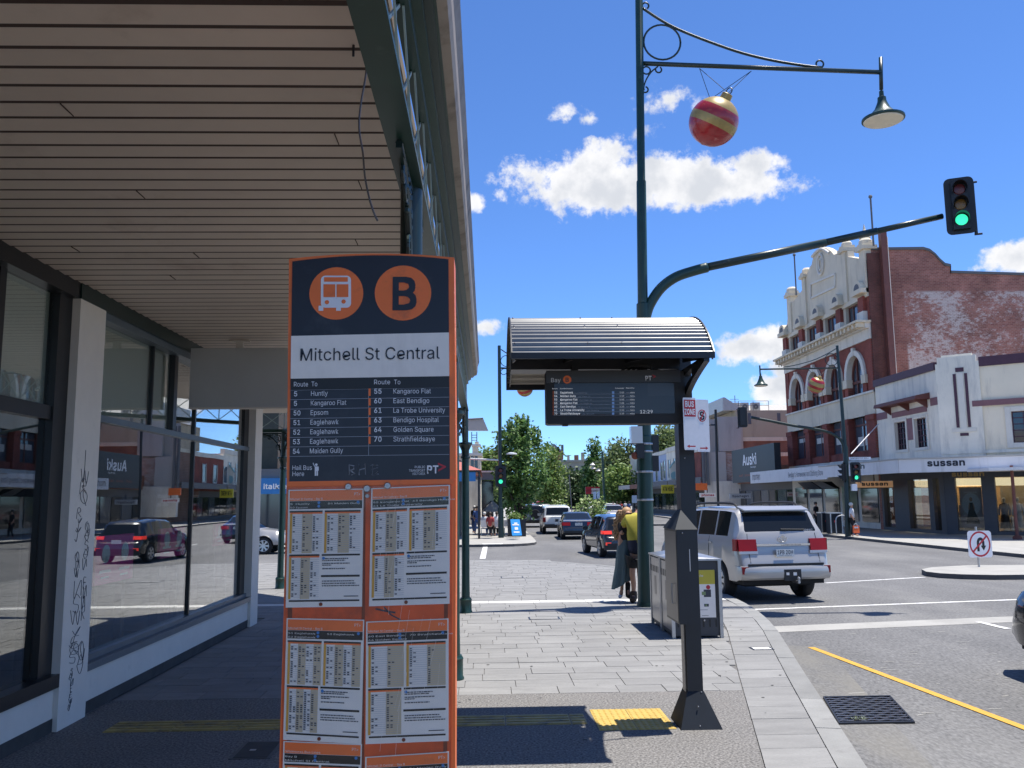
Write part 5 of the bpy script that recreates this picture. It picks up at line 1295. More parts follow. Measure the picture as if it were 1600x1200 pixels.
# fittings on the pole: white box, dark box with orange signal, bands
p0=onpole(3.2)
wb0,wb1=L(982,668),L(1000,694)
MB().box(wb0.x,wb1.x,LY-.32,LY-.10,wb1.z,wb0.z).build('white_cabinet',MT['p_white'],sl_)
db0,db1=L(991,694),L(1003,717)
MB().box(db0.x,db1.x,LY-.30,LY-.1,db1.z,db0.z).build('dark_box',MT['tl_black'],sl_)
mb=MB(); cc=L(989,713); mb.ball((cc.x,LY-.25,cc.z),.075,12,sc=(1,.5,1)); mb.build('orange_horn',MT['orange_deep'],sl_)
mb=MB(); c=L(990,702); scroll(mb,(c.x,LY-.22,c.z),(1,0,0),(0,0,1),.11,0,360,.012); scroll(mb,(c.x-.08,LY-.2,c.z),(1,0,0),(0,0,1),.10,0,360,.012); mb.build('cable_coil',MT['trim_black'],sl_)
for (xx,y0,y1) in ((1022,680,706),(1022,712,736)):
 a,b=L(xx-4,y0),L(xx+4,y1)
 mb=MB(); mb.box(a.x,b.x+.04,LY-.05,LY+.22,b.z,a.z); mb.build('pedestrian_lantern',MT['tl_black'],sl_)
for z in (2.05,2.6,3.0,3.15):
 mb=MB(); c=onpole(z); mb.lathe([(.168,-.02),(.172,0),(.168,.02)],c,12,cap=False); mb.build('band',MT['steel'],sl_)
mb=MB(); c=onpole(1.55); mb.box(c.x+.16,c.x+.42,LY-.02,LY+.02,1.54,1.57); mb.build('stub_rod',MT['tl_black'],sl_)
# bauble on the arm
bc=L(1115,190.5)
br_,btop,bax=bauble((bc.x,LY,bc.z),.513,'large red and gold striped bauble hung from the arm of the tall lamp',(.42,-.36,.83))
mb=MB(); h1,h2=L(1093,107),L(1174,111); e1,e2=bc+Vector((-.05,0,.50)),btop+bax*.14
e1=Vector((e1.x,LY,e1.z))
for (a,b) in ((h1,e1),(h2,e1),(h1,e2),(h2,e2)):mb.tube([a,b],.007,5)
mb.build('wire',MT['black'],br_)
def traffic_light(c,s,facing,label,lit=True,back=False,w=.5,h=1.08):
 """Signal with backboard; s scales it; facing = direction the lenses look."""
 f=Vector(facing).normalized(); x=Z3.cross(f).normalized()*-1; c=Vector(c)
 r=root('traffic_light',c-Z3*h*s/2,label,'traffic light','traffic signals at the crossing')
 def q(u,d,v):return c+x*u*s+f*d*s+Z3*v*s
 mb=MB(); rr_=rrect(0,0,w,h,.10); mb.ex([q(a,0,b) for a,b in rr_],f*-.02*s); mb.build('backboard',MT['tl_black'],r,clean=True)
 mb=MB(); mb.hexa([q(-.14,.0,-.46),q(.14,.0,-.46),q(.14,.08,-.46),q(-.14,.08,-.46),q(-.14,.0,.46),q(.14,.0,.46),q(.14,.08,.46),q(-.14,.08,.46)]); mb.build('housing',MT['tl_black'],r)
 mb=MB(); mb.hexa([q(-.13,-.16,-.44),q(.13,-.16,-.44),q(.13,-.021,-.44),q(-.13,-.021,-.44),q(-.13,-.16,.44),q(.13,-.16,.44),q(.13,-.021,.44),q(-.13,-.021,.44)]); mb.build('rear_housing',MT['tl_black'],r)
 for (v,m) in ((.29,'lens_red'),(0,'lens_amber'),(-.29,'lens_green')):
  mb=MB(); mb.lathe([(.105*s,0),(.09*s,.02*s),(.001,.03*s)],q(0,.081,v),20,axis=f); ln=mb.build('lens',MT[m if lit or m!='lens_green' else 'lens_red'],r)
  mb=MB(); n_=16; A=[]; B=[]
  for i in range(n_+1):
   a=R(-35+250*i/n_); A.append(q(.125*math.cos(a),.08,v+.125*math.sin(a))); B.append(q(.125*math.cos(a),.08+.06+.16*max(0,math.sin(a)*.5+.5),v+.125*math.sin(a)))
  mb.add(A+B,[(i,i+1,n_+2+i,n_+1+i) for i in range(n_)]); mb.build('visor',MT['tl_black'],ln)
 mb=MB(); mb.tube([q(-w/2+.02,-.03,h/2-.12),q(-w/2+.02,-.03,-h/2-.04)],.03*s,8); mb.tube([q(-w/2-.06,-.03,h/2-.12),q(-w/2+.05,-.03,h/2-.12)],.02*s,6); mb.tube([q(-w/2-.08,-.03,-h/2-.03),q(-w/2+.05,-.03,-h/2-.03)],.02*s,6); mb.build('mounting',MT['tl_black'],r)
 return r
tc_=L(1494,325)
traffic_light((tc_.x,LY-.15,tc_.z),1.12,(-.45,-1,-.05),'black signal with green lit on the end of the long arm against the sky')
mb=None
# far corner pole on the left with signal, lamp arm and bauble
Y2=47.8; pb=at(783,840,Y2)
p2=root('street_lamp',(pb.x,Y2,0),'slim green lamp pole with a green signal at the far left corner','street lamp')
def L2(px,py):return at(px,py,Y2)
MB().tube([(pb.x,Y2,-.01),(pb.x-.01,Y2,1.6),(pb.x-.02,Y2,1.62),L2(780,540)],[.16,.15,.11,.09],10).build('pole',MT['greenblack'],p2,smooth=40)
MB().tube([L2(780,575),L2(868,578)],.05,8).build('lamp_arm',MT['greenblack'],p2)
mb=MB(); mb.tube(smoothpts([L2(783,546),L2(792,552),L2(805,558),L2(822,564),L2(842,570),L2(856,575)]),.03,6); c=L2(791,564); scroll(mb,c,(1,0,0),(0,0,1),.31,0,360,.022); c=L2(787,581); scroll(mb,c,(1,0,0),(0,0,1),.16,90,330,.02); mb.build('scroll',MT['greenblack'],p2)
c=L2(868,590); MB().tube([L2(868,570),c],.04,6).build('drop_rod',MT['greenblack'],p2)
lamp_head('lamp_head',(c.x,Y2,c.z-.5),.42,p2)
a=L2(735,717); mb=MB(); mb.tube([a,L2(780,719)],.05,6); mb.build('signal_arm',MT['pale_paver'],p2)
c=L2(820,607); r_,tp,ax_=bauble((c.x,Y2,c.z),.46,'red and gold bauble peeping out below the left end of the shelter roof',(-.25,-.55,.8),False)
c2=L2(799,711); MB().lathe([(.3,0),(.28,.07),(.1,.12)],(c2.x,Y2-.6,c2.z),14).build('floodlight',MT['p_white'],p2)
c=L2(782,744); traffic_light((c.x,Y2-.3,c.z),1.05,(.05,-1,0),'green lit signal on the pole at the far left corner before the tree',w=.55)
# far corner pole on the right
Y3=44.6; pb=at(1325,838,Y3)
p3=root('street_lamp',(pb.x,Y3,0),'green lamp pole with two arms on the corner by the grey clothes shop','street lamp')
def L3(px,py):return at(px,py,Y3)
MB().tube([(pb.x,Y3,-.01),L3(1321,700),L3(1320,695),L3(1308,540)],[.15,.13,.10,.07],10).build('pole',MT['greenblack'],p3,smooth=40)
MB().tube([L3(1309,575),L3(1187,577)],.045,8).build('lamp_arm',MT['greenblack'],p3)
mb=MB(); c=L3(1299,562); scroll(mb,c,(1,0,0),(0,0,1),.33,0,360,.02); mb.tube(smoothpts([L3(1306,545),L3(1292,553),L3(1270,563),L3(1240,571),L3(1220,574)]),.025,6); c=L3(1219,572); scroll(mb,c,(1,0,0),(0,0,1),.07,-30,230,.02); mb.build('scroll',MT['greenblack'],p3)
MB().tube([L3(1187,571),L3(1188,590)],.04,6).build('drop_rod',MT['greenblack'],p3)
c=L3(1189,602); lamp_head('lamp_head',(c.x,Y3,c.z),.35,p3)
mb=MB(); mb.tube(smoothpts([L3(1320,712),L3(1317,694),L3(1308,682),L3(1290,674),L3(1265,669),L3(1240,665),L3(1200,657),L3(1168,651)],4),.075,8); mb.build('signal_arm',MT['greenblack'],p3,smooth=True)
c=L3(1275,602); r_,tp,ax_=bauble((c.x,Y3,c.z),.44,'small red and gold striped bauble in front of the red brick building',(.25,-.5,.85),False)
mb=MB()
for a in ((1262,577),(1290,577)):mb.tube([L3(*a),tp],.012,4)
mb.build('wire',MT['black'],r_)
c=L3(1160,652); traffic_light((c.x,Y3,c.z),.98,(.2,1,0),'signal seen from behind on the end of the far right arm',w=.5)
c=L3(1333,738); traffic_light((c.x,Y3-.3,c.z),.95,(-.1,-1,0),'green lit signal on the pole beside the grey clothes shop',w=.55)
c=L3(1316,738); traffic_light((c.x,Y3-.15,c.z),.95,(-1,.5,0),'unlit signal turned sideways on the pole by the clothes shop',lit=False,w=.55)
ss=root('street_name_sign',L3(1340,716),'white street name blade on the corner pole by the clothes shop','street sign')
a,b=L3(1326,718.5),L3(1360,714); MB().box(a.x,b.x,Y3-.05,Y3-.02,a.z,b.z).build('blade',MT['white_print'],ss)
mb=MB(); put_text(mb,"HARGREAVES MALL",(a.x+.08,Y3-.053,a.z+.045),X3,Z3,.075,(b.x-a.x)*.84); mb.build('lettering',MT['black'],ss)
tbx=root('push_box',L3(1332,762),'small white box fixed low on the corner lamp pole','box'); a=L3(1328,767); MB().box(a.x,a.x+.27,Y3-.3,Y3-.12,a.z,a.z+.35).build('box',MT['white_print'],tbx)
# no U-turn sign on the island
Y4=25.2; nb=at(1530,888,Y4)
nu=root('no_u_turn_sign',(nb.x,Y4,0),'white no U-turn sign on a short steel post on the traffic island','road sign')
MB().tube([(nb.x,Y4,0),(nb.x-.01,Y4,at(1529,823,Y4).z)],.03,10).build('post',MT['steel'],nu)
a,b=at(1513,871,Y4),at(1547,829,Y4); cx_,cz_=(a.x+b.x)/2,(a.z+b.z)/2; w_,h_=b.x-a.x,b.z-a.z
def nq(u,v,l):return Vector((cx_+u*w_/2,Y4-.035-l,cz_+v*h_/2))
mb=MB(); mb.ex([nq(x*2,y*2,0) for x,y in rrect(0,0,1,1,.12)],(0,.004,0)); mb.build('plate',MT['white_print'],nu,clean=True)
mb=MB(); ring(mb,nq,0,0,.88,.88*w_/h_*1.18,.14,.003)
mb.poly([nq(-.62,-.50,.006),nq(-.54,-.60,.006),nq(.60,.52,.006),nq(.52,.62,.006)][::1]); mb.build('ring',MT['red'],nu)
mb=MB(); mb.poly([nq(-.26,-.55,.0045),nq(-.06,-.55,.0045),nq(-.06,.1,.0045),nq(-.26,.1,.0045)])
N_=12; A=[nq(.06-.32*math.cos(PI*i/N_),.1+.40*math.sin(PI*i/N_),.0045) for i in range(N_+1)]; B=[nq(.06-.12*math.cos(PI*i/N_),.1+.17*math.sin(PI*i/N_),.0045) for i in range(N_+1)]
mb.add(A+B,[(i,i+1,N_+2+i,N_+1+i) for i in range(N_)]); mb.poly([nq(.18,.1,.0045),nq(.38,.1,.0045),nq(.38,-.12,.0045),nq(.18,-.12,.0045)]); mb.poly([nq(.06,-.12,.0045),nq(.28,-.5,.0045),nq(.5,-.12,.0045)])
mb.build('turn_arrow',MT['black'],nu)
# ---------------------------------------------------------------- vehicles
def interp(tbl,x):return lerp(tbl,x)
def wheel(parent,x,y,r,w,side,spokes=6,rimm='alloy'):
 """side = -1 left, +1 right; local coordinates of the car."""
 a=(side,0,0); c=Vector((x,y,r))
 prof=[(r*.62,-w*.5),(r*.9,-w*.5),(r*.985,-w*.38),(r,-w*.25),(r,w*.25),(r*.985,w*.38),(r*.9,w*.5),(r*.66,w*.47),(r*.64,w*.2)]
 t=MB().lathe(prof,c,28,axis=a,cap=False).build('wheel',MT['rubber'],parent,smooth=40,local=True)
 mb=MB(); mb.lathe([(r*.66,w*.46),(r*.62,w*.42),(r*.60,w*.18),(.001,w*.16)],c,28,axis=a,cap=False,mi=1)
 ax=Vector(a); u=Vector((0,1,0)); v=Vector((0,0,1))
 for k in range(spokes):
  t0=2*PI*k/spokes; d=u*math.cos(t0)+v*math.sin(t0); n=ax.cross(d)
  p0,p1=c+d*r*.08+ax*w*.40,c+d*r*.64+ax*w*.42
  mb.hexa([p0-n*r*.07,p0+n*r*.07,p0+n*r*.07+ax*.02,p0-n*r*.07+ax*.02,p1-n*r*.12,p1+n*r*.12,p1+n*r*.12+ax*.02,p1-n*r*.12+ax*.02])
 mb.lathe([(r*.14,w*.38),(r*.13,w*.46),(.001,w*.47)],c,14,axis=a,cap=False)
 mb.lathe([(r*.60,w*.40),(r*.67,w*.47),(r*.64,w*.48),(r*.60,w*.44)],c,28,axis=a,cap=False)
 mb.build('rim',[MT[rimm],MT['trim_black']],t,smooth=30,local=True)
def car(name,label,paint,spec,loc,heading,group='cars in the street',detail=1,cat='car'):
 """Local frame: y = 0 at the rear bumper, y = L at the nose, x to the right, z up."""
 L,W=spec['L'],spec['W']; sill=spec['sill']; wr=spec['wr']; wy=spec['wheels']
 top,belt=spec['top'],spec['belt']; side_win,pillars=spec['side'],spec.get('pillars',[])
 rear_g,front_g=spec['rear'],spec['front']; vertical=spec.get('boxy',.0)
 r=root(name,loc,label,cat,group,rz=heading)
 ys=set()
 n=int(L/.09)
 for i in range(n+1):ys.add(round(L*i/n,4))
 for t in (top,belt):ys.update(round(a,4) for a,b in t)
 ys.update((side_win[0],side_win[1],*rear_g,*front_g));
 for p in pillars:ys.update((p-.035,p+.035))
 ra=wr*1.16
 for c in wy:
  for k in range(15):ys.add(round(c-ra+2*ra*k/14,4))
 ys=sorted(y for y in ys if 0<=y<=L)
 ys=[y for i,y in enumerate(ys) if i==0 or y-ys[i-1]>.004]
 secs=[]
 for y in ys:
  zt=interp(top,y); zb=min(interp(belt,y),zt-.015)
  e0=spec.get('round_r',.22); e1=spec.get('round_f',.55)
  w=W/2
  if y<e0:w*=1-spec.get('taper_r',.10)*(1-y/e0)**2
  if y>L-e1:w*=1-spec.get('taper_f',.22)*((y-(L-e1))/e1)**2
  zl=sill+(.10*max(0,1-y/.25))+(.06*max(0,1-(L-y)/.3))
  for c in wy:
   dy=abs(y-c)
   if dy<ra:zl=max(zl,wr+math.sqrt(max(0,ra*ra-dy*dy))-.02)
  t=max(0,min(1,(zt-zb)/.32))
  zm=max(zl+.03,min(sill+.45*(zb-sill),zb-.2))
  zm2=max(zm+.015,zb-.12); zb2=max(zb,zm2+.01)
  xt=w*(.93-(.17-vertical)*t)
  zs=zb2+(max(zt,zb2+.01)-zb2)
  secs.append([(w*.96,zl),(w,zm),(w*.985,zm2),(w*.95,zb2),(xt,zb2+(zs-zb2)*(.86-.02*(1-t))),(xt*.88,zb2+(zs-zb2)*.975),(xt*.45,zs),(0,zs)])
 body,glass=MB(),{}
 K=8
 def P(i,j,s):return (secs[i][j][0]*s,ys[i],secs[i][j][1])
 for i in range(len(ys)-1):
  ym=(ys[i]+ys[i+1])/2
  for j in range(K-1):
   for s in (1,-1):
    q=[P(i,j,s),P(i+1,j,s),P(i+1,j+1,s),P(i,j+1,s)]
    if s<0:q=q[::-1]
    tgt=body
    if j==3 and side_win[0]<ym<side_win[1] and not any(abs(ym-p)<.035 for p in pillars):tgt=glass.setdefault(('side_window',s,sum(p<ym for p in pillars)),MB())
    if rear_g[0]<ym<rear_g[1] and j>=5:tgt=glass.setdefault(('rear_window',0,0),MB())
    if front_g[0]<ym<front_g[1] and j>=4:tgt=glass.setdefault(('windscreen',0,0),MB())
    tgt.poly(q[::-1])
 for i,rev in ((0,False),(len(ys)-1,True)):
  ringp=[P(i,j,1) for j in range(K)]+[P(i,j,-1) for j in range(K-2,-1,-1)]
  body.poly(ringp[::-1] if rev else ringp)
 body.build('body',MT[paint],r,smooth=38,local=True,clean=True)
 for k,g in glass.items():
  g.build(k[0],MT['carglass'],r,smooth=True,local=True,clean=True)
 mb=MB(); mb.box(-W*.44,W*.44,.14,L-.25,sill-.06,sill+.10); mb.box(-W*.40,W*.40,.2,L-.3,sill+.1,min(b for a,b in belt)-.16)
 mb.build('underbody',MT['underbody'],r,local=True)
 for c in wy:
  for s in (-1,1):wheel(r,s*(W/2-.125),c,wr,.24,s,spec.get('spokes',6))
 def ysurf(z):
  for y in [k*.01 for k in range(0,120)]:
   if interp(top,y)>=z:return y
  return 0
 if detail:
  zl0,zl1=spec['lamp_z']; lw=spec.get('lamp_w',.30)
  for s in (-1,1):
   y0=ysurf(zl0); y1=ysurf(zl1); xo,xi=s*W*.478,s*(W*.478-lw)
   mb=MB(); q=[]
   for (x,yy,z) in ((xi,y0,zl0),(xo,y0+.025,zl0),(xo,y1+.03,zl1),(xi,y1,zl1)):q.append(Vector((x,yy-.045,z)))
   if s<0:q=[q[1],q[0],q[3],q[2]]
   mb.ex(q,(0,.09,0)); mb.build('taillight',MT[spec.get('lamp_m','tail_red')],r,local=True,clean=True)
   # wrap round the corner
   mb=MB(); mb.box(s*W*.49-.022,s*W*.49+.012,y0+.04,y0+.04+spec.get('wrap',.2),zl0,zl1); mb.build('taillight',MT[spec.get('lamp_m','tail_red')],r,local=True)
   fl=spec.get('head_z',.72); mb=MB(); xo=s*W*.26; mb.box(min(xo,xo+s*.16),max(xo,xo+s*.16),L-.34,L-.06,fl,fl+.14); mb.build('headlight',MT['lamp_clear'],r,local=True)
   ym=front_g[0]+.12; mb=MB(); zb=interp(belt,ym); mb.box(min(s*W*.49,s*W*.60),max(s*W*.49,s*W*.60),ym-.05,ym+.06,zb-.02,zb+.14); mb.build('mirror',MT[paint],r,local=True)
   ydo=spec.get('handle_y',(side_win[0]+side_win[1])/2)
   for yy in (ydo-.55,ydo+.45):
    mb=MB(); mb.box(min(s*W*.492,s*W*.505),max(s*W*.492,s*W*.505),yy-.1,yy+.1,interp(belt,yy)-.17,interp(belt,yy)-.14); mb.build('door_handle',MT[paint],r,local=True)
  pz=spec['plate_z']; yp=ysurf(pz-.09)-.03
  mb=MB(); mb.box(-.19,.19,yp-.012,yp,pz-.07,pz+.07); pl=mb.build('number_plate',MT['plate'],r,local=True)
  if spec.get('plate'):
   mb=MB(); put_text(mb,spec['plate'],(-.165,yp-.0135,pz-.022),X3,Z3,.075,.33,bold=.02); put_text(mb,"VICTORIA - THE PLACE TO BE",(-.13,yp-.0135,pz-.055),X3,Z3,.018,.26); mb.build('lettering',MT['ink'],pl,local=True)
  mb=MB(); mb.box(-W*.43,W*.43,-.012,.05,sill+.06,sill+.19); mb.build('bumper_insert',MT[spec.get('bumper','trim_black')],r,local=True)
 return r,ysurf
SUVS=dict(L=4.95,W=1.98,sill=.42,wr=.39,wheels=(1.05,3.9),top=[(0,.66),(.03,.84),(.09,.96),(.13,1.22),(.17,1.38),(.40,1.77),(.50,1.855),(.9,1.885),(2.0,1.90),(2.9,1.86),(3.05,1.80),(3.75,1.32),(4.3,1.22),(4.8,1.08),(4.95,.80)],belt=[(0,.64),(.10,.94),(.2,1.30),(1.5,1.30),(3.2,1.26),(3.8,1.16),(4.95,.76)],side=(.62,3.35),pillars=(1.25,2.2),rear=(.18,.41),front=(3.08,3.72),lamp_z=(1.02,1.25),lamp_w=.37,plate_z=.975,plate='1PB 20H',boxy=.07,bumper='silver',round_r=.28,taper_r=.07,wrap=.16,spokes=10)
lp_=Vector((6.30,18.35,ROAD))
HD=R(8.5)
suv,ysf=car('silver_suv','big silver four wheel drive stopped beside the bins, seen from behind','silver',SUVS,lp_,HD)
suv.scale=(1.06,1.06,1.06)
def sv(name,mb,m,**kw):return mb.build(name,MT[m],suv,local=True,**kw)
W=1.98
for s in (-1,1):
 mb=MB(); mb.tube(smoothpts([(s*.66,.70,1.87),(s*.68,.85,1.95),(s*.70,1.4,1.965),(s*.70,2.4,1.955),(s*.68,2.85,1.92),(s*.67,2.95,1.86)]),.026,6); sv('roof_rail',mb,'trim_black')
 mb=MB(); mb.box(s*.80-.14*(s<0),s*.80+.14*(s>0),-.02,.06,.58,.72); sv('reflector',mb,'tail_red')
 mb=MB(); a,b=sorted((s*.56,s*.935)); y0=ysf(1.02); mb.box(a,b,y0-.04,y0+.03,.965,1.018); sv('clear_lamp',mb,'lamp_clear')
 mb=MB(); mb.box(min(s*.62,s*.90),max(s*.62,s*.90),.95,1.02,.14,.48); sv('mudflap',mb,'trim_black')
 mb=MB(); mb.hexa([(s*.79-.06,.27,1.37),(s*.79+.06,.27,1.37),(s*.79+.06,.37,1.37),(s*.79-.06,.37,1.37),(s*.70-.05,.44,1.72),(s*.70+.05,.44,1.72),(s*.70+.05,.54,1.72),(s*.70-.05,.54,1.72)]); sv('rear_pillar',mb,'silver')
y0=ysf(1.10)
mb=MB(); mb.box(-.60,.60,y0-.04,y0+.02,1.115,1.155); sv('garnish_bar',mb,'chrome')
mb=MB(); put_text(mb,"LANDCRUISER",(-.04,y0-.042,1.12),X3,Z3,.022,.42); sv('badge_lettering',mb,'ink')
yb=ysf(1.26)
mb=MB(); c=Vector((0,yb-.025,1.245))
def ell(mb,c,a,b,t):mb.tube([c+Vector((a*math.cos(2*PI*i/24),0,b*math.sin(2*PI*i/24))) for i in range(24)],t,6,closed=True)
ell(mb,c,.095,.062,.008); ell(mb,c+Vector((0,0,.005)),.035,.055,.007); ell(mb,c+Vector((0,0,.028)),.06,.028,.007); sv('emblem',mb,'chrome')
mb=MB(); mb.box(-.80,.80,-.02,.10,.735,.775); sv('bumper_step',mb,'trim_black')
mb=MB(); pf=[(.14,.45),(.0,.46),(-.04,.50),(-.055,.60),(-.045,.68),(-.02,.725),(.03,.735),(.14,.735)]; st_x=[(-.985,.16),(-.95,.06),(-.86,.012),(-.5,0),(.5,0),(.86,.012),(.95,.06),(.985,.16)]; nP=len(pf)
mb.add([(x,y+o,z) for x,o in st_x for y,z in pf],[(i*nP+j,i*nP+(j+1)%nP,(i+1)*nP+(j+1)%nP,(i+1)*nP+j) for i in range(len(st_x)-1) for j in range(nP)]+[tuple(range(nP)),tuple(7*nP+j for j in range(nP-1,-1,-1))]); sv('rear_bumper',mb,'silver',smooth=35,clean=True)
mb=MB(); mb.box(-.08,.28,-.06,-.03,.44,.66); sv('tow_cover',mb,'trim_black')
mb=MB(); mb.box(-.04,.02,-.066,-.058,.55,.60); mb.box(.11,.18,-.066,-.058,.54,.60); sv('tow_label',mb,'page')
mb=MB(); mb.tube([(.17,.1,.42),(.17,-.16,.42)],.03,8); mb.tube([(.17,-.15,.40),(.17,-.15,.47)],.025,8); mb.ball((.17,-.15,.49),.032,10); sv('tow_ball',mb,'steel')
mb=MB(); mb.tube([(.12,ysf(1.40)-.02,1.41),(.0,ysf(1.43)-.03,1.435),(.52,ysf(1.43)-.02,1.425)],.012,6); sv('rear_wiper',mb,'trim_black')
mb=MB(); mb.hexa([(-.70,.30,1.80),(.70,.30,1.80),(.72,.62,1.86),(-.72,.62,1.86),(-.70,.30,1.825),(.70,.30,1.825),(.72,.62,1.90),(-.72,.62,1.90)]); sv('spoiler',mb,'silver')
mb=MB(); put_text(mb,"BENDIGO",(.50,ysf(1.41)-.012,1.40),X3,Z3,.035,.2); sv('sticker',mb,'page')
def seam(pts,r_=.006):sv('seam',MB().tube(pts,r_,4),'trim_black')
seam([(-.74,ysf(.80)-.012,.79),(-.74,ysf(1.0)-.012,1.0),(-.745,ysf(1.22)-.004,1.2),(-.73,ysf(1.36)-.004,1.36)]); seam([(.74,ysf(.80)-.012,.79),(.74,ysf(1.0)-.012,1.0),(.745,ysf(1.22)-.004,1.2),(.73,ysf(1.36)-.004,1.36)])
for yy in (1.52,2.35):seam([(-.985,yy,.56),(-.992,yy,.85),(-.978,yy,1.17),(-.942,yy,1.29)],.005)
MB().box(-.7,.7,.4,3.0,.30,.42).build('chassis',MT['underbody'],suv,local=True)
HATCH=dict(L=4.45,W=1.80,sill=.36,wr=.345,wheels=(.86,3.50),top=[(0,.60),(.03,.74),(.12,.80),(.18,1.02),(.42,1.42),(.52,1.52),(1.6,1.60),(2.4,1.57),(2.7,1.5),(3.35,1.06),(4.0,.98),(4.3,.86),(4.45,.66)],belt=[(0,.58),(.2,1.00),(.8,1.05),(2.6,.98),(3.4,.93),(4.45,.62)],side=(.55,2.95),pillars=(1.05,1.85),rear=(.19,.43),front=(2.68,3.30),lamp_z=(.88,1.0),lamp_w=.30,plate_z=.80,round_r=.3,taper_r=.12,lamp_m='tail_lit',wrap=.26)
SEDAN=dict(L=4.8,W=1.83,sill=.30,wr=.33,wheels=(.98,3.75),top=[(0,.58),(.03,.72),(.10,.98),(.55,1.06),(1.35,1.40),(1.6,1.455),(2.4,1.46),(2.75,1.40),(3.55,.99),(4.3,.90),(4.65,.78),(4.8,.60)],belt=[(0,.56),(.12,.93),(1.0,.97),(3.0,.91),(3.6,.87),(4.8,.56)],side=(1.0,3.15),pillars=(1.25,2.05),rear=(.62,1.33),front=(2.78,3.5),lamp_z=(.76,.93),lamp_w=.42,plate_z=.83,round_r=.3,taper_r=.12,wrap=.2)
WAGON=dict(L=4.5,W=1.80,sill=.40,wr=.37,wheels=(.95,3.5),top=[(0,.62),(.03,.8),(.10,1.05),(.32,1.66),(.42,1.74),(1.6,1.78),(2.5,1.75),(2.7,1.68),(3.3,1.14),(4.1,1.06),(4.4,.9),(4.5,.7)],belt=[(0,.6),(.12,1.08),(2.6,1.08),(3.4,1.02),(4.5,.66)],side=(.5,2.95),pillars=(1.2,2.0),rear=(.12,.31),front=(2.7,3.25),lamp_z=(.72,.98),lamp_w=.16,plate_z=.68,boxy=.07)
UTE=dict(L=5.3,W=1.86,sill=.44,wr=.38,wheels=(1.2,4.25),top=[(0,.70),(.03,1.08),(.10,1.12),(.22,1.66),(.35,1.74),(1.7,1.80),(2.9,1.80),(3.1,1.74),(3.75,1.22),(4.6,1.12),(5.15,.98),(5.3,.75)],belt=[(0,.68),(.10,1.08),(3.0,1.12),(3.9,1.08),(5.3,.70)],side=(.6,3.4),pillars=(1.65,2.5),rear=(.115,.215),front=(3.1,3.72),lamp_z=(.76,1.04),lamp_w=.14,plate_z=.62,boxy=.08,wrap=.05)
def place(px,py):p=G(px,py,ROAD); return p
p=Vector((5.22,32.4,ROAD)); hatch,_=car('black_hatchback','black crossover hatchback with its brake lights on, left of the embracing couple','p_black',HATCH,p,R(6))
MB().box(-.88,.88,.02,.09,.30,.48).build('bumper_cladding',MT['trim_black'],hatch,local=True)
for s in (-1,1):MB().box(min(s*.62,s*.82),max(s*.62,s*.82),-.01,.06,.48,.58).build('reflector',MT['tail_lit'],hatch,local=True)
p=Vector((4.95,46.9,ROAD)); sed,_=car('navy_sedan','dark blue sedan driving away ahead of the black hatchback','p_navy',dict(SEDAN,plate='ATN 482'),p,R(-1))
p=Vector((4.42,54.3,ROAD)); ute,_=car('pickup_truck','white utility with canopy in front of the dark blue sedan','p_white',UTE,p,R(-1))
MB().box(-.80,.80,-.10,.05,.46,.60).build('step_bumper',MT['trim_black'],ute,local=True)
p=Vector((3.62,67.0,ROAD)); fwd,_=car('four_wheel_drive','dark four wheel drive with spare wheel on its tail door, left of the ute','p_grey',WAGON,p,R(-2))
mb=MB(); mb.lathe([(.34,-.10),(.36,0),(.34,.06),(.20,.07),(.001,.06)],(.12,-.02,1.02),22,axis=(0,-1,0),cap=True); mb.build('spare_wheel',MT['rubber'],fwd,local=True,smooth=40)
# cars farther up the street: (photo x, photo y of the ground under the tail, type, paint, heading)
far=[(851,811,HATCH,'p_white','white hatchback in the queue just beyond the dark four wheel drive',0),(877,806,SEDAN,'p_grey','grey car up the street just above the white utility',-3),(846,800,WAGON,'p_red','red wagon farther up the left side of the queue',-4),(862,798,HATCH,'silver','silver hatchback in the far queue before the dark trees',-4),(873,795,SEDAN,'p_white','small white sedan at the far end of the queue',-5),(884,793.5,HATCH,'p_blue','small blue hatchback at the far end of the queue',-5),(838,794,HATCH,'p_white','white hatchback parked at the far left kerb',-5),(896,792.5,SEDAN,'silver','small silver sedan beyond the median shrubs',-5)]
for (px,py,sp,pt,lab,hd) in far:
 p=place(px,py); car('car',lab,pt,sp,p,R(hd),detail=1)
onc=[(955,815,HATCH,'silver','silver hatchback coming towards us behind the median shrubs',177),(953,803,SEDAN,'p_white','white sedan waiting beyond the median shrubs near the red awning',176),(925,800,HATCH,'p_white','white car half hidden behind the median shrubs',176)]
for (px,py,sp,pt,lab,hd) in onc:
 p=place(px,py); car('car',lab,pt,sp,p,R(hd))
 # car seen through the gap beside the totem, on the side street, heading right
p=Vector((-12.9,38.1,ROAD)); xf,_=car('silver_crossover','silver crossover on the side street seen between the shop corner and the totem','silver',dict(HATCH,sill=.40,wr=.36,spokes=7),p,R(-90))
# dark car entering the frame on the right
p=Vector((6.27+1.26,6.65,ROAD)); dk,_=car('dark_suv','nose of a dark car entering at the right edge of the road','p_black',dict(HATCH,L=4.6,W=1.86,wheels=(.9,3.62),wr=.36,taper_f=.16,round_f=.5,top=[(0,.60),(.03,.74),(.12,.80),(.18,1.05),(.42,1.5),(.52,1.6),(1.6,1.68),(2.4,1.64),(2.7,1.56),(3.35,1.16),(4.0,1.10),(4.45,.98),(4.55,.86),(4.6,.70)],belt=[(0,.58),(.2,1.05),(2.6,1.05),(3.4,1.02),(4.3,.92),(4.6,.66)]),p,0.0)
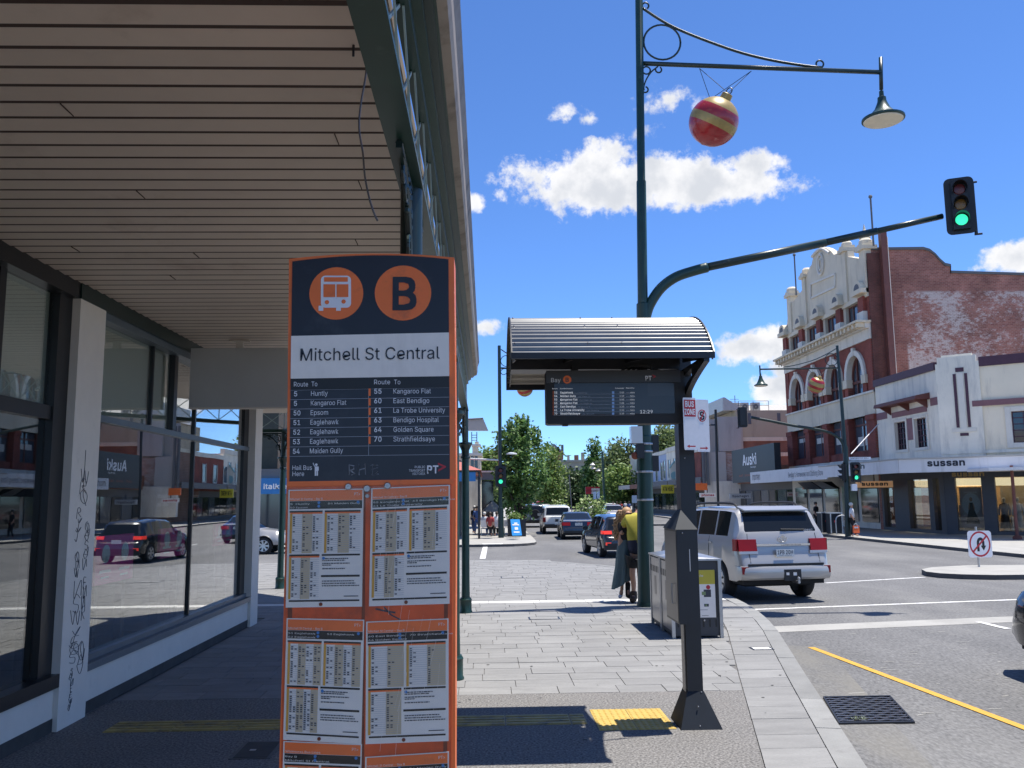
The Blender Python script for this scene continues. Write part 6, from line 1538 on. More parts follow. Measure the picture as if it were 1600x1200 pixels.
# a dark hatchback parked behind the viewer's right, mirrored in the window
# ---------------------------------------------------------------- buildings on the right
BX=24.3
MT['brick_red']=brick_mat('brick_red',(.25,.055,.036),(.20,.042,.03),(.20,.08,.06),'Y')
MT['brick_side']=brick_mat('brick_side',(.36,.145,.11),(.24,.085,.068),(.36,.26,.21),'X',flake=((.66,.60,.57),(26.5,60,8.0,14.9)),bw=.25,bh=.10)
MT['brick_end']=brick_mat('brick_end',(.15,.05,.04),(.11,.038,.03),(.13,.08,.065),'X')
MT['brick_tan']=brick_mat('brick_tan',(.24,.095,.06),(.20,.08,.05),(.26,.18,.14),'X')
MT['stucco']=M('stucco_cream',(.68,.60,.46),.85,var=.10,scale=.8,dirt=((.38,.32,.24),.9,.52,.8),streak=True)
MT['stucco_white']=M('stucco_white',(.70,.66,.58),.8,var=.06,scale=1.2,dirt=((.42,.38,.32),1.0,.5,.8),streak=True)
MT['deco']=M('deco_white',(.80,.745,.63),.8,var=.08,scale=.7,dirt=((.42,.41,.38),1.6,.50,.80),streak=True)
MT['deco_lit']=M('deco_lit',(.84,.74,.57),.8,var=.07,scale=.7,dirt=((.48,.43,.35),1.6,.52,.82),streak=True)  # creamier copy of deco, brighter shading of the corner face painted in
MT['mauve']=M('trim_mauve',(.22,.105,.115),.7,var=.1)
MT['plum']=M('coping_plum',(.075,.03,.05),.6,var=.1)
MT['timber_red']=M('timber_oxide',(.13,.04,.03),.6,var=.1)
MT['pipe']=M('pipe_oxide',(.17,.06,.045),.55,var=.12)
MT['slate_shop']=M('shop_slate',(.055,.06,.075),.55,var=.08)
MT['fascia_white']=M('fascia_white',(.64,.64,.66),.5,var=.05,scale=.8,dirt=((.42,.42,.42),2.2,.54,.82),streak=True)
MT['gold_print']=M('gold_print',(.36,.24,.09),.4,.3)
MT['peach']=M('lightbox_peach',(.85,.47,.24),.5,emit=.12)
MT['shop_light']=M('shop_light',(.85,.68,.45),.6,emit=.9)
MT['warm_in']=M('shop_warm',(.36,.28,.19),.7,var=.3,scale=1.5)
MT['tan_wall']=M('tan_wall',(.46,.38,.27),.85,var=.07,scale=.4,dirt=((.26,.21,.15),.5,.55,.8),streak=True)
MT['grey_wall']=M('grey_wall',(.42,.40,.375),.85,var=.06,scale=.4,dirt=((.3,.28,.26),.7,.55,.8),streak=True)
MT['grey_dark']=M('grey_dark',(.12,.125,.135),.7,var=.08)
MT['iron_roof']=M('iron_roof',(.50,.48,.45),.5,.2,var=.1)
def fp_(px,py):return atX(px,py,BX)
def fy(px,py=600):return atX(px,py,BX).y
red=root('brick_building',(BX+5,60.5,0),'red brick building with cream curved parapet and whitewashed side wall','building')
YR,YL=fy(1366,600),fy(1229,620)
def zf(px,py):return fp_(px,py).z
def fb(name,y0,y1,z0,z1,m,d=0.0,back=.5,parent=red):
 return MB().box(BX-d,BX+back,y0,y1,z0,z1).build(name,m,parent)
 # levels, read on the near end of the facade
def lv(py,px=1360):return atX(px,py,BX).z
z_shop,z_w0,z_w1,z_band0,z_band1=lv(716),lv(704),lv(640),lv(648),lv(611)
z_ar0,z_spr,z_top,z_frz,z_cor0,z_cor1,z_at0,z_at1,z_par=lv(611),lv(583),lv(541),lv(529),lv(512),lv(500),lv(497),lv(461),lv(440)
red.location.z=0
Wd=YL-YR; nb_=4; cor=.55
bays=[(YR+.75+(Wd-1.5)*k/nb_,YR+.75+(Wd-1.5)*(k+1)/nb_) for k in range(nb_)]
# dark core behind the openings
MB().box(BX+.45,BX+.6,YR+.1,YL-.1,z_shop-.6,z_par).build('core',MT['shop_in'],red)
# lower storey: brick piers between big windows
fb('frieze_band',YR,YL,z_band0,z_band1,MT['stucco'],.06)
fb('cornice_strip',YR,YL,z_band1-.12,z_band1,MT['stucco_white'],.16)
fb('sill_band',YR,YL,z_shop-.6,z_shop,MT['stucco_white'],.1)
def win(y0,y1,z0,z1,parent=red,bars=(1,),tr=None,m='timber_red',depth=.28,gl='win_glass2',x=BX):
 w=MB().box(x+depth-.02,x+depth+.02,y0,y1,z0,z1).build('window',MT[gl],parent)
 mb=MB(); t=.09
 mb.box(x+depth-.08,x+depth-.021,y0,y0+t,z0,z1); mb.box(x+depth-.08,x+depth-.021,y1-t,y1,z0,z1); mb.box(x+depth-.08,x+depth-.021,y0+t,y1-t,z1-t,z1); mb.box(x+depth-.08,x+depth-.021,y0+t,y1-t,z0,z0+t)
 n=bars[0]
 for k in range(n):yy=y0+(y1-y0)*(k+1)/(n+1); mb.box(x+depth-.075,x+depth-.021,yy-.05,yy+.05,z0+t,z1-t)
 if tr:mb.box(x+depth-.09,x+depth-.021,y0+t,y1-t,z0+(z1-z0)*tr-.06,z0+(z1-z0)*tr+.06)
 mb.build('frame',MT[m],w)
 return w
edges=[YR]+[b for k in range(nb_) for b in bays[k]]+[YL]
for k,(a,b) in enumerate(bays):
 win(a+.42,b-.42,z_w0,z_w1,tr=.68,depth=.34)
 # blinds low and high in the glass
 MB().box(BX+.30,BX+.315,a+.8,b-.8,z_w0+.4+.3*k,z_w0+1.0+.2*k).build('blind',MT['blind'],red)
 fb('spandrel',a+.42,b-.42,z_shop,z_w0,MT['brick_red'],.0,.4); fb('lintel',a+.42,b-.42,z_w1,z_band0,MT['brick_red'],.0,.4)
py_=[(YR,bays[0][0]+.42)]+[(bays[k][1]-.42,bays[k+1][0]+.42) for k in range(nb_-1)]+[(bays[-1][1]-.42,YL)]
for (a,b) in py_:
 fb('pier',a,b,z_shop,z_band0,MT['brick_red'],.14,.4)
 fb('pier_cap',a-.03,b+.03,z_band0-.35,z_band0,MT['brick_red'],.2,.1)
 # middle storey: arched windows in brick
ar=.86
for k,(a,b) in enumerate(bays):
 c=(a+b)/2; hw=(b-a)/2*.68; rise_=z_top-z_spr-.22
 N_=16
 inn=[(c-hw*math.cos(PI*i/N_),z_spr+rise_*math.sin(PI*i/N_)) for i in range(N_+1)]
 out=[(c-(hw+.34)*math.cos(PI*i/N_),z_spr+(rise_+.34)*math.sin(PI*i/N_)) for i in range(N_+1)]
 # brick spandrel above the arch
 mb=MB()
 for i in range(N_):
  q=[out[i],out[i+1],(out[i+1][0],z_frz),(out[i][0],z_frz)]
  mb.ex([(BX,y,z) for y,z in q],(.4,0,0))
 mb.box(BX,BX+.4,a,out[0][0],z_ar0,z_frz); mb.box(BX,BX+.4,out[-1][0],b,z_ar0,z_frz)
 mb.build('arch_spandrel',MT['brick_red'],red)
 mb=MB()
 for i in range(N_):mb.ex([(BX-.16,y,z) for y,z in (inn[i],inn[i+1],out[i+1],out[i])],(.5,0,0))
 mb.box(BX-.2,BX+.3,c-.14,c+.14,z_spr+rise_-.05,z_spr+rise_+.5)
 mb.build('arch_moulding',MT['stucco_white'],red)
 for (y0,y1) in ((out[0][0]-.16,inn[0][0]+.1),(inn[-1][0]-.1,out[-1][0]+.16)):
  fb('impost',y0,y1,z_spr-.55,z_spr,MT['stucco'],.2,.3); fb('jamb_pier',y0+.06,y1,z_ar0,z_spr-.55,MT['brick_red'],.1,.3)
 w=MB(); w.poly([(BX+.32,y,z) for y,z in [(inn[0][0],z_ar0)]+inn+[(inn[-1][0],z_ar0)]][::-1]); w=w.build('window',MT['win_glass2'],red)
 mb=MB()
 for yy in (inn[0][0]+.1,c-hw*.33,c+hw*.33,inn[-1][0]-.1):mb.box(BX+.22,BX+.31,yy-.06,yy+.06,z_ar0,z_spr+(rise_*.85 if abs(yy-c)<hw*.5 else 0))
 mb.box(BX+.2,BX+.31,inn[0][0],inn[-1][0],z_spr-.35,z_spr-.18); mb.box(BX+.2,BX+.31,inn[0][0],inn[-1][0],z_ar0,z_ar0+.1)
 for i in range(N_):mb.ex([(BX+.22,y,z) for y,z in (inn[i],inn[i+1],(c+(inn[i+1][0]-c)*.86,z_spr+(inn[i+1][1]-z_spr)*.86),(c+(inn[i][0]-c)*.86,z_spr+(inn[i][1]-z_spr)*.86))],(.09,0,0))
 mb.build('frame',MT['timber_red'],w)
for (a,b) in ((YR,bays[0][0]),(bays[-1][1],YL)):fb('end_pier',a,b,z_ar0,z_frz,MT['brick_red'],.05,.4)
fb('frieze',YR,YL,z_frz,z_cor0,MT['stucco_white'],.10)
fb('cornice',YR-.1,YL+.1,z_cor0+.35,z_cor1,MT['stucco'],.95)
fb('cornice_bed',YR,YL,z_cor0,z_cor0+.35,MT['stucco_white'],.35)
n=26
for k in range(n):
 yy=YR+.2+(Wd-.4)*k/(n-1); MB().box(BX-.82,BX-.34,yy-.13,yy+.13,z_cor0+.06,z_cor0+.345).build('dentil',MT['stucco'],red)
 # attic storey
for k,(a,b) in enumerate(bays):
 c=(a+b)/2; hw=(b-a)/2*.58
 win(c-hw,c+hw,z_at0,z_at1,bars=(2,),depth=.3)
 MB().box(BX,BX+.4,a,c-hw,z_at0,z_at1).build('attic_wall',MT['stucco'],red); MB().box(BX,BX+.4,c+hw,b,z_at0,z_at1).build('attic_wall',MT['stucco'],red)
for k in range(nb_+1):
 yy=bays[k][0] if k<nb_ else bays[-1][1]
 fb('pilaster',yy-.38,yy+.38,z_at0+.55,z_at1+.1,MT['brick_red'],.22,.2); fb('pilaster_base',yy-.45,yy+.45,z_cor1,z_at0+.55,MT['stucco_white'],.3,.2)
 mb=MB(); N_=10; pts=[(BX-.42,yy-.62*math.cos(PI*i/N_),z_at1+.55+.62*math.sin(PI*i/N_)) for i in range(N_+1)]
 mb.ex(pts,(.6,0,0)); mb.box(BX-.5,BX+.1,yy-.75,yy+.75,z_at1+.25,z_at1+.55); mb.build('hood',MT['stucco'],red)
 mb=MB(); pts=[(BX-.435,yy-.40*math.cos(PI*i/N_),z_at1+.56+.40*math.sin(PI*i/N_)) for i in range(N_+1)]; mb.ex(pts,(.01,0,0)); mb.build('hood_recess',MT['grey_dark'],red)
fb('attic_end',YR,bays[0][0],z_cor1,z_at1,MT['brick_red'],.0); fb('attic_end',bays[-1][1],YL,z_cor1,z_at1,MT['brick_red'],.0)
fb('attic_head',YR,YL,z_at1,z_at1+.3,MT['stucco'],.08,.4)
# parapet silhouette traced on the wall plane
sil=[(1363,452),(1363,400),(1342,404),(1325,401),(1324,392),(1318,392),(1303,398),(1298,392),(1292,388),(1284,386),(1276,391),(1271,399),(1268,414),(1266,416),(1260,430),(1254,452),(1243,468),(1232,478),(1230,505)]
poly=[fp_(*p) for p in sil]
zlow=z_at1+.3
poly=[(BX,YR,zlow)]+[(BX,min(max(p.y,YR),YL),max(p.z,zlow)) for p in poly]+[(BX,YL,zlow)]
mb=MB(); mb.ex(poly,(.45,0,0)); mb.build('parapet',MT['stucco'],red,clean=True)
for (pl_,) in (((1353,370,402,.75),),((1318,378,404,.62),),((1256,420,455,.62),),((1233,450,490,.75),)):
 px,pt,pbm,w=pl_; a,b=fp_(px,pt),fp_(px,pbm); yy=min(max(a.y,YR+w/2),YL-w/2)
 mb=MB(); mb.box(BX-.12,BX+.55,yy-w/2,yy+w/2,zlow,a.z-.75); mb.box(BX-.28,BX+.7,yy-w/2-.18,yy+w/2+.18,a.z-.75,a.z-.5); mb.box(BX-.2,BX+.6,yy-w/2-.05,yy+w/2+.05,a.z-.5,a.z-.3)
 mb.lathe([(w*.55,-.3),(w*.56,-.12),(w*.35,.05),(.01,.1)],(BX+.2,yy,a.z),12); mb.build('parapet_pier',MT['stucco'],red)
mb=MB()
for (x0,y0,x1,y1) in ((1268,444,1306,428),(1268,466,1306,448)):
 a,b=fp_(x0,y0),fp_(x1,y1); mb.bar(a+Vector((-.05,0,0)),b+Vector((-.05,0,0)),.1,.14)
for (x0,y0,x1,y1) in ((1268,444,1268,466),(1306,428,1306,448)):
 a,b=fp_(x0,y0),fp_(x1,y1); mb.bar(a+Vector((-.05,0,0)),b+Vector((-.05,0,0)),.1,.14)
c=fp_(1283,413); mb.tube([c+Vector((-.06,.55*math.cos(2*PI*i/18),.75*math.sin(2*PI*i/18))) for i in range(18)],.1,6,closed=True); mb.tube([c+Vector((-.06,.3*math.cos(2*PI*i/14),.4*math.sin(2*PI*i/14))) for i in range(14)],.07,6,closed=True)
pts=[fp_(*p) for p in ((1270,401),(1277,393),(1284,389),(1291,391),(1298,396))]; mb.tube(smoothpts([p+Vector((-.06,0,0)) for p in pts]),.11,6)
mb.build('parapet_ornament',MT['stucco_white'],red)
c=fp_(1287,378); mb=MB(); mb.lathe([(.3,-.6),(.3,.2),(.4,.25),(.4,.4),(.1,.9),(.02,1.3)],c+Vector((3,0,0)),10); mb.build('lantern_finial',MT['stucco'],red)
for (px,pt,pb_) in ((1357,304,372),(1238,396,452)):
 a,b=fp_(px,pt),fp_(px,pb_); mb=MB(); mb.tube([(BX+.3,b.y,b.z-.5),(BX+.3,b.y,a.z)],.06,8); mb.ball((BX+.3,b.y,a.z),.13,8); mb.build('flagpole',MT['grey_dark'],red)
 # side wall facing us, with curved parapet
YW=YR-.02
def fw_(px,py):return onpl(px,py,(0,YW,0),(0,1,0))
sw=[fw_(1361,391),fw_(1442,390),fw_(1452,393),fw_(1461,400),fw_(1468,408),fw_(1476,415),fw_(1485,417),fw_(1485,427),fw_(1620,431)]
x_r=52
poly=[(BX,YW,0)]+[(max(p.x,BX),YW,p.z) for p in sw]+[(x_r,YW,sw[-1].z+.2),(x_r,YW,0)]
mb=MB(); mb.ex(poly,(0,.4,0)); mb.build('side_wall',MT['brick_side'],red,clean=True)
mb=MB(); cp=[Vector((max(p.x,BX),YW-.1,p.z)) for p in sw]+[Vector((x_r,YW-.1,sw[-1].z+.2))]
for a,b in zip(cp,cp[1:]):mb.ex([a,b,b+Vector((0,0,.16)),a+Vector((0,0,.16))],(0,.6,0))
mb.build('coping',MT['grey_dark'],red)
e0,e1=fw_(1362,395),fw_(1385,395)
MB().box(BX+.02,fw_(1383,500).x,YW-.09,YW-.002,0,fw_(1370,396).z).build('end_pier',MT['brick_end'],red)
a=fw_(1374,360); b=fw_(1377,590)
mb=MB(); mb.box(a.x-.16,a.x+.22,YW-.5,YW-.1,5,a.z); mb.build('flue',MT['pipe'],red)
mb=MB(); mb.tube([(a.x+.35,YW-.2,4),(a.x+.35,YW-.2,a.z-.5)],.06,8); mb.build('downpipe',MT['wall_cream'],red)
MB().box(BX+.4,x_r,YW+.4,YL,6,13.5).build('roof_block',MT['grey_dark'],red)
# ---- white corner shop in the deco style
CY=45.5
deco=root('corner_shop',(BX+3,48,0),'white deco corner building with stepped corner pier over dark grey shopfronts','shop')
CH0,CH1=Vector((BX,CY,0)),Vector((BX+4.6,CY-3.6,0)); cdv=(CH1-CH0).normalized(); cn=Vector((cdv.y,-cdv.x,0)).normalized()
if cn.y>0:cn=-cn
def ch(px,py,off=0.0):return onpl(px,py,CH0+cn*off,cn)
zP0,zP1=fp_(1372,598).z,fp_(1470,572).z
zpar=8.55; zfl=atX(1420,716,BX).z
zfl=3.85
# side face along the street and chamfered face, both with openings left for the windows
def wallpanel(P,Q,z0,z1,holes,m,name,parent,th=.35,n=None):
 """Wall from P to Q with rectangular holes (u0,u1,z0,z1), u in metres from P."""
 P,Q=Vector(P),Vector(Q); d=(Q-P).normalized(); Ln=(Q-P).length
 nn=Vector((d.y,-d.x,0)) if n is None else n
 us=sorted({0,Ln,*[h[0] for h in holes],*[h[1] for h in holes]}); zs=sorted({z0,z1,*[h[2] for h in holes],*[h[3] for h in holes]})
 mb=MB()
 for i in range(len(us)-1):
  for j in range(len(zs)-1):
   uc,zc=(us[i]+us[i+1])/2,(zs[j]+zs[j+1])/2
   if any(h[0]<uc<h[1] and h[2]<zc<h[3] for h in holes):continue
   a,b=P+d*us[i],P+d*us[i+1]
   mb.hexa([(a.x,a.y,zs[j]),(b.x,b.y,zs[j]),(b.x-nn.x*th,b.y-nn.y*th,zs[j]),(a.x-nn.x*th,a.y-nn.y*th,zs[j]),(a.x,a.y,zs[j+1]),(b.x,b.y,zs[j+1]),(b.x-nn.x*th,b.y-nn.y*th,zs[j+1]),(a.x-nn.x*th,a.y-nn.y*th,zs[j+1])])
 return mb.build(name,m,parent,clean=True)
def sash(P,d,n,u0,u1,z0,z1,parent,rows,cols,dep=.18,m='plum',gl='win_glass'):
 P=Vector(P);
 def q(u,z,e):v=P+d*u-n*e; return Vector((v.x,v.y,z))
 w=MB(); w.poly([q(u0,z0,dep),q(u1,z0,dep),q(u1,z1,dep),q(u0,z1,dep)]); w=w.build('window',MT[gl],parent)
 mb=MB()
 for k in range(cols+1):
  u=u0+(u1-u0)*k/cols; t=.05 if k in (0,cols) else .02; mb.bar(q(u,z0,dep-.03),q(u,z1,dep-.03),t*2,.05,up=n)
 for k in range(rows+1):
  z=z0+(z1-z0)*k/rows; t=.05 if k in (0,rows) else .02; mb.bar(q(u0,z,dep-.03),q(u1,z,dep-.03),.05,t*2,up=(0,0,1))
 mb.build('frame',MT[m],w); return w
F0,F1=Vector((BX,YR-.05,0)),Vector((BX,CY,0)); fd=Vector((0,-1,0)); fnrm=Vector((-1,0,0))
def fu(px,py):return F0.y-fp_(px,py).y
w1=(fu(1400,680),fu(1417,680),fp_(1408,703).z,fp_(1408,659).z); w2=(fu(1431,680),fu(1450,680),fp_(1440,699).z,fp_(1440,653).z)
zs0,zs1=(w1[2]+w2[2])/2,(w1[3]+w2[3])/2
w1=(w1[0],w1[1],zs0,zs1); w2=(w2[0],w2[1],zs0,zs1)
wallpanel(F0,F1,zfl,9.0*0+fp_(1472,575).z,[w1,w2],MT['deco'],'wall',deco,n=fnrm)
zt_f=fp_(1472,575).z
for w in (w1,w2):sash(F0,fd,fnrm,*w[:2],*w[2:],deco,5,4)
mb=MB()
for w in (w1,w2):
 for (u0,u1,z0,z1) in ((w[0]-.16,w[0]-.003,zs0-.16,zs1+.16),(w[1]+.003,w[1]+.16,zs0-.16,zs1+.16),(w[0],w[1],zs1+.003,zs1+.16),(w[0],w[1],zs0-.16,zs0-.003)):mb.box(BX-.07,BX-.003,F0.y-u1,F0.y-u0,z0,z1)
mb.build('window_surround',MT['stucco_white'],deco)
um=(w1[1]+w2[0])/2; MB().box(BX-.05,BX-.002,F0.y-um-.33,F0.y-um+.33,zs0+.5,zs1+.1).build('mauve_panel',MT['mauve'],deco)
zb_=fp_(1400,651).z; MB().box(BX-.04,BX-.002,F0.y-w2[1]-.1,F0.y-w1[0]+.3,zs1+.30,zs1+.62).build('mauve_band',MT['mauve'],deco)
mb=MB(); za=zs1+.95
mb.hexa([(BX-.85,F0.y-w2[1]-.5,za+.0),(BX-.0,F0.y-w2[1]-.5,za+.0),(BX,F0.y-w1[0]+.9,za),(BX-.85,F0.y-w1[0]+.9,za),(BX-.8,F0.y-w2[1]-.5,za+.20),(BX-.0,F0.y-w2[1]-.5,za+.36),(BX,F0.y-w1[0]+.9,za+.36),(BX-.8,F0.y-w1[0]+.9,za+.20)])
mb.build('window_hood',MT['timber_red'],deco)
for u in (w1[0]-.4,um,w2[1]+.2):
 mb=MB(); mb.ex([(BX-.7,F0.y-u,za),(BX-.003,F0.y-u,za),(BX-.003,F0.y-u,za-.45)],(0,.12,0)); mb.build('hood_bracket',MT['timber_red'],deco)
zbnd=zs1+.55
MB().box(BX-.035,BX-.002,CY,F0.y-w2[1]-.55,zbnd,zbnd+.42).build('mauve_band',MT['mauve'],deco); MB().box(BX-.035,BX-.002,F0.y-w1[0]+.95,F0.y,zbnd-.2,zbnd+.22).build('mauve_band',MT['mauve'],deco)
MB().box(BX-.12,BX+.4,CY,F0.y,zt_f,zt_f+.42).build('coping',MT['plum'],deco)
# chamfer
a=ch(1580,642); hole=((a-CH0).dot(cdv),7.5,ch(1580,692).z,ch(1580,643).z)
CH2=CH0+cdv*9.0
zc_t=ch(1560,570).z
hu0=(ch(1581,660)-CH0).dot(cdv)
wallpanel(CH0,CH2,zfl,zc_t,[(hu0,hu0+2.6,hole[2],hole[3])],MT['deco_lit'],'wall',deco,n=cn)
sash(CH0,cdv,cn,hu0,hu0+2.6,hole[2],hole[3],deco,5,5)
mb=MB(); q=CH0+cn*.14
def cbar(u0,u1,z0,z1,off,th,m,name):
 mb=MB(); A,B=CH0+cdv*u0+cn*(off+th),CH0+cdv*u1+cn*(off+th); b2=cn*th
 mb.hexa([(A.x,A.y,z0),(B.x,B.y,z0),(B.x-b2.x,B.y-b2.y,z0),(A.x-b2.x,A.y-b2.y,z0),(A.x,A.y,z1),(B.x,B.y,z1),(B.x-b2.x,B.y-b2.y,z1),(A.x-b2.x,A.y-b2.y,z1)]); return mb.build(name,MT[m],deco)
u_a,u_b=(ch(1476,600)-CH0).dot(cdv),(ch(1532,600)-CH0).dot(cdv)
u_b=max(u_b,1.6)
z_hi,z_mid=ch(1505,556).z,ch(1505,566).z
cbar(.0,u_b,zfl,z_mid,.0,.10,'deco','corner_pier'); cbar(.10,u_b-.12,z_mid,z_hi,-.2,.30,'deco','corner_pier'); cbar(.3,u_b-.3,z_hi,z_hi+.12,-.2,.2,'deco','pier_top')
ul0,ul1=(ch(1494,620)-CH0).dot(cdv),(ch(1512,620)-CH0).dot(cdv)
zl_t,zl_b=ch(1503,578).z,ch(1503,668).z
for u in (ul0,ul1):cbar(u-.07,u+.07,zl_b,zl_t-.2,.101,.03,'plum','plum_strip')
cbar((ul0+ul1)/2-.2,(ul0+ul1)/2+.2,zl_b-.45,zl_b-.3,.101,.03,'plum','plum_strip'); cbar((ul0+ul1)/2-.2,(ul0+ul1)/2+.2,zl_t-.1,zl_t+.12,.101,.03,'plum','plum_strip')
cbar(ul0+.12,ul1-.12,zl_b-.2,zl_t-.15,.101,.06,'stucco_white','centre_fin'); cbar(ul0-.3,ul1+.3,zl_b-.24,zl_b-.05,.101,.05,'stucco_white','pier_base')
cbar(u_b,9,zc_t,zc_t+.5,-.3,.4,'plum','coping'); zmb=ch(1560,633).z
cbar(ul1+.2,9,zmb,zmb+.30,.102 if ul1+.2<u_b else .002,.03,'mauve','mauve_band')
cbar(hu0-.28,hu0-.003,hole[2]-.25,hole[3]+.25,.0,.06,'stucco_white','window_surround'); cbar(hu0,hu0+2.6,hole[3]+.003,hole[3]+.25,.0,.06,'stucco_white','window_surround'); cbar(hu0,hu0+2.6,hole[2]-.25,hole[2]-.003,.0,.06,'stucco_white','window_surround')
cbar(0,9,zfl+.35,zfl+.5,.102,.04,'deco','string_course')
# shop level: slate piers and panes with goods behind
def gbox(P,d,n,u0,u1,z0,z1,e0,e1,m,name,parent=deco):
 P=Vector(P); pts=[]
 for z in (z0,z1):
  for (u,e) in ((u0,e0),(u1,e0),(u1,e1),(u0,e1)):v=P+d*u-n*e; pts.append((v.x,v.y,z))
 return MB().hexa(pts).build(name,MT[m],parent)
Lf=F0.y-CY
def shopfront(P,d,n,segs,zt,L_):
 gbox(P,d,n,0,L_,zt,zfl,-.02,.4,'slate_shop','shop_header'); gbox(P,d,n,0,L_,0,.18,-.02,.3,'slate_shop','shop_plinth')
 gbox(P,d,n,0,L_,0,zfl,3.0,3.1,'warm_in','shop_back'); gbox(P,d,n,0,L_,.17,.2,.3,3.0,'shop_floor','shop_floor')
 gbox(P,d,n,0,L_,zt-.42,zt-.02,.6,2.9,'shop_light','lit_bulkhead')
 u=0
 for (a,b) in segs:
  if a>u:gbox(P,d,n,u,a,.18,zt,-.02,.4,'slate_shop','shop_pier')
  gbox(P,d,n,a,b,.18,zt,.16,.18,'shop_glass2','pane'); u=b
 if u<L_:gbox(P,d,n,u,L_,.18,zt,-.02,.4,'slate_shop','shop_pier')
zt_s=2.95
shopfront(F0,fd,fnrm,[(.25,1.6),(3.4,5.7),(6.2,Lf-.5)],zt_s,Lf)
ua,ub=(ch(1494,780)-CH0).dot(cdv),(ch(1535,780)-CH0).dot(cdv); uc=(ch(1556,780)-CH0).dot(cdv)
shopfront(CH0,cdv,cn,[(max(ua,.2),ub),(uc,uc+1.35),(uc+1.45,8.8)],zt_s,9.0)
gbox(F0,fd,fnrm,1.7,2.9,.1,2.6,.8,.85,'win_glass','shop_door'); gbox(F0,fd,fnrm,2.9,3.1,.1,2.6,.3,.9,'grey_wall','door_jamb'); gbox(F0,fd,fnrm,1.7,1.85,.1,2.6,.3,.9,'grey_wall','door_jamb')
rgs=random.Random(21)
def mannequin(P,d,n,u,e,m,label,hgt=1.7):
 v=Vector(P)+d*u-n*e; r=root('mannequin',(v.x,v.y,.2),label,'mannequin','mannequins in the clothes shop windows')
 k=hgt/1.7
 MB().lathe([(.20,0),(.20,.02),(.02,.03),(.02,.1)],(v.x,v.y,.2),12).build('stand',MT['steel'],r)
 mb=MB(); mb.lathe([(.26*k,.12*k),(.22*k,.5*k),(.15*k,.9*k),(.17*k,1.05*k),(.19*k,1.3*k),(.10*k,1.42*k)],(v.x,v.y,.2),12)
 for s in (-1,1):mb.tube([v+d*s*.16+Z3*(.2+1.36*k),v+d*s*.25+Z3*(.2+1.05*k),v+d*s*.24+n*.1+Z3*(.2+.8*k)],[.06,.05,.04],8)
 mb.build('dress',MT[m],r,smooth=True)
 mb=MB(); mb.tube([v+Z3*(.2+1.40*k),v+Z3*(.2+1.5*k)],.05,8); mb.ball(v+Z3*(.2+1.6*k),.11*k,10,sc=(.85,.9,1.15)); mb.build('head',MT['wall_cream'],r,smooth=True)
MT['dress_pale']=M('dress_pale',(.52,.50,.52),.8); MT['dress_dark']=M('dress_dark',(.03,.03,.045),.8); MT['dress_print']=M('dress_print',(.24,.23,.25),.8,var=.6,scale=9)
mannequin(F0,fd,fnrm,4.9,.8,'dress_dark','dark dressed mannequin in the pane right of the clothes shop door'); mannequin(F0,fd,fnrm,5.4,1.2,'dress_print','patterned mannequin at the right of the first shop pane'); mannequin(F0,fd,fnrm,6.6,.9,'dress_print','patterned mannequin in the second shop pane'); mannequin(F0,fd,fnrm,7.2,1.0,'dress_pale','pale dressed mannequin beside the poster pier')
mannequin(CH0,cdv,cn,uc+.25,.8,'dress_dark','dark gowned mannequin right of the poster pane'); mannequin(CH0,cdv,cn,uc+.85,.9,'dress_pale','white gowned mannequin in the right corner pane')
for (P,d,n,u0,u1,z,lab) in ((F0,fd,fnrm,3.5,5.6,1.0,'low display table with folded clothes behind the first shop pane'),(F0,fd,fnrm,6.3,7.4,.9,'striped display stand behind the second shop pane')):
 v=P+d*(u0+u1)/2-n*1.8; r=root('display_table',(v.x,v.y,.2),lab,'display table')
 gbox(P,d,n,u0,u1,z-.1,z,1.4,2.2,'wall_cream','top',r); gbox(P,d,n,u0+.1,u1-.1,.2,z-.1,1.5,2.1,'greybox','base',r)
 for k in range(4):gbox(P,d,n,u0+.15+.3*k,u0+.38+.3*k,z,z+rgs.uniform(.1,.3),1.5,1.9,rgs.choice(('dress_pale','p_blue','dress_print')),'folded_stack',r)
 # poster in the corner pane
pv=CH0+cdv*((max(ua,.2)+ub)/2)-cn*.5; r=root('fashion_poster',(pv.x,pv.y,.3),'tall poster of a woman in a dark dress in the corner pane','poster')
MT['poster_bg']=M('poster_bg',(.45,.36,.38),.5,var=.15,scale=2); MT['poster_sky']=M('poster_sky',(.55,.56,.60),.5,var=.1,scale=2); MT['poster_dark']=M('poster_dark',(.035,.035,.04),.5); MT['skin']=M('skin',(.44,.24,.16),.5,var=.06,scale=20)
pw=ub-max(ua,.2)
def pq(u,v,e):w=pv+cdv*(u-.5)*pw*.86+cn*e; return Vector((w.x,w.y,.35+v*2.1))
mb=MB(); mb.poly([pq(0,0,0),pq(1,0,0),pq(1,1,0),pq(0,1,0)]); mb.build('sheet',MT['poster_bg'],r)
mb=MB(); mb.poly([pq(.5+.42*math.cos(2*PI*i/28),.58+.28*math.sin(2*PI*i/28),.004) for i in range(28)]); mb.build('print_disc',MT['poster_sky'],r)
mb=MB(); mb.poly([pq(.42,.62,.008),pq(.58,.62,.008),pq(.62,.45,.008),pq(.85,.10,.008),pq(.22,.10,.008),pq(.36,.42,.008)]); mb.build('print_dress',MT['poster_dark'],r)
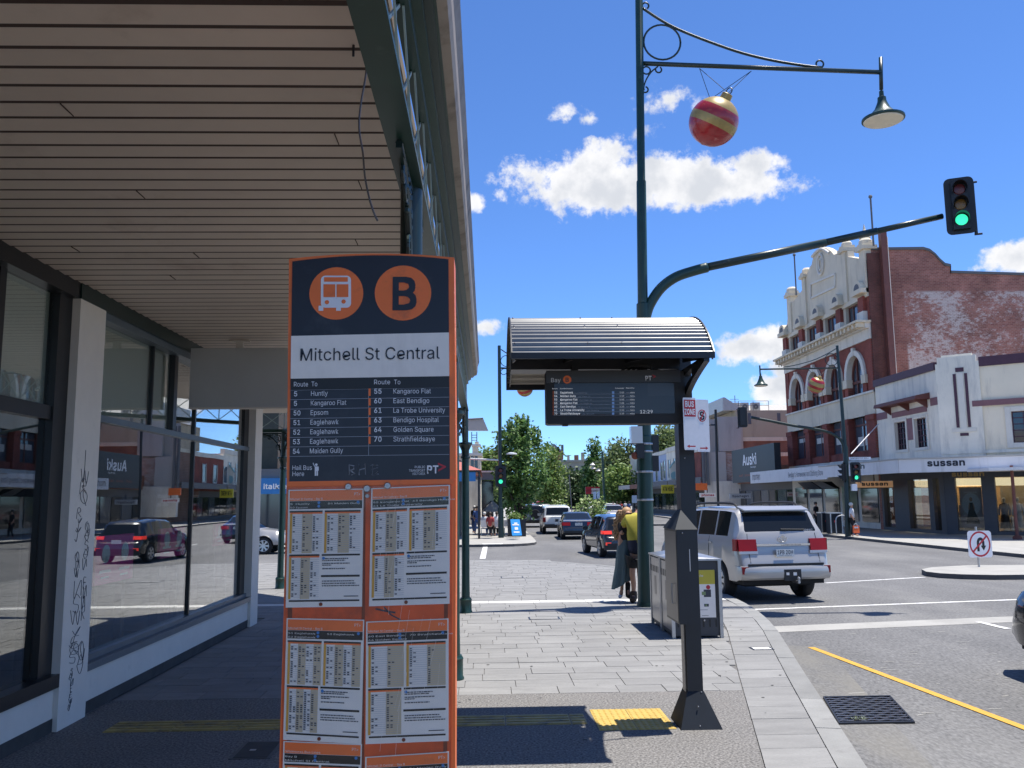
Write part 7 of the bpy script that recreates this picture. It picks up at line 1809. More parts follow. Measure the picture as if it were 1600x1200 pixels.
mb=MB(); mb.poly([pq(.5+.07*math.cos(2*PI*i/14),.70+.055*math.sin(2*PI*i/14),.009) for i in range(14)]); mb.poly([pq(.40,.60,.009),pq(.44,.60,.009),pq(.40,.44,.009),pq(.35,.46,.009)]); mb.poly([pq(.56,.60,.009),pq(.60,.60,.009),pq(.66,.46,.009),pq(.61,.44,.009)]); mb.build('print_skin',MT['skin'],r)
mb=MB(); put_text(mb,"summer edit",pq(.5,.86,.01),cdv,Z3,.07,pw*.5,align='C'); mb.build('lettering',MT['white_print'],r)
# awning with fascia
AX=20.7
A0_,A1_=Vector((AX,53.3,0)),Vector((AX,atX(1405,728,AX).y,0)); A2_=A1_+Vector((1,-.78,0)).normalized()*8.5
zA0,zA1=3.42,3.86
def awn(name,P,Q,z0,z1,th,m,parent):
 d=(Q-P).normalized(); n=Vector((d.y,-d.x,0));
 if n.dot(EYE-P)<0:n=-n
 a,b=P+n*th,Q+n*th
 return MB().hexa([(a.x,a.y,z0),(b.x,b.y,z0),(Q.x,Q.y,z0),(P.x,P.y,z0),(a.x,a.y,z1),(b.x,b.y,z1),(Q.x,Q.y,z1),(P.x,P.y,z1)]).build(name,MT[m],parent,clean=True)
aw=root('awning',(22,46,3.4),'white fascia awning wrapping the white deco corner building','awning')
zA0,zA1=at(1405,739,A1_.y).z,at(1405,718.5,A1_.y).z
awn('fascia',A0_,A1_,zA0,zA1,.06,'fascia_white',aw); awn('fascia',A1_,A2_,zA0,zA1,.06,'fascia_white',aw)
mb=MB(); mb.ex([(AX,53.3,zA1-.16),(A1_.x,A1_.y,zA1-.16),(A2_.x,A2_.y,zA1-.16),(A2_.x+3,A2_.y+3,zA1-.16),(BX+3.5,CY-2.4,zA1-.16),(BX,CY,zA1-.16),(BX,53.3,zA1-.16)],(0,0,.1)); mb.build('soffit',MT['slate_shop'],aw,clean=True)
mb=MB(); mb.ex([(AX-.1,53.3,zA1+.005),(A1_.x-.1,A1_.y-.1,zA1+.005),(A2_.x,A2_.y-.15,zA1+.005),(A2_.x+3,A2_.y+3,zA1+.005),(BX+3.5,CY-2.4,zA1+.005),(BX,CY,zA1+.005),(BX,53.3,zA1+.005)],(0,0,.06)); mb.build('deck',MT['grey_wall'],aw,clean=True)
ad=(A2_-A1_).normalized(); an=Vector((ad.y,-ad.x,0)); an=an if an.y<0 else -an
def aon(px,py):return onpl(px,py,A1_+an*.065,an)
mb=MB(); a,b=aon(1449,728.5),aon(1508,726)
put_text(mb,"sussan",a,ad,Z3,.30,(b-a).length,bold=.035,lift=.004)
l0=onpl(1336,733,(AX-.065,0,0),(1,0,0)); l1=onpl(1353,732.3,(AX-.065,0,0),(1,0,0)); put_text(mb,"an",l0,(0,-1,0),Z3,.26,(l1-l0).length*.9,bold=.035,lift=.004)
mb.build('lettering',MT['navy'],aw)
sb=root('light_box_sign',F0+fd*3+Vector((-1.6,0,2.9)),'orange light box sign hanging over the door of the grey clothes shop','sign')
a,b=onpl(1340,762,(0,51.0,0),(0,1,0)),onpl(1395,751.5,(0,51.0,0),(0,1,0))
MB().box(a.x,b.x,51.0,51.25,a.z,b.z).build('box',MT['peach'],sb); MB().box(a.x-.04,b.x+.04,51.02,51.23,a.z-.04,a.z).build('frame',MT['slate_shop'],sb)
mb=MB(); put_text(mb,"sussan",(a.x+.25,50.995,a.z+.12),X3,Z3,.20,(b.x-a.x)*.74,bold=.035); mb.build('lettering',MT['navy'],sb)
mb=MB(); mb.box((a.x+b.x)/2-.03,(a.x+b.x)/2+.03,51.1,51.15,b.z,zA0+.3); mb.build('hanger',MT['slate_shop'],sb)
st_r=root('awning_strut',onpl(1350,685,(22,0,0),(1,0,0)),'thin white strut from the brick building down to the corner awning','strut'); a,b=atX(1373,662,BX-.1),atX(1330,709,AX+.1)
MB().tube([a,b],.03,6).build('rod',MT['fascia_white'],st_r)
dc=root('shop_canopy',at(1290,760,57),'small dark domed canopy with white front edge left of the corner signals','awning'); a,b=at(1272,764,57),at(1312,752,57)
MB().hexa([(a.x+.5,57,a.z),(b.x,57,a.z),(b.x,60,a.z),(a.x+.5,60,a.z),(a.x,57.6,b.z),(b.x-.3,57.6,b.z),(b.x-.3,60,b.z),(a.x,60,b.z)]).build('canopy',MT['tl_black'],dc); MB().hexa([(a.x+.55,56.96,a.z+.02),(b.x-.3,56.96,a.z+.02),(b.x-.3,56.98,a.z+.02),(a.x+.55,56.98,a.z+.02),(a.x+.1,57.5,b.z),(b.x-1.0,57.5,b.z),(b.x-1.0,57.52,b.z),(a.x+.1,57.52,b.z)]).build('front_edge',MT['fascia_white'],dc)
gs=root('shop_lettering',ch(1510,745),'gold shop name lettering on the slate wall above the poster pane','sign')
mb=MB(); a,b=ch(1487,744.5,.03),ch(1538,743,.03); put_text(mb,"sussan",a,cdv,Z3,.24,(b-a).length,bold=.035); mb.build('lettering',MT['gold_print'],gs)
# small flat canopy at the far right, posts, bollards, right side bins
rc_=root('shop_canopy',ch(1590,735),'thin white canopy edge over the right corner panes','awning'); a=onpl(1545,735,(0,39.2,0),(0,1,0))
MB().hexa([(a.x,39.2,a.z-.02),(a.x+6,37.6,a.z+.05),(a.x+6,42,a.z+.05),(a.x,41,a.z-.02),(a.x,39.2,a.z+.12),(a.x+6,37.6,a.z+.22),(a.x+6,42,a.z+.22),(a.x,41,a.z+.12)]).build('canopy_slab',MT['fascia_white'],rc_)
p=G(1590,843,0); vp=root('verandah_post',(p.x,p.y,0),'dark iron post on the right corner footpath before the grey panes','post')
MB().lathe([(.20,0),(.20,.12),(.09,.2)],p,12).build('base',MT['timber_red'],vp); MB().lathe([(.075,.2),(.07,3.4)],p,12).build('shaft',MT['timber_red'],vp)
for (px,pt,lab) in ((1583,800,'short steel bollard near the iron post on the right corner'),):
 p=G(px,835,0); r=root('bollard',(p.x,p.y,0),lab,'bollard'); MB().lathe([(.07,0),(.07,.9),(.05,.95),(.001,.96)],p,12).build('post',MT['steel'],r)
def rbin(px,py,w,label):
 p=G(px,py,0); r=root('litter_bin',(p.x,p.y,0),label,'bin','bins on the opposite corner')
 MB().box(p.x-w/2,p.x+w/2,p.y,p.y+.7,.05,1.12).build('body',MT['char_blue'],r); MB().box(p.x-w/2-.02,p.x+w/2+.02,p.y-.02,p.y+.72,1.12,1.18).build('lid',MT['steel'],r)
 MB().box(p.x-.12,p.x+.0,p.y-.015,p.y-.002,.65,.75).build('sticker',MT['red'],r)
 for s in (-1,1):MB().box(p.x+s*w/2-.03,p.x+s*w/2+.03,p.y-.03,p.y-.004,.05,1.12).build('corner_post',MT['steel'],r)
rbin(1294,834,.62,'left grey litter bin on the opposite corner'); rbin(1308,835,.62,'right grey litter bin on the opposite corner')
p=G(1322,836,0); r=root('bike_hoop',(p.x,p.y+.5,0),'steel bike hoop beside the bins on the opposite corner','bike rack'); MB().tube(smoothpts([(p.x-.3,p.y+.5,0),(p.x-.3,p.y+.5,.8),(p.x-.1,p.y+.5,1.0),(p.x+.2,p.y+.5,1.0),(p.x+.35,p.y+.5,.8),(p.x+.35,p.y+.5,0)]),.03,6).build('hoop',MT['steel'],r)
# ---- street wall beyond the brick building
def blk(name,label,y0,y1,z,m,windows=(),roofm='grey_dark',cat='building',x=BX,depth=14,shop=True,group='shops along the right side of the street',parapet=None):
 r=root(name,(x+depth/2,(y0+y1)/2,0),label,cat,group)
 MB().box(x,x+depth,y0,y1,3.3 if shop else 0,z).build('wall',MT[m],r)
 if parapet:MB().box(x-.12,x+.4,y0,y1,z,z+parapet).build('parapet',MT['stucco_white'],r)
 for (u0,u1,za,zb) in windows:
  w=MB().box(x-.03,x-.004,y0+u0,y0+u1,za,zb).build('window',MT['win_glass2'],r)
  mb=MB(); mb.box(x-.10,x-.031,y0+u0-.1,y0+u0,za-.1,zb+.1); mb.box(x-.10,x-.031,y0+u1,y0+u1+.1,za-.1,zb+.1); mb.box(x-.12,x-.031,y0+u0,y0+u1,za-.15,za); mb.build('frame',MT['stucco_white'],w)
 if shop:
  MB().box(x+.3,x+depth,y0,y1,0,3.3).build('shop_recess',MT['grey_dark'],r)
  n=max(2,int((y1-y0)/2.2))
  for k in range(n):
   a,b=y0+(y1-y0)*k/n+.12,y0+(y1-y0)*(k+1)/n-.12
   MB().box(x+.24,x+.295,a,b,.4,2.6).build('pane',MT['win_glass2'] if k%2 else MT['win_glass'],r)
 return r
def awning(y0,y1,x,z0,z1,m,label,text=None,tm='black',slope=0.0):
 r=root('awning',((x+BX)/2,(y0+y1)/2,z0),label,'awning','awnings along the right side of the street')
 MB().box(x-.06,x,y0,y1,z0,z1).build('fascia',MT[m],r); MB().box(x,BX,y0,y1,z1-.14,z1-.04).build('soffit',MT['grey_dark'],r)
 if text:
  mb=MB(); L_=y1-y0
  for (u,s,cap,wf) in text:put_text(mb,s,(x-.065,y1-u*L_,z0+(z1-z0)*.3),(0,-1,0),Z3,cap,wf*L_)
  mb.build('lettering',MT[tm],r)
 return r
a=atX(1173,735,AX); b=atX(1293,735,AX)
za0,za1=atX(1200,754,AX).z,atX(1200,741,AX).z
awning(b.y,a.y,AX,za0+.0,za1+.25,'fascia_white','long white awning fascia below the black sign box and brick building',[(.03,"importers",.5,.13),(.56,"Bendigo's Homewares and Clothing Store",.34,.40)],'ink')
blk('single_storey_shop','single storey shop with black sign between the brick and tan buildings',68.3,84,4.6,'brick_tan',group=None)
# shopfronts under the brick building
for k in range(5):
 a=YR+.6+k*3.0
 MB().box(BX+.02,BX+.06,a,a+2.4,.4,2.7).build('shop_pane',MT['win_glass2'] if k%2 else MT['win_glass'],red)
MB().box(BX+.1,BX+.5,YR,YL,0,z_shop-.6).build('shop_wall',MT['stucco_white'],red)
# black sign box on the awning roof
sgn=root('sign_box',(AX+.5,76,4.2),'big black sign box with tall white lettering above the awnings','sign')
q4=[onpl(1143,704,(22.2,0,0),(1,0,0)),onpl(1209,692,(22.2,0,0),(1,0,0)),onpl(1210,748,(22.2,0,0),(1,0,0)),onpl(1144,757,(22.2,0,0),(1,0,0))]
ya_,yb_=q4[0].y,q4[1].y; zt2=(q4[0].z+q4[1].z)/2; zb2_=(q4[2].z+q4[3].z)/2
MT['sign_black']=M('sign_black',(.022,.024,.028),.5,var=.1)
MB().box(22.2,22.7,yb_,ya_,zb2_,zt2).build('box',MT['sign_black'],sgn)
mb=MB(); LL=ya_-yb_; HH=zt2-zb2_; put_text(mb,"Auski",(22.195,ya_-LL*.28,zb2_+HH*.50),(0,-1,0),Z3,HH*.30,LL*.33,bold=.02); put_text(mb,"Bendigo",(22.195,ya_-LL*.47,zb2_+HH*.40),(0,-1,0),Z3,HH*.05,LL*.12); mb.build('lettering',MT['white_print'],sgn)
MT['rust_print']=M('rust_print',(.33,.06,.02),.5)
mb=MB(); put_text(mb,"surf . snow . skate . life",(22.195,ya_-LL*.18,zb2_+HH*.17),(0,-1,0),Z3,HH*.075,LL*.56); mb.build('lettering',MT['rust_print'],sgn)
# tan building behind
TY=84.2
def tw(px,py):return onpl(px,py,(0,TY,0),(0,1,0))
tan=root('tan_building',(32,TY+8,0),'large tan walled building with brick band and air conditioners on its roof','building')
x0,x1=tw(1149,650).x,tw(1260,650).x
MB().box(x0,x1+8,TY,TY+16,tw(1200,683).z,tw(1200,641).z).build('wall',MT['tan_wall'],tan)
MB().box(x0+.02,x1+8,TY+.05,TY+16,0,tw(1200,689).z).build('brick_wall',MT['brick_tan'],tan); MB().box(x0,x1+8,TY-.04,TY+15,tw(1200,689).z,tw(1200,683).z).build('string_course',MT['stucco'],tan)
MB().box(x0,x1+8,TY-.03,TY,tw(1200,713).z,tw(1200,707).z).build('string_course',MT['stucco'],tan)
for px in (1171,1217):a=tw(px,655); MB().box(a.x-.16,a.x+.16,TY-.03,TY+.01,a.z-.5,a.z+.6).build('slot_window',MT['grey_dark'],tan)
zr=tw(1200,641).z; MB().hexa([(x0-.2,TY+3,zr),(x1+8,TY+3,zr),(x1+8,TY+14,zr),(x0-.2,TY+14,zr),(x0+.5,TY+3.5,zr+.9),(x1+8,TY+3.5,zr+.9),(x1+8,TY+14,zr+.9),(x0+.5,TY+14,zr+.9)]).build('roof',MT['iron_roof'],tan)
mb=MB(); mb.hexa([(x0-1.2,TY-.1,zr),(x0+.9,TY-.1,zr),(x0+.9,TY+9,zr),(x0-1.2,TY+9,zr),(x0-1.2,TY-.1,zr+1.3),(x0-1.0,TY-.1,zr+1.3),(x0-1.0,TY+9,zr+1.3),(x0-1.2,TY+9,zr+1.3)]); mb.build('roof_skillion',MT['iron_roof'],tan)
for (px,w,lab) in ((1147,.95,'left air conditioner on the tan building roof'),(1163,.8,'middle air conditioner on the tan building roof'),(1180,.85,'right air conditioner on the tan building roof')):
 a=onpl(px,636,(0,TY+.8,0),(0,1,0)); r=root('air_conditioner',(a.x,TY+.8,zr),lab,'air conditioner','air conditioners on the tan roof')
 MB().box(a.x-w/2,a.x+w/2,TY+.6,TY+1.1,zr,zr+.85).build('case',MT['iron_roof'],r)
 mb=MB(); mb.lathe([(.27,0),(.27,.01)],(a.x,TY+.598,zr+.42),16,axis=(0,-1,0)); mb.build('fan',MT['grey_dark'],r)
 mb=MB(); mb.lathe([(.06,0),(.06,.01)],(a.x,TY+.585,zr+.42),8,axis=(0,-1,0)); mb.build('hub',MT['iron_roof'],r)
mb=MB();
for px in (1130,1155,1178,1202):a=tw(px,640); mb.tube([(a.x,TY+.15,zr),(a.x,TY+.15,zr+.95)],.025,5)
a,b=tw(1130,640),tw(1202,640); mb.tube([(a.x,TY+.15,zr+.95),(b.x,TY+.15,zr+.95)],.025,5); mb.tube([(a.x,TY+.15,zr+.5),(b.x,TY+.15,zr+.5)],.02,5); mb.build('rail',MT['grey_dark'],tan)
a=tw(1166,612); mb=MB(); mb.tube([(a.x,TY+4,zr),(a.x,TY+4,a.z+.1)],.04,5)
for k in range(3):mb.bar((a.x-.5+.15*k,TY+4,a.z-.3-.45*k),(a.x+.4,TY+4,a.z-.3-.45*k),.04)
mb.build('aerial',MT['grey_dark'],tan)
# grey fronted building
z_g=atX(1130,650,BX).z
gy=root('grey_building',(BX+6,91,0),'pale grey panelled building with patched brick below beside the black sign','building')
def g_(px,py):return onpl(px,py,(0,83.6,0),(0,1,0))
xa,xb,xm=g_(1098,660).x,g_(1157,660).x,g_(1122,660).x
MB().box(xm,xb,83.6,83.9,g_(1140,705).z,g_(1140,651).z).build('panel_wall',MT['grey_wall'],gy)
MB().box(xa,xb+.3,84.0,84.15,3.0,g_(1140,651).z-.2).build('wall',MT['grey_wall'],gy)
MT['patch']=brick_mat('patched_brick',(.40,.34,.31),(.30,.17,.13),(.42,.38,.34),'X'); MB().box(xm+.6,xb-.05,83.75,83.98,3.4,g_(1140,707).z).build('patched_wall',MT['patch'],gy)
MB().box(xa,xm+.6,83.55,83.95,3.2,g_(1110,706).z).build('rendered_wall',MT['grey_wall'],gy)
for px in (1097,1104):a=g_(px,700); MB().lathe([(.16,3.2),(.16,g_(px,660).z)],(a.x,83.3,0),10).build('downpipe',MT['grey_dark'],gy)
MB().box(xa,xb,83.5,83.95,g_(1110,750).z-3,g_(1110,752).z).build('base_wall',MT['stucco_white'],gy)
# narrow shops towards the trees: photo columns read on the street line
def yy_(px):return atX(px,740,BX).y
blk('terrace_shop','white terrace shop with three dark windows on the right',yy_(1062),yy_(1042),8.0,'deco',[(2+3.2*k,3.2+3.2*k,4.6,7.0) for k in range(3)],parapet=.6)
MT['paleblue']=M('pale_blue_wall',(.38,.46,.62),.8,var=.06)
MT['teal']=M('teal_gable',(.30,.50,.50),.7)
blk('terrace_shop','pale blue terrace shop with tall windows on the right',yy_(1042),yy_(1020),7.9,'paleblue',[(2.5+3.6*k,3.8+3.6*k,4.4,6.8) for k in range(4)],parapet=.5)
blk('terrace_shop','white two storey shop at the end of the right terrace',yy_(1003),yy_(985),8.6,'stucco_white',[(4+4.5*k,5.5+4.5*k,4.4,6.2) for k in range(3)],parapet=.5)
blk('terrace_shop','grey two storey shop half hidden by the lamp post',yy_(1020),yy_(1003),7.4,'grey_wall',[(3+4*k,4.2+4*k,4.4,6.4) for k in range(3)],parapet=.4)
blk('terrace_shop','brick shop row just left of the grey building',yy_(1096),yy_(1062),7.2,'brick_red',[(3+4*k,4.4+4*k,4.4,6.4) for k in range(4)],parapet=.5)
r=root('gable_sign',(22,yy_(1056),5),'small teal and white gable sign on the right terrace','sign'); y_=yy_(1056); a,b=onpl(1048,760,(0,y_,0),(0,1,0)),onpl(1060,722,(0,y_,0),(0,1,0))
mb=MB(); mb.ex([(a.x,y_,a.z),(b.x,y_,a.z),(b.x,y_,a.z+2.4),((a.x+b.x)/2,y_,b.z),(a.x,y_,a.z+2.4)],(0,.3,0)); mb.build('board',MT['deco'],r,clean=True)
mb=MB(); mb.bar((a.x-.1,y_-.05,a.z+2.3),((a.x+b.x)/2,y_-.05,b.z+.1),.15); mb.bar((b.x+.1,y_-.05,a.z+2.3),((a.x+b.x)/2,y_-.05,b.z+.1),.15); mb.build('trim',MT['teal'],r)
mb=MB(); mb.lathe([(.5,0),(.5,.02)],((a.x+b.x)/2,y_-.01,a.z+1.4),14,axis=(0,-1,0)); mb.build('print',MT['teal'],r)
def ysign(px0,px1,py0,py1,Y,m,label,txt=None,tm='black',cap=.5):
 a,b=at(px0,py1,Y),at(px1,py0,Y); r=root('shop_sign',((a.x+b.x)/2,Y,a.z),label,'sign','small shop signs under the right hand awnings')
 MB().box(a.x,b.x,Y,Y+.25,a.z,b.z).build('box',MT[m],r); MB().box((a.x+b.x)/2-.05,(a.x+b.x)/2+.05,Y+.1,Y+.15,b.z,b.z+.4).build('hanger',MT['grey_dark'],r)
 if txt:mb=MB(); put_text(mb,txt,((a.x+b.x)/2,Y-.005,a.z+(b.z-a.z)*.28),X3,Z3,(b.z-a.z)*cap,(b.x-a.x)*.8,align='C',bold=.03); mb.build('lettering',MT[tm],r)
MT['sign_yellow']=M('sign_yellow',(.60,.50,.03),.5)
ysign(1034,1053,757.5,771,96,'sign_yellow','yellow hanging shop sign seen between the two posts',"ATM HERE")
ysign(1087,1105,755,766,78,'orange','orange hanging sign just right of the shelter post',None)
ysign(1094,1118,770,777,80,'page','white hanging sign below the orange one',"phones",'red',.45)
ysign(1141,1173,771,779,72,'greybox','grey hanging sign above the silver car roof',"Sportsgirl",'ink',.4)
awning(yy_(1062)+1,84,AX+.2,3.4,4.0,'grey_dark','dark grey awning left of the long white fascia')
awning(yy_(1020),yy_(1062),AX+.2,3.3,3.9,'brick_tan','brown awning before the pale terrace shops'); awning(yy_(1000),yy_(1020),AX+.2,3.3,3.9,'grey_wall','grey awning beyond the brown one on the right')
MT['awn_red']=M('awning_red',(.33,.06,.04),.7)
r=root('shop_canopy',(19,140,3),'red shop canopy at the end of the right hand terrace','awning'); a,b=at(960,772,140),at(1002,765,140)
MB().hexa([(a.x,140,a.z),(b.x,140,a.z),(b.x,146,a.z),(a.x,146,a.z),(a.x+.8,141,b.z),(b.x,141,b.z),(b.x,146,b.z),(a.x+.8,146,b.z)]).build('canopy',MT['awn_red'],r)
for x in (a.x+.2,(a.x+b.x)/2,b.x-.2):MB().box(x-.08,x+.08,140.2,140.36,0,a.z).build('post',MT['grey_dark'],r)
# lamp pole in front of the grey building
def slim(px,Y,pyt,pyb,label,m='grey_dark',rr_=.08,arm=None):
 a,b=at(px,pyt,Y),at(px+4,pyb,Y); r=root('light_pole',(b.x,Y,0),label,'pole','slim poles down the street')
 MB().tube([(b.x,Y,0),(a.x,Y,a.z)],rr_,8).build('pole',MT[m],r)
 if arm:c=at(*arm,Y); MB().tube([(a.x,Y,c.z),c],rr_*.6,6).build('arm',MT[m],r)
 return r
r=slim(1118,66,640,790,'slim black pole with a short arm before the pale grey building','tl_black',.1,(1096,664)); c=at(1047,680,66)
# ---------------------------------------------------------------- far left corner, trees, distance
def leaf_mat(name,c1,c2,tr=.35):
 m=bpy.data.materials.new(name); m.use_nodes=True; nt=m.node_tree; N,Lk=nt.nodes,nt.links; N.clear()
 o=N.new('ShaderNodeOutputMaterial'); g=N.new('ShaderNodeNewGeometry'); cr_=N.new('ShaderNodeValToRGB')
 cr_.color_ramp.elements[0].color=(*c1,1); cr_.color_ramp.elements[1].color=(*c2,1); Lk.new(g.outputs['Random Per Island'],cr_.inputs[0])
 d=N.new('ShaderNodeBsdfPrincipled'); d.inputs['Roughness'].default_value=.55; t=N.new('ShaderNodeBsdfTranslucent'); mx=N.new('ShaderNodeMixShader'); mx.inputs[0].default_value=tr
 Lk.new(cr_.outputs[0],d.inputs['Base Color']); Lk.new(cr_.outputs[0],t.inputs['Color']); Lk.new(d.outputs[0],mx.inputs[1]); Lk.new(t.outputs[0],mx.inputs[2]); Lk.new(mx.outputs[0],o.inputs['Surface'])
 return m
LM=dict(pear=leaf_mat('leaf_pear',(.025,.085,.02),(.25,.40,.12),.45),lime=leaf_mat('leaf_lime',(.08,.17,.035),(.28,.36,.10)),dark=leaf_mat('leaf_dark',(.022,.055,.02),(.085,.13,.045),.25),mid=leaf_mat('leaf_mid',(.035,.10,.025),(.14,.24,.06)),olive=leaf_mat('leaf_olive',(.07,.12,.035),(.25,.30,.12)),plane=leaf_mat('leaf_plane',(.05,.11,.03),(.15,.21,.07)))
MT['bark']=M('bark',(.085,.07,.055),.9,var=.3,scale=4)
def crown_mesh(mb,shape,n_cl,n_lf,leaf,rg,spread):
 """shape(rg) gives a clump centre; leaves scatter round each."""
 for k in range(n_cl):
  c=shape(rg); cs=spread*rg.uniform(.6,1.25)
  for j in range(n_lf):
   d=Vector((rg.gauss(0,1),rg.gauss(0,1),rg.gauss(0,.8))); p=c+d*cs*.5
   a=Vector((rg.gauss(0,1),rg.gauss(0,1),rg.gauss(0,.6))).normalized(); b=a.orthogonal().normalized()
   b=(b*math.cos(k+j)+a.cross(b)*math.sin(k+j)); s=leaf*rg.uniform(.6,1.3)
   mb.poly([p-a*s,p+b*s*.55,p+a*s,p-b*s*.55])
def tree(name,label,base,zc,hx,hz,kind,n_cl,n_lf,leaf,seed,spread,group='street trees',form='ovoid',trunk_r=.14,limbs=5,hy=None):
 rg=random.Random(seed); base=Vector(base); hy=hy or hx
 r=root(name,base,label,'tree',group)
 top=base+Vector((0,0,zc-base.z))
 mb=MB(); mb.tube([base,base+Vector((.03,0,(zc-hz-base.z)*.6)),base+Vector((.0,.05,max(.4,zc-hz*.55-base.z)))],[trunk_r*1.25,trunk_r,trunk_r*.8],8)
 for k in range(limbs):
  a=2*PI*k/limbs+rg.uniform(-.3,.3); z0=max(base.z+.5,zc-hz*rg.uniform(.8,1.02)); e=top+Vector((math.cos(a)*hx*.55,math.sin(a)*hy*.55,hz*rg.uniform(-.1,.6)))
  s=Vector((base.x,base.y,z0)); mb.tube([s,s.lerp(e,.45)+Vector((math.cos(a)*.2,math.sin(a)*.2,.1)),e],[trunk_r*.6,trunk_r*.4,trunk_r*.12],6)
 mb.build('trunk',MT['bark'],r,smooth=True)
 lobes=[]
 for k in range(9):lobes.append((Vector((rg.gauss(0,1),rg.gauss(0,1),rg.gauss(0,1))).normalized(),rg.uniform(.80,1.15)))
 def shape(rg):
  while True:
   d=Vector((rg.gauss(0,1),rg.gauss(0,1),rg.gauss(0,1))).normalized(); q=rg.random()**.42
   f=1.0
   for (l,w) in lobes:
    if d.dot(l)>.75:f*=1+(w-1)*(d.dot(l)-.75)*4
   z=d.z*q
   if form=='cone':w=max(.05,(1-(z+1)/2)**.75*1.25); x,y=d.x*q*w*1.3,d.y*q*w*1.3
   elif form=='pear':
    w=1.0-.40*max(0,z)**1.5-.62*max(0,-z)**1.1; x,y=d.x*q*w,d.y*q*w
   else:x,y=d.x*q,d.y*q
   return Vector((top.x+x*hx*f,top.y+y*hy*f,top.z+z*hz*(f*.5+.5)))
 mb=MB(); crown_mesh(mb,shape,n_cl,n_lf,leaf,rg,spread)
 if form=='pear':
  for k in range(34):
   a=rg.uniform(0,2*PI); q=rg.uniform(.1,.95); px,py=top.x+hx*q*math.cos(a)*.85,top.y+hy*q*math.sin(a)*.85
   z0=top.z+hz*(.62-.45*q); L_=hz*rg.uniform(.26,.55)
   for j in range(60):
    t=rg.random(); p=Vector((px+rg.gauss(0,.09)*(1.2-t),py+rg.gauss(0,.09)*(1.2-t),z0+L_*t)); d=Vector((rg.gauss(0,1),rg.gauss(0,1),rg.gauss(0,1))).normalized(); b=d.orthogonal().normalized(); s=leaf*rg.uniform(.6,1.1)
    mb.poly([p-d*s,p+b*s*.55,p+d*s,p-b*s*.55])
 mb.build('crown',LM[kind],r)
 return r
def T(px,pyb,Y):p=at(px,pyb,Y); return Vector((p.x,Y,0))
def zz(px,py,Y):return at(px,py,Y).z
def tr_(name,label,px0,px1,pyt,pyb,Y,kind,n_cl,n_lf,leaf,seed,spread,**kw):
 zt,zb=zz((px0+px1)/2,pyt,Y),zz((px0+px1)/2,pyb,Y); hx=(px1-px0)/2/FPX*Y; c=at((px0+px1)/2,pyt,Y).x
 return tree(name,label,(kw.pop('bx',c),Y,-.01),(zt+zb)/2,hx,(zt-zb)/2,kind,n_cl,n_lf,leaf,seed,spread,**kw)
tr_('pear_tree','dense upright green tree in a planter at the far left corner',769,862,648,816,52.8,'pear',240,34,.125,1,.40,form='pear',trunk_r=.13,bx=at(811,700,52.8).x)
tr_('plane_tree','pale green tree just behind the dense corner tree',838,876,692,800,98,'lime',170,26,.20,2,.9,trunk_r=.2)
tr_('plane_tree','bright green tree at the left of the corner lamp pole',742,778,702,770,86,'lime',140,26,.20,3,.9)
tr_('street_tree','dark round tree before the stone building down the street',872,918,736,800,175,'dark',240,26,.36,4,1.7)
tr_('cypress_tree','tall conical green tree in the middle of the distance',913,945,694,800,168,'mid',240,26,.34,5,1.4,form='cone')
tr_('street_tree','olive green tree rising left of the white terrace',940,1002,690,780,150,'olive',260,26,.34,6,1.6)
tr_('street_tree','low bright green tree beneath the olive one',944,986,728,792,140,'lime',180,26,.30,7,1.4)
tr_('street_tree','pale tree showing above the terrace between the posts',1012,1066,668,735,150,'olive',200,24,.34,8,1.6)
tr_('street_tree','dark tree low at the left end of the far trees',846,884,748,800,150,'dark',160,24,.34,9,1.5)
tr_('street_tree','dark tree low behind the red and white hoarding',905,945,745,800,185,'dark',160,24,.38,10,1.7)
rg=random.Random(77)
mb=MB()
def hedge(rg):return Vector((rg.uniform(-30,60),rg.uniform(212,222),rg.uniform(0,4.2)+1.0*math.sin(rg.random()*6)))
crown_mesh(mb,hedge,900,12,.8,rg,2.6)
tag(mb.build('distant_trees',LM['dark']),'dark belt of distant trees closing the street','trees',kind='stuff')
def shrub(px0,px1,pyt,pyb,Y,label,seed,n):
 rg=random.Random(seed); a,b=at(px0,pyb,Y),at(px1,pyt,Y); r=root('median_shrub',((a.x+b.x)/2,Y,ROAD),label,'shrub','shrubs on the median'); mb=MB(); tw_=MB()
 for k in range(n):
  x=rg.uniform(a.x,b.x); h=ROAD+(b.z-ROAD)*rg.uniform(.4,1.0)*(1-.5*abs((x-(a.x+b.x)/2)/(b.x-a.x))**1.5); y=Y+rg.uniform(-.8,.8)
  tw_.tube([((a.x+b.x)/2+rg.uniform(-.4,.4),Y,ROAD),(x,y,h)],.012,4)
  for j in range(26):
   t=rg.uniform(.35,1.05); p=Vector((x+rg.gauss(0,.16),y+rg.gauss(0,.16),ROAD+(h-ROAD)*t)); d=Vector((rg.gauss(0,1),rg.gauss(0,1),rg.gauss(0,.6))).normalized(); e=d.orthogonal(); s=rg.uniform(.07,.14)
   mb.poly([p-d*s,p+e*s*.6,p+d*s,p-e*s*.6])
 tw_.build('stem',MT['bark'],r); mb.build('foliage',LM['lime'],r)
shrub(900,945,770,806,62,'loose yellow green shrub on the median behind the black hatchback',31,46)
shrub(858,886,777,790,96,'low yellow green shrub on the median farther up the street',32,30)
sheet('median',[(6.4,58),(9.2,58),(11.5,100),(16,170),(13.5,170),(8.4,100)],-.01,MT['concrete'],.13)
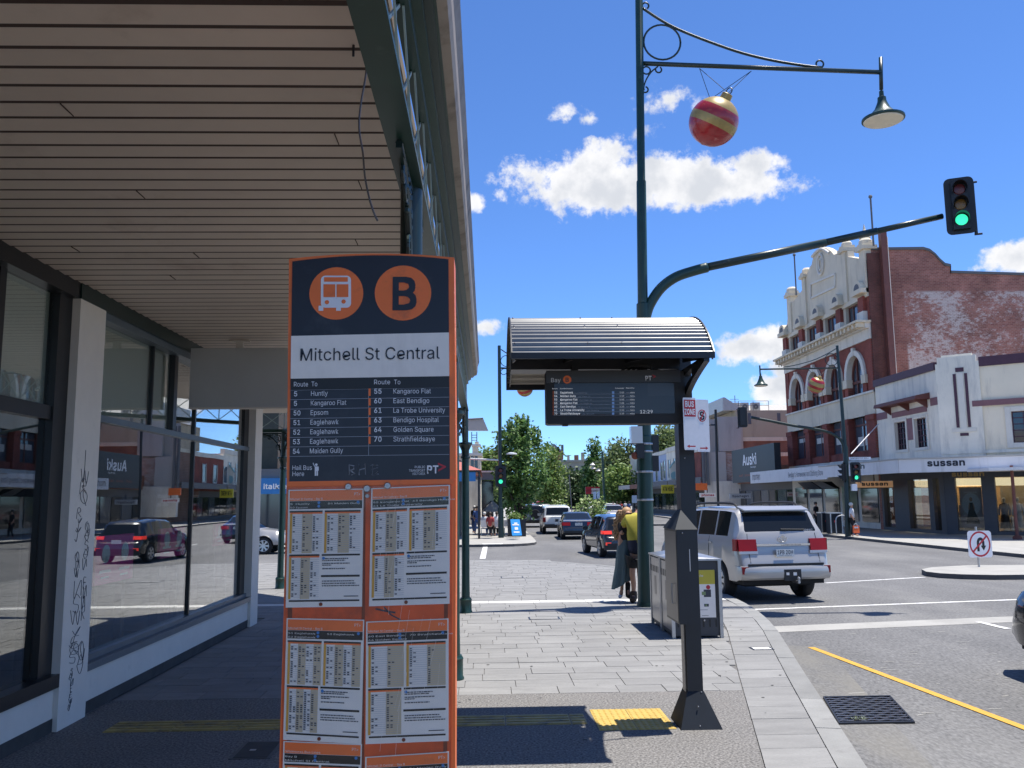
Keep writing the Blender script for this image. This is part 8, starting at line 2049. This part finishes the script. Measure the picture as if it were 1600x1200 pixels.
# stone building at the end of the street
def sb_(px,py,Y=235):return at(px,py,Y)
st_=root('stone_building',(sb_(892,740).x,235,0),'stone building with chimneys behind the far trees','building')
MT['stone']=M('sandstone',(.36,.33,.27),.85,var=.1,scale=.3); MT['slate']=M('roof_slate',(.20,.20,.21),.7)
def fbx(name,px0,px1,pyt,pyb,m,Y=235,dep=10,par=None):
 a,b=at(px0,pyb,Y),at(px1,pyt,Y); return MB().box(a.x,b.x,Y,Y+dep,max(a.z,-.1) if pyb<790 else -.1,b.z).build(name,MT[m],par or st_)
fbx('wall',866,962,721,800,'stone'); fbx('cornice',864,964,718,722,'stone',234.5); fbx('attic_block',866,880,705,718,'brick_tan',236)
a,b=sb_(863,705),sb_(884,696); MB().ex([(a.x,236,a.z),(sb_(880,705).x,236,a.z),(sb_(866,697).x,236,b.z+.6)],(0,8,0)).build('roof',MT['slate'],st_,clean=True)
for (p0,p1,t,bt,m) in ((871,874,698,706,'brick_tan'),(877.5,880.5,695,706,'grey_dark'),(887,890,711,719,'stone'),(898,904,711,719,'brick_tan'),(909,913,707,719,'stone')):fbx('chimney',p0,p1,t,bt,m,236,1.5)
for k in range(9):fbx('window',870+10*k,873+10*k,728,736,'win_glass',234.9,.09)
bl_=root('stone_building',(at(958,720,245).x,245,0),'cream stone tower block half hidden behind the olive tree','building')
fbx('wall',951,966,717,800,'stone',245,8,bl_); fbx('parapet',950,967,714,717,'stone',244.7,8,bl_); fbx('chimney',956,959,708,714,'stone',246,1,bl_); fbx('roof',940,951,722,730,'slate',246,5,bl_)
# hoardings and poles in the distance
def board(name,px0,px1,pyt,pyb,Y,m,label,extra=None):
 a,b=at(px0,pyb,Y),at(px1,pyt,Y); r=root(name,((a.x+b.x)/2,Y,0),label,'sign'); MB().box(a.x,b.x,Y,Y+.15,a.z,b.z).build('panel',MT[m],r)
 for f in (.15,.85):x=a.x+(b.x-a.x)*f; MB().box(x-.08,x+.08,Y+.16,Y+.3,-.1,a.z+.3).build('leg',MT['grey_dark'],r)
 return r,a,b
r,a,b=board('hoarding',915,937,760.5,772,150,'page','red and white hoarding before the distant trees')
MB().box(a.x,a.x+(b.x-a.x)*.4,149.9,149.99,a.z,b.z).build('red_field',MT['red'],r); mb=MB(); put_text(mb,"MARKET",(a.x+.95,149.95,a.z+.35),X3,Z3,.35,1.3); put_text(mb,"OPEN",(a.x+.1,149.88,a.z+.4),X3,Z3,.35,.75); mb.build('lettering',MT['brick_end'],r)
MB().box(a.x,b.x,149.88,149.99,b.z-.25,b.z).build('top_band',MT['red'],r)
MT['pale_blue_print']=M('pale_blue_print',(.45,.58,.72),.5)
r,a,b=board('hoarding',927.5,931.5,768,780,120,'pale_blue_print','left of two narrow pale blue banners below the hoarding'); r,a,b=board('hoarding',933,937,768,780,120,'pale_blue_print','right of two narrow pale blue banners below the hoarding')
r,a,b=board('hoarding',988,995,774,786,100,'pale_blue_print','pale blue banner beside the red canopy at right'); r,a,b=board('hoarding',868,875,770,779,160,'page','small white notice before the distant trees')
r=slim(941,120,706,790,'tall green lamp pole beside the conical tree','green',.16)
for (px,py) in ((926,727),(927,732.5),(935,736)):c=at(px,py,120); MB().lathe([(.02,.4),(.10,.3),(.40,.05),(.40,0),(.1,-.06)],c,12).build('lamp_head',MT['iron_roof'],r); MB().tube([c+Vector((0,0,.4)),(at(941,py,120).x,120,c.z+.4)],.05,5).build('arm',MT['green'],r)
slim(889.5,130,742,795,'thin grey pole in front of the dark round tree','grey_dark',.07)
# corner building across the side street
cb=root('corner_building',(-10,55,0),'low shop across the side street with blue fascia and red hipped verandah','shop')
MT['blue_fascia']=M('blue_fascia',(.025,.17,.42),.45); MT['red_roof']=M('roof_red',(.40,.12,.09),.6,var=.1)
YF=46.5; xr=at(749,740,YF).x
z0,z1=at(742,752,YF).z,at(742,737.5,YF).z
MB().box(-24,-1.5,51.5,60,0,4.4).build('wall',MT['grey_dark'],cb)
MB().box(xr-.85,xr-.2,YF-.02,YF+.04,z0,z1).build('fascia',MT['blue_fascia'],cb); MB().box(-24,xr-.85,YF,YF+.06,z0,z1).build('fascia',MT['blue_fascia'],cb)
MB().box(-24,xr,YF-.06,YF+.1,z1,z1+.10).build('gutter',MT['char'],cb); MB().box(-24,xr,YF+.1,51.5,z0+.2,z0+.26).build('soffit',MT['grey_dark'],cb)
MB().box(xr-.06,xr,YF+.1,62,z0+.1,z1+.1).build('fascia',MT['char'],cb)
zt=at(738,725,YF).z+.15
MT['upper_dark']=M('upper_dark',(.045,.05,.04),.8,var=.2)
MB().box(-26,-11.2,YF+.4,51.4,z1+.3,11).build('upper_wall',MT['upper_dark'],cb)  # dark wall added to close the bright gap above the blue sign
MB().add([(-11,YF-.1,z1+.1),(xr+.1,YF-.1,z1+.1),(xr+.1,62,z1+.1),(-11,62,z1+.1),(-9,50,zt+.9),(-3.5,50,zt+.9),(-3.5,60,zt+.9),(-9,60,zt+.9)],[(0,1,5,4),(1,2,6,5),(2,3,7,6),(3,0,4,7),(4,5,6,7)]).build('roof',MT['red_roof'],cb)
mb=MB(); mb.box(xr-.09,xr+.03,YF,YF+.12,0,z0+.2); mb.build('verandah_post',MT['char'],cb)
for x in (-5,-9.5,-14):MB().box(x-.06,x+.06,YF,YF+.12,0,z0+.2).build('verandah_post',MT['char'],cb)
for k in range(8):
 x=-3.9-2.4*k; MB().box(x,x+2.0,51.4,51.48,.4,2.6).build('shop_pane',MT['win_glass2'],cb)
s0,s1=at(400,772,YF-.3),at(452,747,YF-.3)
isg=root('shop_sign',((s0.x+s1.x)/2,YF,s0.z),'blue shop sign with white lettering seen in the gap beside the totem','sign'); MB().box(s0.x-1,s1.x+1,YF-.35,YF-.1,s0.z,s1.z).build('box',MT['blue_fascia'],isg)
mb=MB(); t0=at(412,764,YF-.3); put_text(mb,"italktel",(t0.x,YF-.355,t0.z),X3,Z3,.26,1.35,bold=.02); mb.build('lettering',MT['page'],isg)
MB().box(s0.x-1,s1.x+1,YF-.2,YF-.05,s1.z,s1.z+.5).build('bracket_rail',MT['grey_dark'],isg)
# cream building with parapet behind it
cm=root('cream_building',(-5,76,0),'cream building with stepped parapet above the red verandah','building')
YB=72; a,b=at(751,730,YB),at(751,690,YB)
MB().box(-14,a.x,YB,YB+10,0,at(740,712,YB).z).build('wall',MT['stucco'],cm); MB().box(-14,a.x+.15,YB-.2,YB+10,at(740,712,YB).z,at(740,708,YB).z).build('cornice',MT['stucco_white'],cm)
MB().box(at(738,700,YB).x,a.x-.2,YB,YB+2,at(740,708,YB).z,at(740,697,YB).z).build('parapet',MT['stucco'],cm); MB().box(at(737,700,YB).x,a.x,YB-.1,YB+2.1,at(740,697,YB).z,at(740,694,YB).z).build('parapet_cap',MT['stucco_white'],cm); MB().box(at(742,700,YB).x,at(748,700,YB).x,YB,YB+1,at(740,694,YB).z,at(740,690,YB).z).build('chimney',MT['stucco'],cm)
for px in (738,744):c=at(px,722,YB); MB().box(c.x-.12,c.x+.12,YB-.02,YB+.02,c.z-.6,c.z+.5).build('window',MT['win_glass'],cm)
mb=MB()
for px in (737,745):a_,b_=at(px,692,YB+1),at(px,675,YB+1); mb.tube([(a_.x,YB+1,a_.z),(a_.x,YB+1,b_.z)],.04,5)
for py in (680,684,688):a_,b_=at(737,py,YB+1),at(745,py,YB+1); mb.tube([a_,b_],.03,5)
mb.build('roof_ladder',MT['grey_dark'],cm)
q=[at(730,655.5,YB+1),at(755,654,YB+1),at(763,673,YB+1),at(730,673,YB+1)]
mb=MB(); mb.ex(q,(0,.3,0)); mb.build('roof_panel',MT['grey_wall'],cm,clean=True)
mb=MB(); mb.tube([at(730,655,YB+.9),at(755,653.5,YB+.9)],.06,5); mb.build('roof_rail',MT['grey_dark'],cm)
row=root('shop_row',(-3,66,0),'dark shop awning between the verandah post and the corner tree','awning'); a,b=at(752,750,62.5),at(778,738,62.5)
MB().box(a.x,b.x-.3,62.5,62.7,a.z,b.z).build('fascia',MT['grey_dark'],row); MB().box(a.x-.2,b.x-.2,62.4,68,b.z,b.z+.12).build('roof',MT['iron_roof'],row); MB().box(a.x,b.x-.3,66,66.2,0,a.z).build('shop_wall',MT['win_glass'],row)
# planter, blue A-frame sign, cafe umbrella, chairs
p=at(822,838,49.0); p.z=0; pl_=root('planter_box',(p.x,p.y,0),'dark planter box with yellow green plants behind the blue sign','planter'); MB().box(p.x-1.0,p.x,p.y,p.y+1.2,0,.95).build('box',MT['tl_black'],pl_)
mb=MB(); rg=random.Random(8); crown_mesh(mb,lambda r_:Vector((p.x+rg.uniform(-.9,-.1),p.y+rg.uniform(.1,1.1),.98+rg.uniform(0,.2))),16,16,.08,rg,.3); mb.build('plants',LM['lime'],pl_)
q0,q1,q2,q3=at(797.5,811.5,45.3),at(812,811.5,45.3),at(815.5,836.5,44.9),at(800.5,837,44.9)
af=root('sandwich_board',(q2.x-.3,45.1,0),'bright blue A-frame sign with white print on the far left corner','sign'); MT['aframe_blue']=M('aframe_blue',(.02,.28,.70),.45)
off=q3.z
mb=MB(); mb.ex([q0,q1,q2,q3],(0,.03,0)); mb.build('front_board',MT['aframe_blue'],af,clean=True)
mb=MB(); mb.ex([q0+Vector((0,.06,0)),q1+Vector((0,.06,0)),q2+Vector((0,1.0,0)),q3+Vector((0,1.0,0))],(0,.03,0)); mb.build('rear_board',MT['aframe_blue'],af,clean=True)
mb=MB(); um_=(q1-q0).normalized(); dn=(q3-q0);
def aq(u,v):return q0+(q1-q0)*u+dn*v+Vector((0,-.012,0))
for (u,v,w,h) in ((.35,.20,.35,.08),(.15,.30,.7,.07),(.35,.48,.35,.16),(.2,.74,.62,.08)):mb.poly([aq(u,v+h),aq(u+w,v+h),aq(u+w,v),aq(u,v)])
mb.build('print',MT['page'],af)
def cafe_umbrella(px,py,Y,rpx,label):
 c=at(px,py,Y); r=root('cafe_umbrella',(c.x,Y,0),label,'umbrella'); rr_=rpx/FPX*Y
 MB().tube([(c.x,Y,0),(c.x,Y,c.z)],.03,6).build('pole',MT['grey_dark'],r); MB().lathe([(.02,.05),(rr_*.5,-.22),(rr_,-.55),(rr_,-.62)],(c.x,Y,c.z),8,cap=False).build('canopy',MT['grey_wall'],r)
cafe_umbrella(770,784,54,16,'grey cafe umbrella between the post and the corner tree')
def cafe_chair(px,label):
 p=G(px,838,0); p.y=50.5; p.x=at(px,800,50.5).x; r=root('cafe_chair',(p.x,p.y,0),label,'chair','cafe chairs at the far left corner')
 MB().box(p.x-.22,p.x+.22,p.y-.22,p.y+.22,.43,.47).build('seat',MT['page'],r); MB().box(p.x-.22,p.x+.22,p.y-.24,p.y-.20,.5,.88).build('backrest',MT['page'],r)
 for sx in (-1,1):
  for sy in (-1,1):MB().box(p.x+sx*.19-.02,p.x+sx*.19+.02,p.y+sy*.19-.02,p.y+sy*.19+.02,0,.43).build('leg',MT['green_pale'],r)
for px,lab in ((757,'cafe chair nearest the verandah post at the far corner'),(776,'cafe chair just left of the corner lamp pole'),(793,'empty cafe chair between the lamp pole and the blue sign')):cafe_chair(px,lab)
# ---------------------------------------------------------------- people
def skin_mesh(name,pts,edges,mats,parent,matfn=None,sub=2,rootv=0,local=False):
 me=bpy.data.meshes.new(name); me.from_pydata([tuple(p) for p,r in pts],edges,[])
 ob=bpy.data.objects.new(name,me); COL.objects.link(ob)
 ob.modifiers.new('skin','SKIN'); sk=me.skin_vertices[0].data
 for i,(p,r) in enumerate(pts):
  rr_=r if isinstance(r,tuple) else (r,r); sk[i].radius=rr_; sk[i].use_root=i==rootv
 s=ob.modifiers.new('sub','SUBSURF'); s.levels=sub; s.render_levels=sub
 bpy.context.view_layer.update()
 m2=bpy.data.meshes.new_from_object(ob.evaluated_get(bpy.context.evaluated_depsgraph_get()))
 bpy.data.objects.remove(ob); bpy.data.meshes.remove(me)
 m2.name=name; off=Vector((0,0,0)) if local else org(parent)
 for v in m2.vertices:v.co-=off
 m2.materials.clear()
 for m in mats:m2.materials.append(MT[m])
 for p in m2.polygons:
  p.use_smooth=True; p.material_index=matfn(p.center+off) if matfn else 0
 o=bpy.data.objects.new(name,m2); COL.objects.link(o); o.parent=parent
 return o
MT['hair_fair']=M('hair_fair',(.33,.20,.10),.6,isl=.4); MT['hair_dark']=M('hair_dark',(.05,.035,.025),.6); MT['hair_grey']=M('hair_grey',(.55,.54,.52),.7)
MT['shirt_yellow']=M('shirt_yellow',(.43,.38,.05),.8,var=.12,scale=9); MT['cloth_navy']=M('cloth_navy',(.016,.020,.045),.85,var=.1,scale=8); MT['cloth_black']=M('cloth_black',(.012,.012,.014),.85)
MT['skirt_teal']=M('skirt_teal',(.095,.14,.145),.85,var=.2,scale=9,aniso=(2,2,.3)); MT['boot']=M('boot_brown',(.045,.030,.022),.7,var=.2); MT['cloth_white']=M('cloth_white',(.60,.62,.66),.85); MT['cloth_red']=M('cloth_red',(.36,.05,.05),.85); MT['cloth_blue']=M('cloth_blue',(.07,.12,.28),.85); MT['bag_orange']=M('bag_orange',(.70,.12,.02),.5)
YM,YW2=17.75,17.95
def m_(px,py,dy=0.0):return at(px,py,YM+dy)
def w_(px,py,dy=0.0):return at(px,py,YW2+dy)
man=root('person',(m_(993,900).x,YM,0),'man in yellow and navy work shirt and black shorts hugging the long haired woman','person')
P=[(m_(994,868),.11),(m_(992,846),.12),(m_(990,824,.02),.145),(m_(993,808,.06),.10),(m_(999,799,.14),.06),(m_(1003,791,.20),.095),(m_(1003,784,.22),.07),(m_(980,811,.06),.07),(m_(973,826,.16),.05),(m_(967,833,.36),.042),(m_(970,836,.50),.03),(m_(1004,812,.06),.07),(m_(1007,832,.18),.05),(m_(998,838,.40),.042),(m_(988,838,.48),.03),(m_(989,874),.075),(m_(988,898,-.02),.062),(m_(990,912,.03),.058),(m_(990,930,.02),.038),(m_(989,937,-.12),.035),(m_(999,874),.075),(m_(1000,898,.02),.062),(m_(1001,912,.08),.058),(m_(1002,928,.10),.038),(m_(1003,934,-.02),.035)]
E_=[(0,1),(1,2),(2,3),(3,4),(4,5),(5,6),(2,7),(7,8),(8,9),(9,10),(2,11),(11,12),(12,13),(13,14),(0,15),(15,16),(16,17),(17,18),(18,19),(0,20),(20,21),(21,22),(22,23),(23,24)]
zsh=m_(990,845).z
skin_mesh('body',P,E_,['skin'],man)
S_=[(m_(994,868),(.21,.17)),(m_(993,852),(.225,.17)),(m_(992,836),(.225,.18)),(m_(991,820,.02),(.22,.18)),(m_(993,808,.05),(.16,.13)),(m_(996,803,.1),.085),(m_(980,811,.06),.10),(m_(974,823,.14),.085),(m_(1004,812,.06),.10),(m_(1007,828,.16),.085)]
skin_mesh('shirt',S_,[(0,1),(1,2),(2,3),(3,4),(4,5),(3,6),(6,7),(3,8),(8,9)],['shirt_yellow','cloth_navy'],man,lambda c:0 if c.z>zsh-(c.x-man.location.x)*.25 else 1)
S_=[(m_(994,858),(.21,.18)),(m_(988,872),.155),(m_(988,891,-.01),.125),(m_(1000,872),.155),(m_(1001,891,.01),.125)]
skin_mesh('shorts',S_,[(0,1),(1,2),(0,3),(3,4)],['cloth_black'],man)
for (a,b,c) in (((990,922,.03),(990,935,.02),(988,938,-.13)),((1002,920,.1),(1002,932,.1),(1003,935,-.03))):
 skin_mesh('boot',[(m_(*a),.075),(m_(*b),.08),(m_(*c),.07)],[(0,1),(1,2)],['boot'],man)
mb=MB(); mb.ball(m_(1003,789,.22),.105,12,sc=(.95,1.05,1.0)); mb.build('hair',MT['hair_dark'],man,smooth=True)
MB().bar(m_(997,848,-.18),m_(998,864,-.18),.035,.02).build('reflective_tag',MT['page'],man)
wom=root('person',(w_(974,900).x,YW2,0),'woman with long curly fair hair, black top and teal skirt hugging the man','person')
P=[(w_(975,858),.135),(w_(975,842),.115),(w_(976,824),.125),(w_(978,815),.075),(w_(980,811,-.02),.05),(w_(981,804,-.04),.080),(w_(981,798,-.03),.062),(w_(969,819,-.02),.052),(w_(971,834,-.12),.038),(w_(982,832,.06),.033),(w_(992,830,.08),.025),(w_(984,818,-.03),.052),(w_(992,826,.04),.038),(w_(998,820,.06),.033),(w_(1003,815,.06),.025),(w_(970,870),.08),(w_(971,895),.055),(w_(972,918),.036),(w_(970,930,-.05),.032),(w_(979,870),.08),(w_(980,895,-.02),.055),(w_(981,920,-.03),.036),(w_(983,930,-.12),.032)]
E_=[(0,1),(1,2),(2,3),(3,4),(4,5),(5,6),(2,7),(7,8),(8,9),(9,10),(2,11),(11,12),(12,13),(13,14),(0,15),(15,16),(16,17),(17,18),(0,19),(19,20),(20,21),(21,22)]
skin_mesh('body',P,E_,['skin'],wom)
skin_mesh('top',[(w_(975,848),.13),(w_(975,836),.125),(w_(976,822),.14),(w_(978,814),.085),(w_(968,820,-.02),.065),(w_(971,833,-.1),.055),(w_(985,819,-.03),.065)],[(0,1),(1,2),(2,3),(2,4),(4,5),(2,6)],['cloth_black'],wom)
mb=MB(); rings=[]
for (px,py,rx,ry) in ((975.5,843,.115,.10),(975.5,854,.145,.13),(975,868,.155,.14),(974,886,.15,.14),(972.5,902,.165,.15),(971,913,.175,.16)):
 c=w_(px,py); rings.append([c+Vector(((rx+(.004+.0005*max(0,py-850))*math.sin(7*2*PI*k/28))*math.cos(2*PI*k/28),(ry+(.004+.0005*max(0,py-850))*math.sin(7*2*PI*k/28))*math.sin(2*PI*k/28),(.10*math.cos(2*PI*k/28) if py>905 else .03*math.cos(2*PI*k/28) if py>895 else 0))) for k in range(28)])
vs=[p for r_ in rings for p in r_]; mb.add(vs,[(i*28+j,i*28+(j+1)%28,(i+1)*28+(j+1)%28,(i+1)*28+j) for i in range(5) for j in range(28)]); mb.build('skirt',MT['skirt_teal'],wom,smooth=True)
skin_mesh('boot',[(w_(981,908,-.03),.062),(w_(981,922,-.03),.055),(w_(981,931,-.03),.055),(w_(985,933,-.15),.04)],[(0,1),(1,2),(2,3)],['cloth_black'],wom)
skin_mesh('shoe',[(w_(971,922),.045),(w_(970,931),.045),(w_(968,933,-.12),.035)],[(0,1),(1,2)],['cloth_white'],wom)
mb=MB(); rg=random.Random(4)
for k in range(150):
 t=rg.random()**.8; s0=w_(972+rg.uniform(-5,5),797+rg.uniform(-2,6),.02+rg.uniform(-.06,.1)); L_=(12+36*t); pts=[]
 for j in range(9):
  f=j/8; pts.append(w_(971.5+rg.uniform(-.2,.2)-10*f*rg.uniform(.2,1.3)+1.3*math.sin(j*1.7+k)+(s0.x-w_(972,800).x)/(YW2/FPX)*(1-.3*f),798+L_*f,.06+.05*math.sin(k)+.03*math.cos(j*1.7+k)))
 mb.tube(pts,[.022,.024,.024,.024,.024,.022,.02,.016,.006],5)
mb.ball(w_(979,801,.03),.115,12,sc=(1,.9,1.05)); mb.build('hair',MT['hair_fair'],wom,smooth=True)
mb=MB(); c=w_(983,803,-.12); mb.box(c.x-.055,c.x+.06,c.y-.012,c.y+.012,c.z-.018,c.z+.018); mb.build('sunglasses',MT['black'],wom)
mb=MB(); c=w_(983.5,806.5,-.12); mb.ball(c,.018,8,sc=(.7,1,1.3)); mb.build('nose',MT['skin'],wom)
def stander(loc,label,top='cloth_white',legs='cloth_black',hair='hair_dark',h=1.68,face=0.0,group=None,walk=.12,seated=False):
 """Figure built in local coordinates, facing local -y."""
 r=root('person',loc,label,'person',group,rz=face); k=h/1.7
 def v(x,y,z):return Vector((x*k,y*k,z*k))
 if not seated:
  hz=.88; legsL=[(v(-.09,0,.84),.095),(v(-.10,-walk*.4,.48),.065),(v(-.10,walk*.6,.09),.042),(v(-.10,walk*.6-.12,.05),.038)]; legsR=[(v(.09,0,.84),.095),(v(.10,-walk*.9,.48),.065),(v(.10,-walk,.09),.042),(v(.10,-walk-.14,.05),.038)]; dz=0
 else:
  hz=.55; dz=-.36; legsL=[(v(-.10,-.06,.50),.095),(v(-.11,-.42,.50),.07),(v(-.11,-.44,.10),.045),(v(-.11,-.56,.05),.038)]; legsR=[(v(.10,-.06,.50),.095),(v(.11,-.42,.50),.07),(v(.11,-.46,.10),.045),(v(.11,-.58,.05),.038)]
 P=[(v(0,0,hz),.12),(v(0,.01,hz+.22),.115),(v(0,.01,hz+.42),.135),(v(0,0,hz+.54),.075),(v(0,-.01,hz+.60),.05),(v(0,-.02,hz+.69),.082),(v(0,-.02,hz+.76),.065),(v(-.18,0,hz+.48),.055),(v(-.22,.03,hz+.24),.042),(v(-.20,-.08,hz+.03),.034),(v(-.19,-.12,hz-.06),.03),(v(.18,0,hz+.48),.055),(v(.22,.03,hz+.24),.042),(v(.20,-.08,hz+.03),.034),(v(.19,-.12,hz-.06),.03)]+legsL+legsR
 P=[(p,rr_*k) for p,rr_ in P]
 E_=[(0,1),(1,2),(2,3),(3,4),(4,5),(5,6),(2,7),(7,8),(8,9),(9,10),(2,11),(11,12),(12,13),(13,14),(0,15),(15,16),(16,17),(17,18),(0,19),(19,20),(20,21),(21,22)]
 skin_mesh('body',P,E_,['skin'],r,sub=1,local=True)
 skin_mesh('shirt',[(v(0,0,hz-.02),.15*k),(v(0,.01,hz+.22),.14*k),(v(0,.01,hz+.42),.155*k),(v(0,0,hz+.54),.09*k),(v(-.18,0,hz+.48),.072*k),(v(-.22,.03,hz+.24),.06*k),(v(.18,0,hz+.48),.072*k),(v(.22,.03,hz+.24),.06*k)],[(0,1),(1,2),(2,3),(2,4),(4,5),(2,6),(6,7)],[top],r,sub=1,local=True)
 g=1.18; skin_mesh('trousers',[(P[0][0],.135*k)]+[(p,rr_*g) for p,rr_ in P[15:18]]+[(p,rr_*g) for p,rr_ in P[19:22]],[(0,1),(1,2),(2,3),(0,4),(4,5),(5,6)],[legs],r,sub=1,local=True)
 mb=MB(); mb.ball(v(0,.015,hz+.74),.105*k,10,sc=(.95,1.05,.95)); mb.build('hair',MT[hair],r,smooth=True,local=True)
 return r
p=G(1333,838.5,0); sw_=stander((p.x,p.y,0),'woman in white top and dark trousers carrying an orange bag on the opposite corner',h=1.72,hair='hair_grey',face=R(60))
bg=root('shopping_bag',(at(1337,828,p.y-.25).x,p.y-.25,.3),'orange and white carrier bag in the hand of the woman on the corner','bag')
c=at(1337.5,826,p.y-.25); mb=MB(); mb.hexa([(c.x-.15,p.y-.33,c.z-.22),(c.x+.15,p.y-.33,c.z-.22),(c.x+.15,p.y-.17,c.z-.22),(c.x-.15,p.y-.17,c.z-.22),(c.x-.16,p.y-.27,c.z+.15),(c.x+.16,p.y-.27,c.z+.15),(c.x+.16,p.y-.23,c.z+.15),(c.x-.16,p.y-.23,c.z+.15)]); mb.build('bag',MT['bag_orange'],bg)
mb=MB(); scroll(mb,(c.x,p.y-.25,c.z+.15),(1,0,0),(0,0,1),.10,0,180,.012); mb.box(c.x-.1,c.x+.1,p.y-.30,p.y-.29,c.z+.02,c.z+.10); mb.build('handle',MT['cloth_white'],bg)
for (px,Y,top,legs,hair,lab,seat,fc) in ((757,50.7,'cloth_white','cloth_blue','hair_grey','person in white seated at the cafe nearest the verandah post',True,150),(766,49.6,'cloth_red','cloth_black','hair_dark','person in dull red seated at the cafe between two people in white',True,160),(776,50.7,'cloth_white','cloth_black','hair_dark','person in white seated at the cafe just left of the lamp pole',True,190),(745,52,'cloth_blue','cloth_blue','hair_dark','person in blue standing in the shade behind the verandah post',False,20),(741,54.5,'cloth_black','cloth_blue','hair_grey','person in black standing in the cafe shade left of the post',False,-30)):
 x=at(px,800,Y).x; stander((x,Y,0.0 if not seat else 0),lab,top,legs,hair,1.68,R(fc),'people at the far left corner cafe',seated=seat)
for (px,Y,top,lab,fc) in ((958,104,'cloth_red','pedestrian in red leftmost of the far group by the red canopy',0),(964,112,'cloth_black','pedestrian in black in the far group by the red canopy',20),(970,106,'cloth_red','pedestrian in pink red in the middle of the far group',170),(977,115,'cloth_white','pedestrian in white in the far group by the red canopy',30),(983,108,'cloth_blue','pedestrian in blue right of the far group',180),(996,84,'cloth_black','pedestrian in black next to the lamp post in the distance',200)):
 x=at(px,790,Y).x; stander((x,Y,ROAD),lab,top,'cloth_black','hair_dark',1.72,R(fc),'pedestrians far down the street')
p=G(1299,830,0); stander((p.x+.3,p.y+3,0),'person in dark clothes standing behind the opposite bins','cloth_black','cloth_black','hair_dark',1.7,R(40))
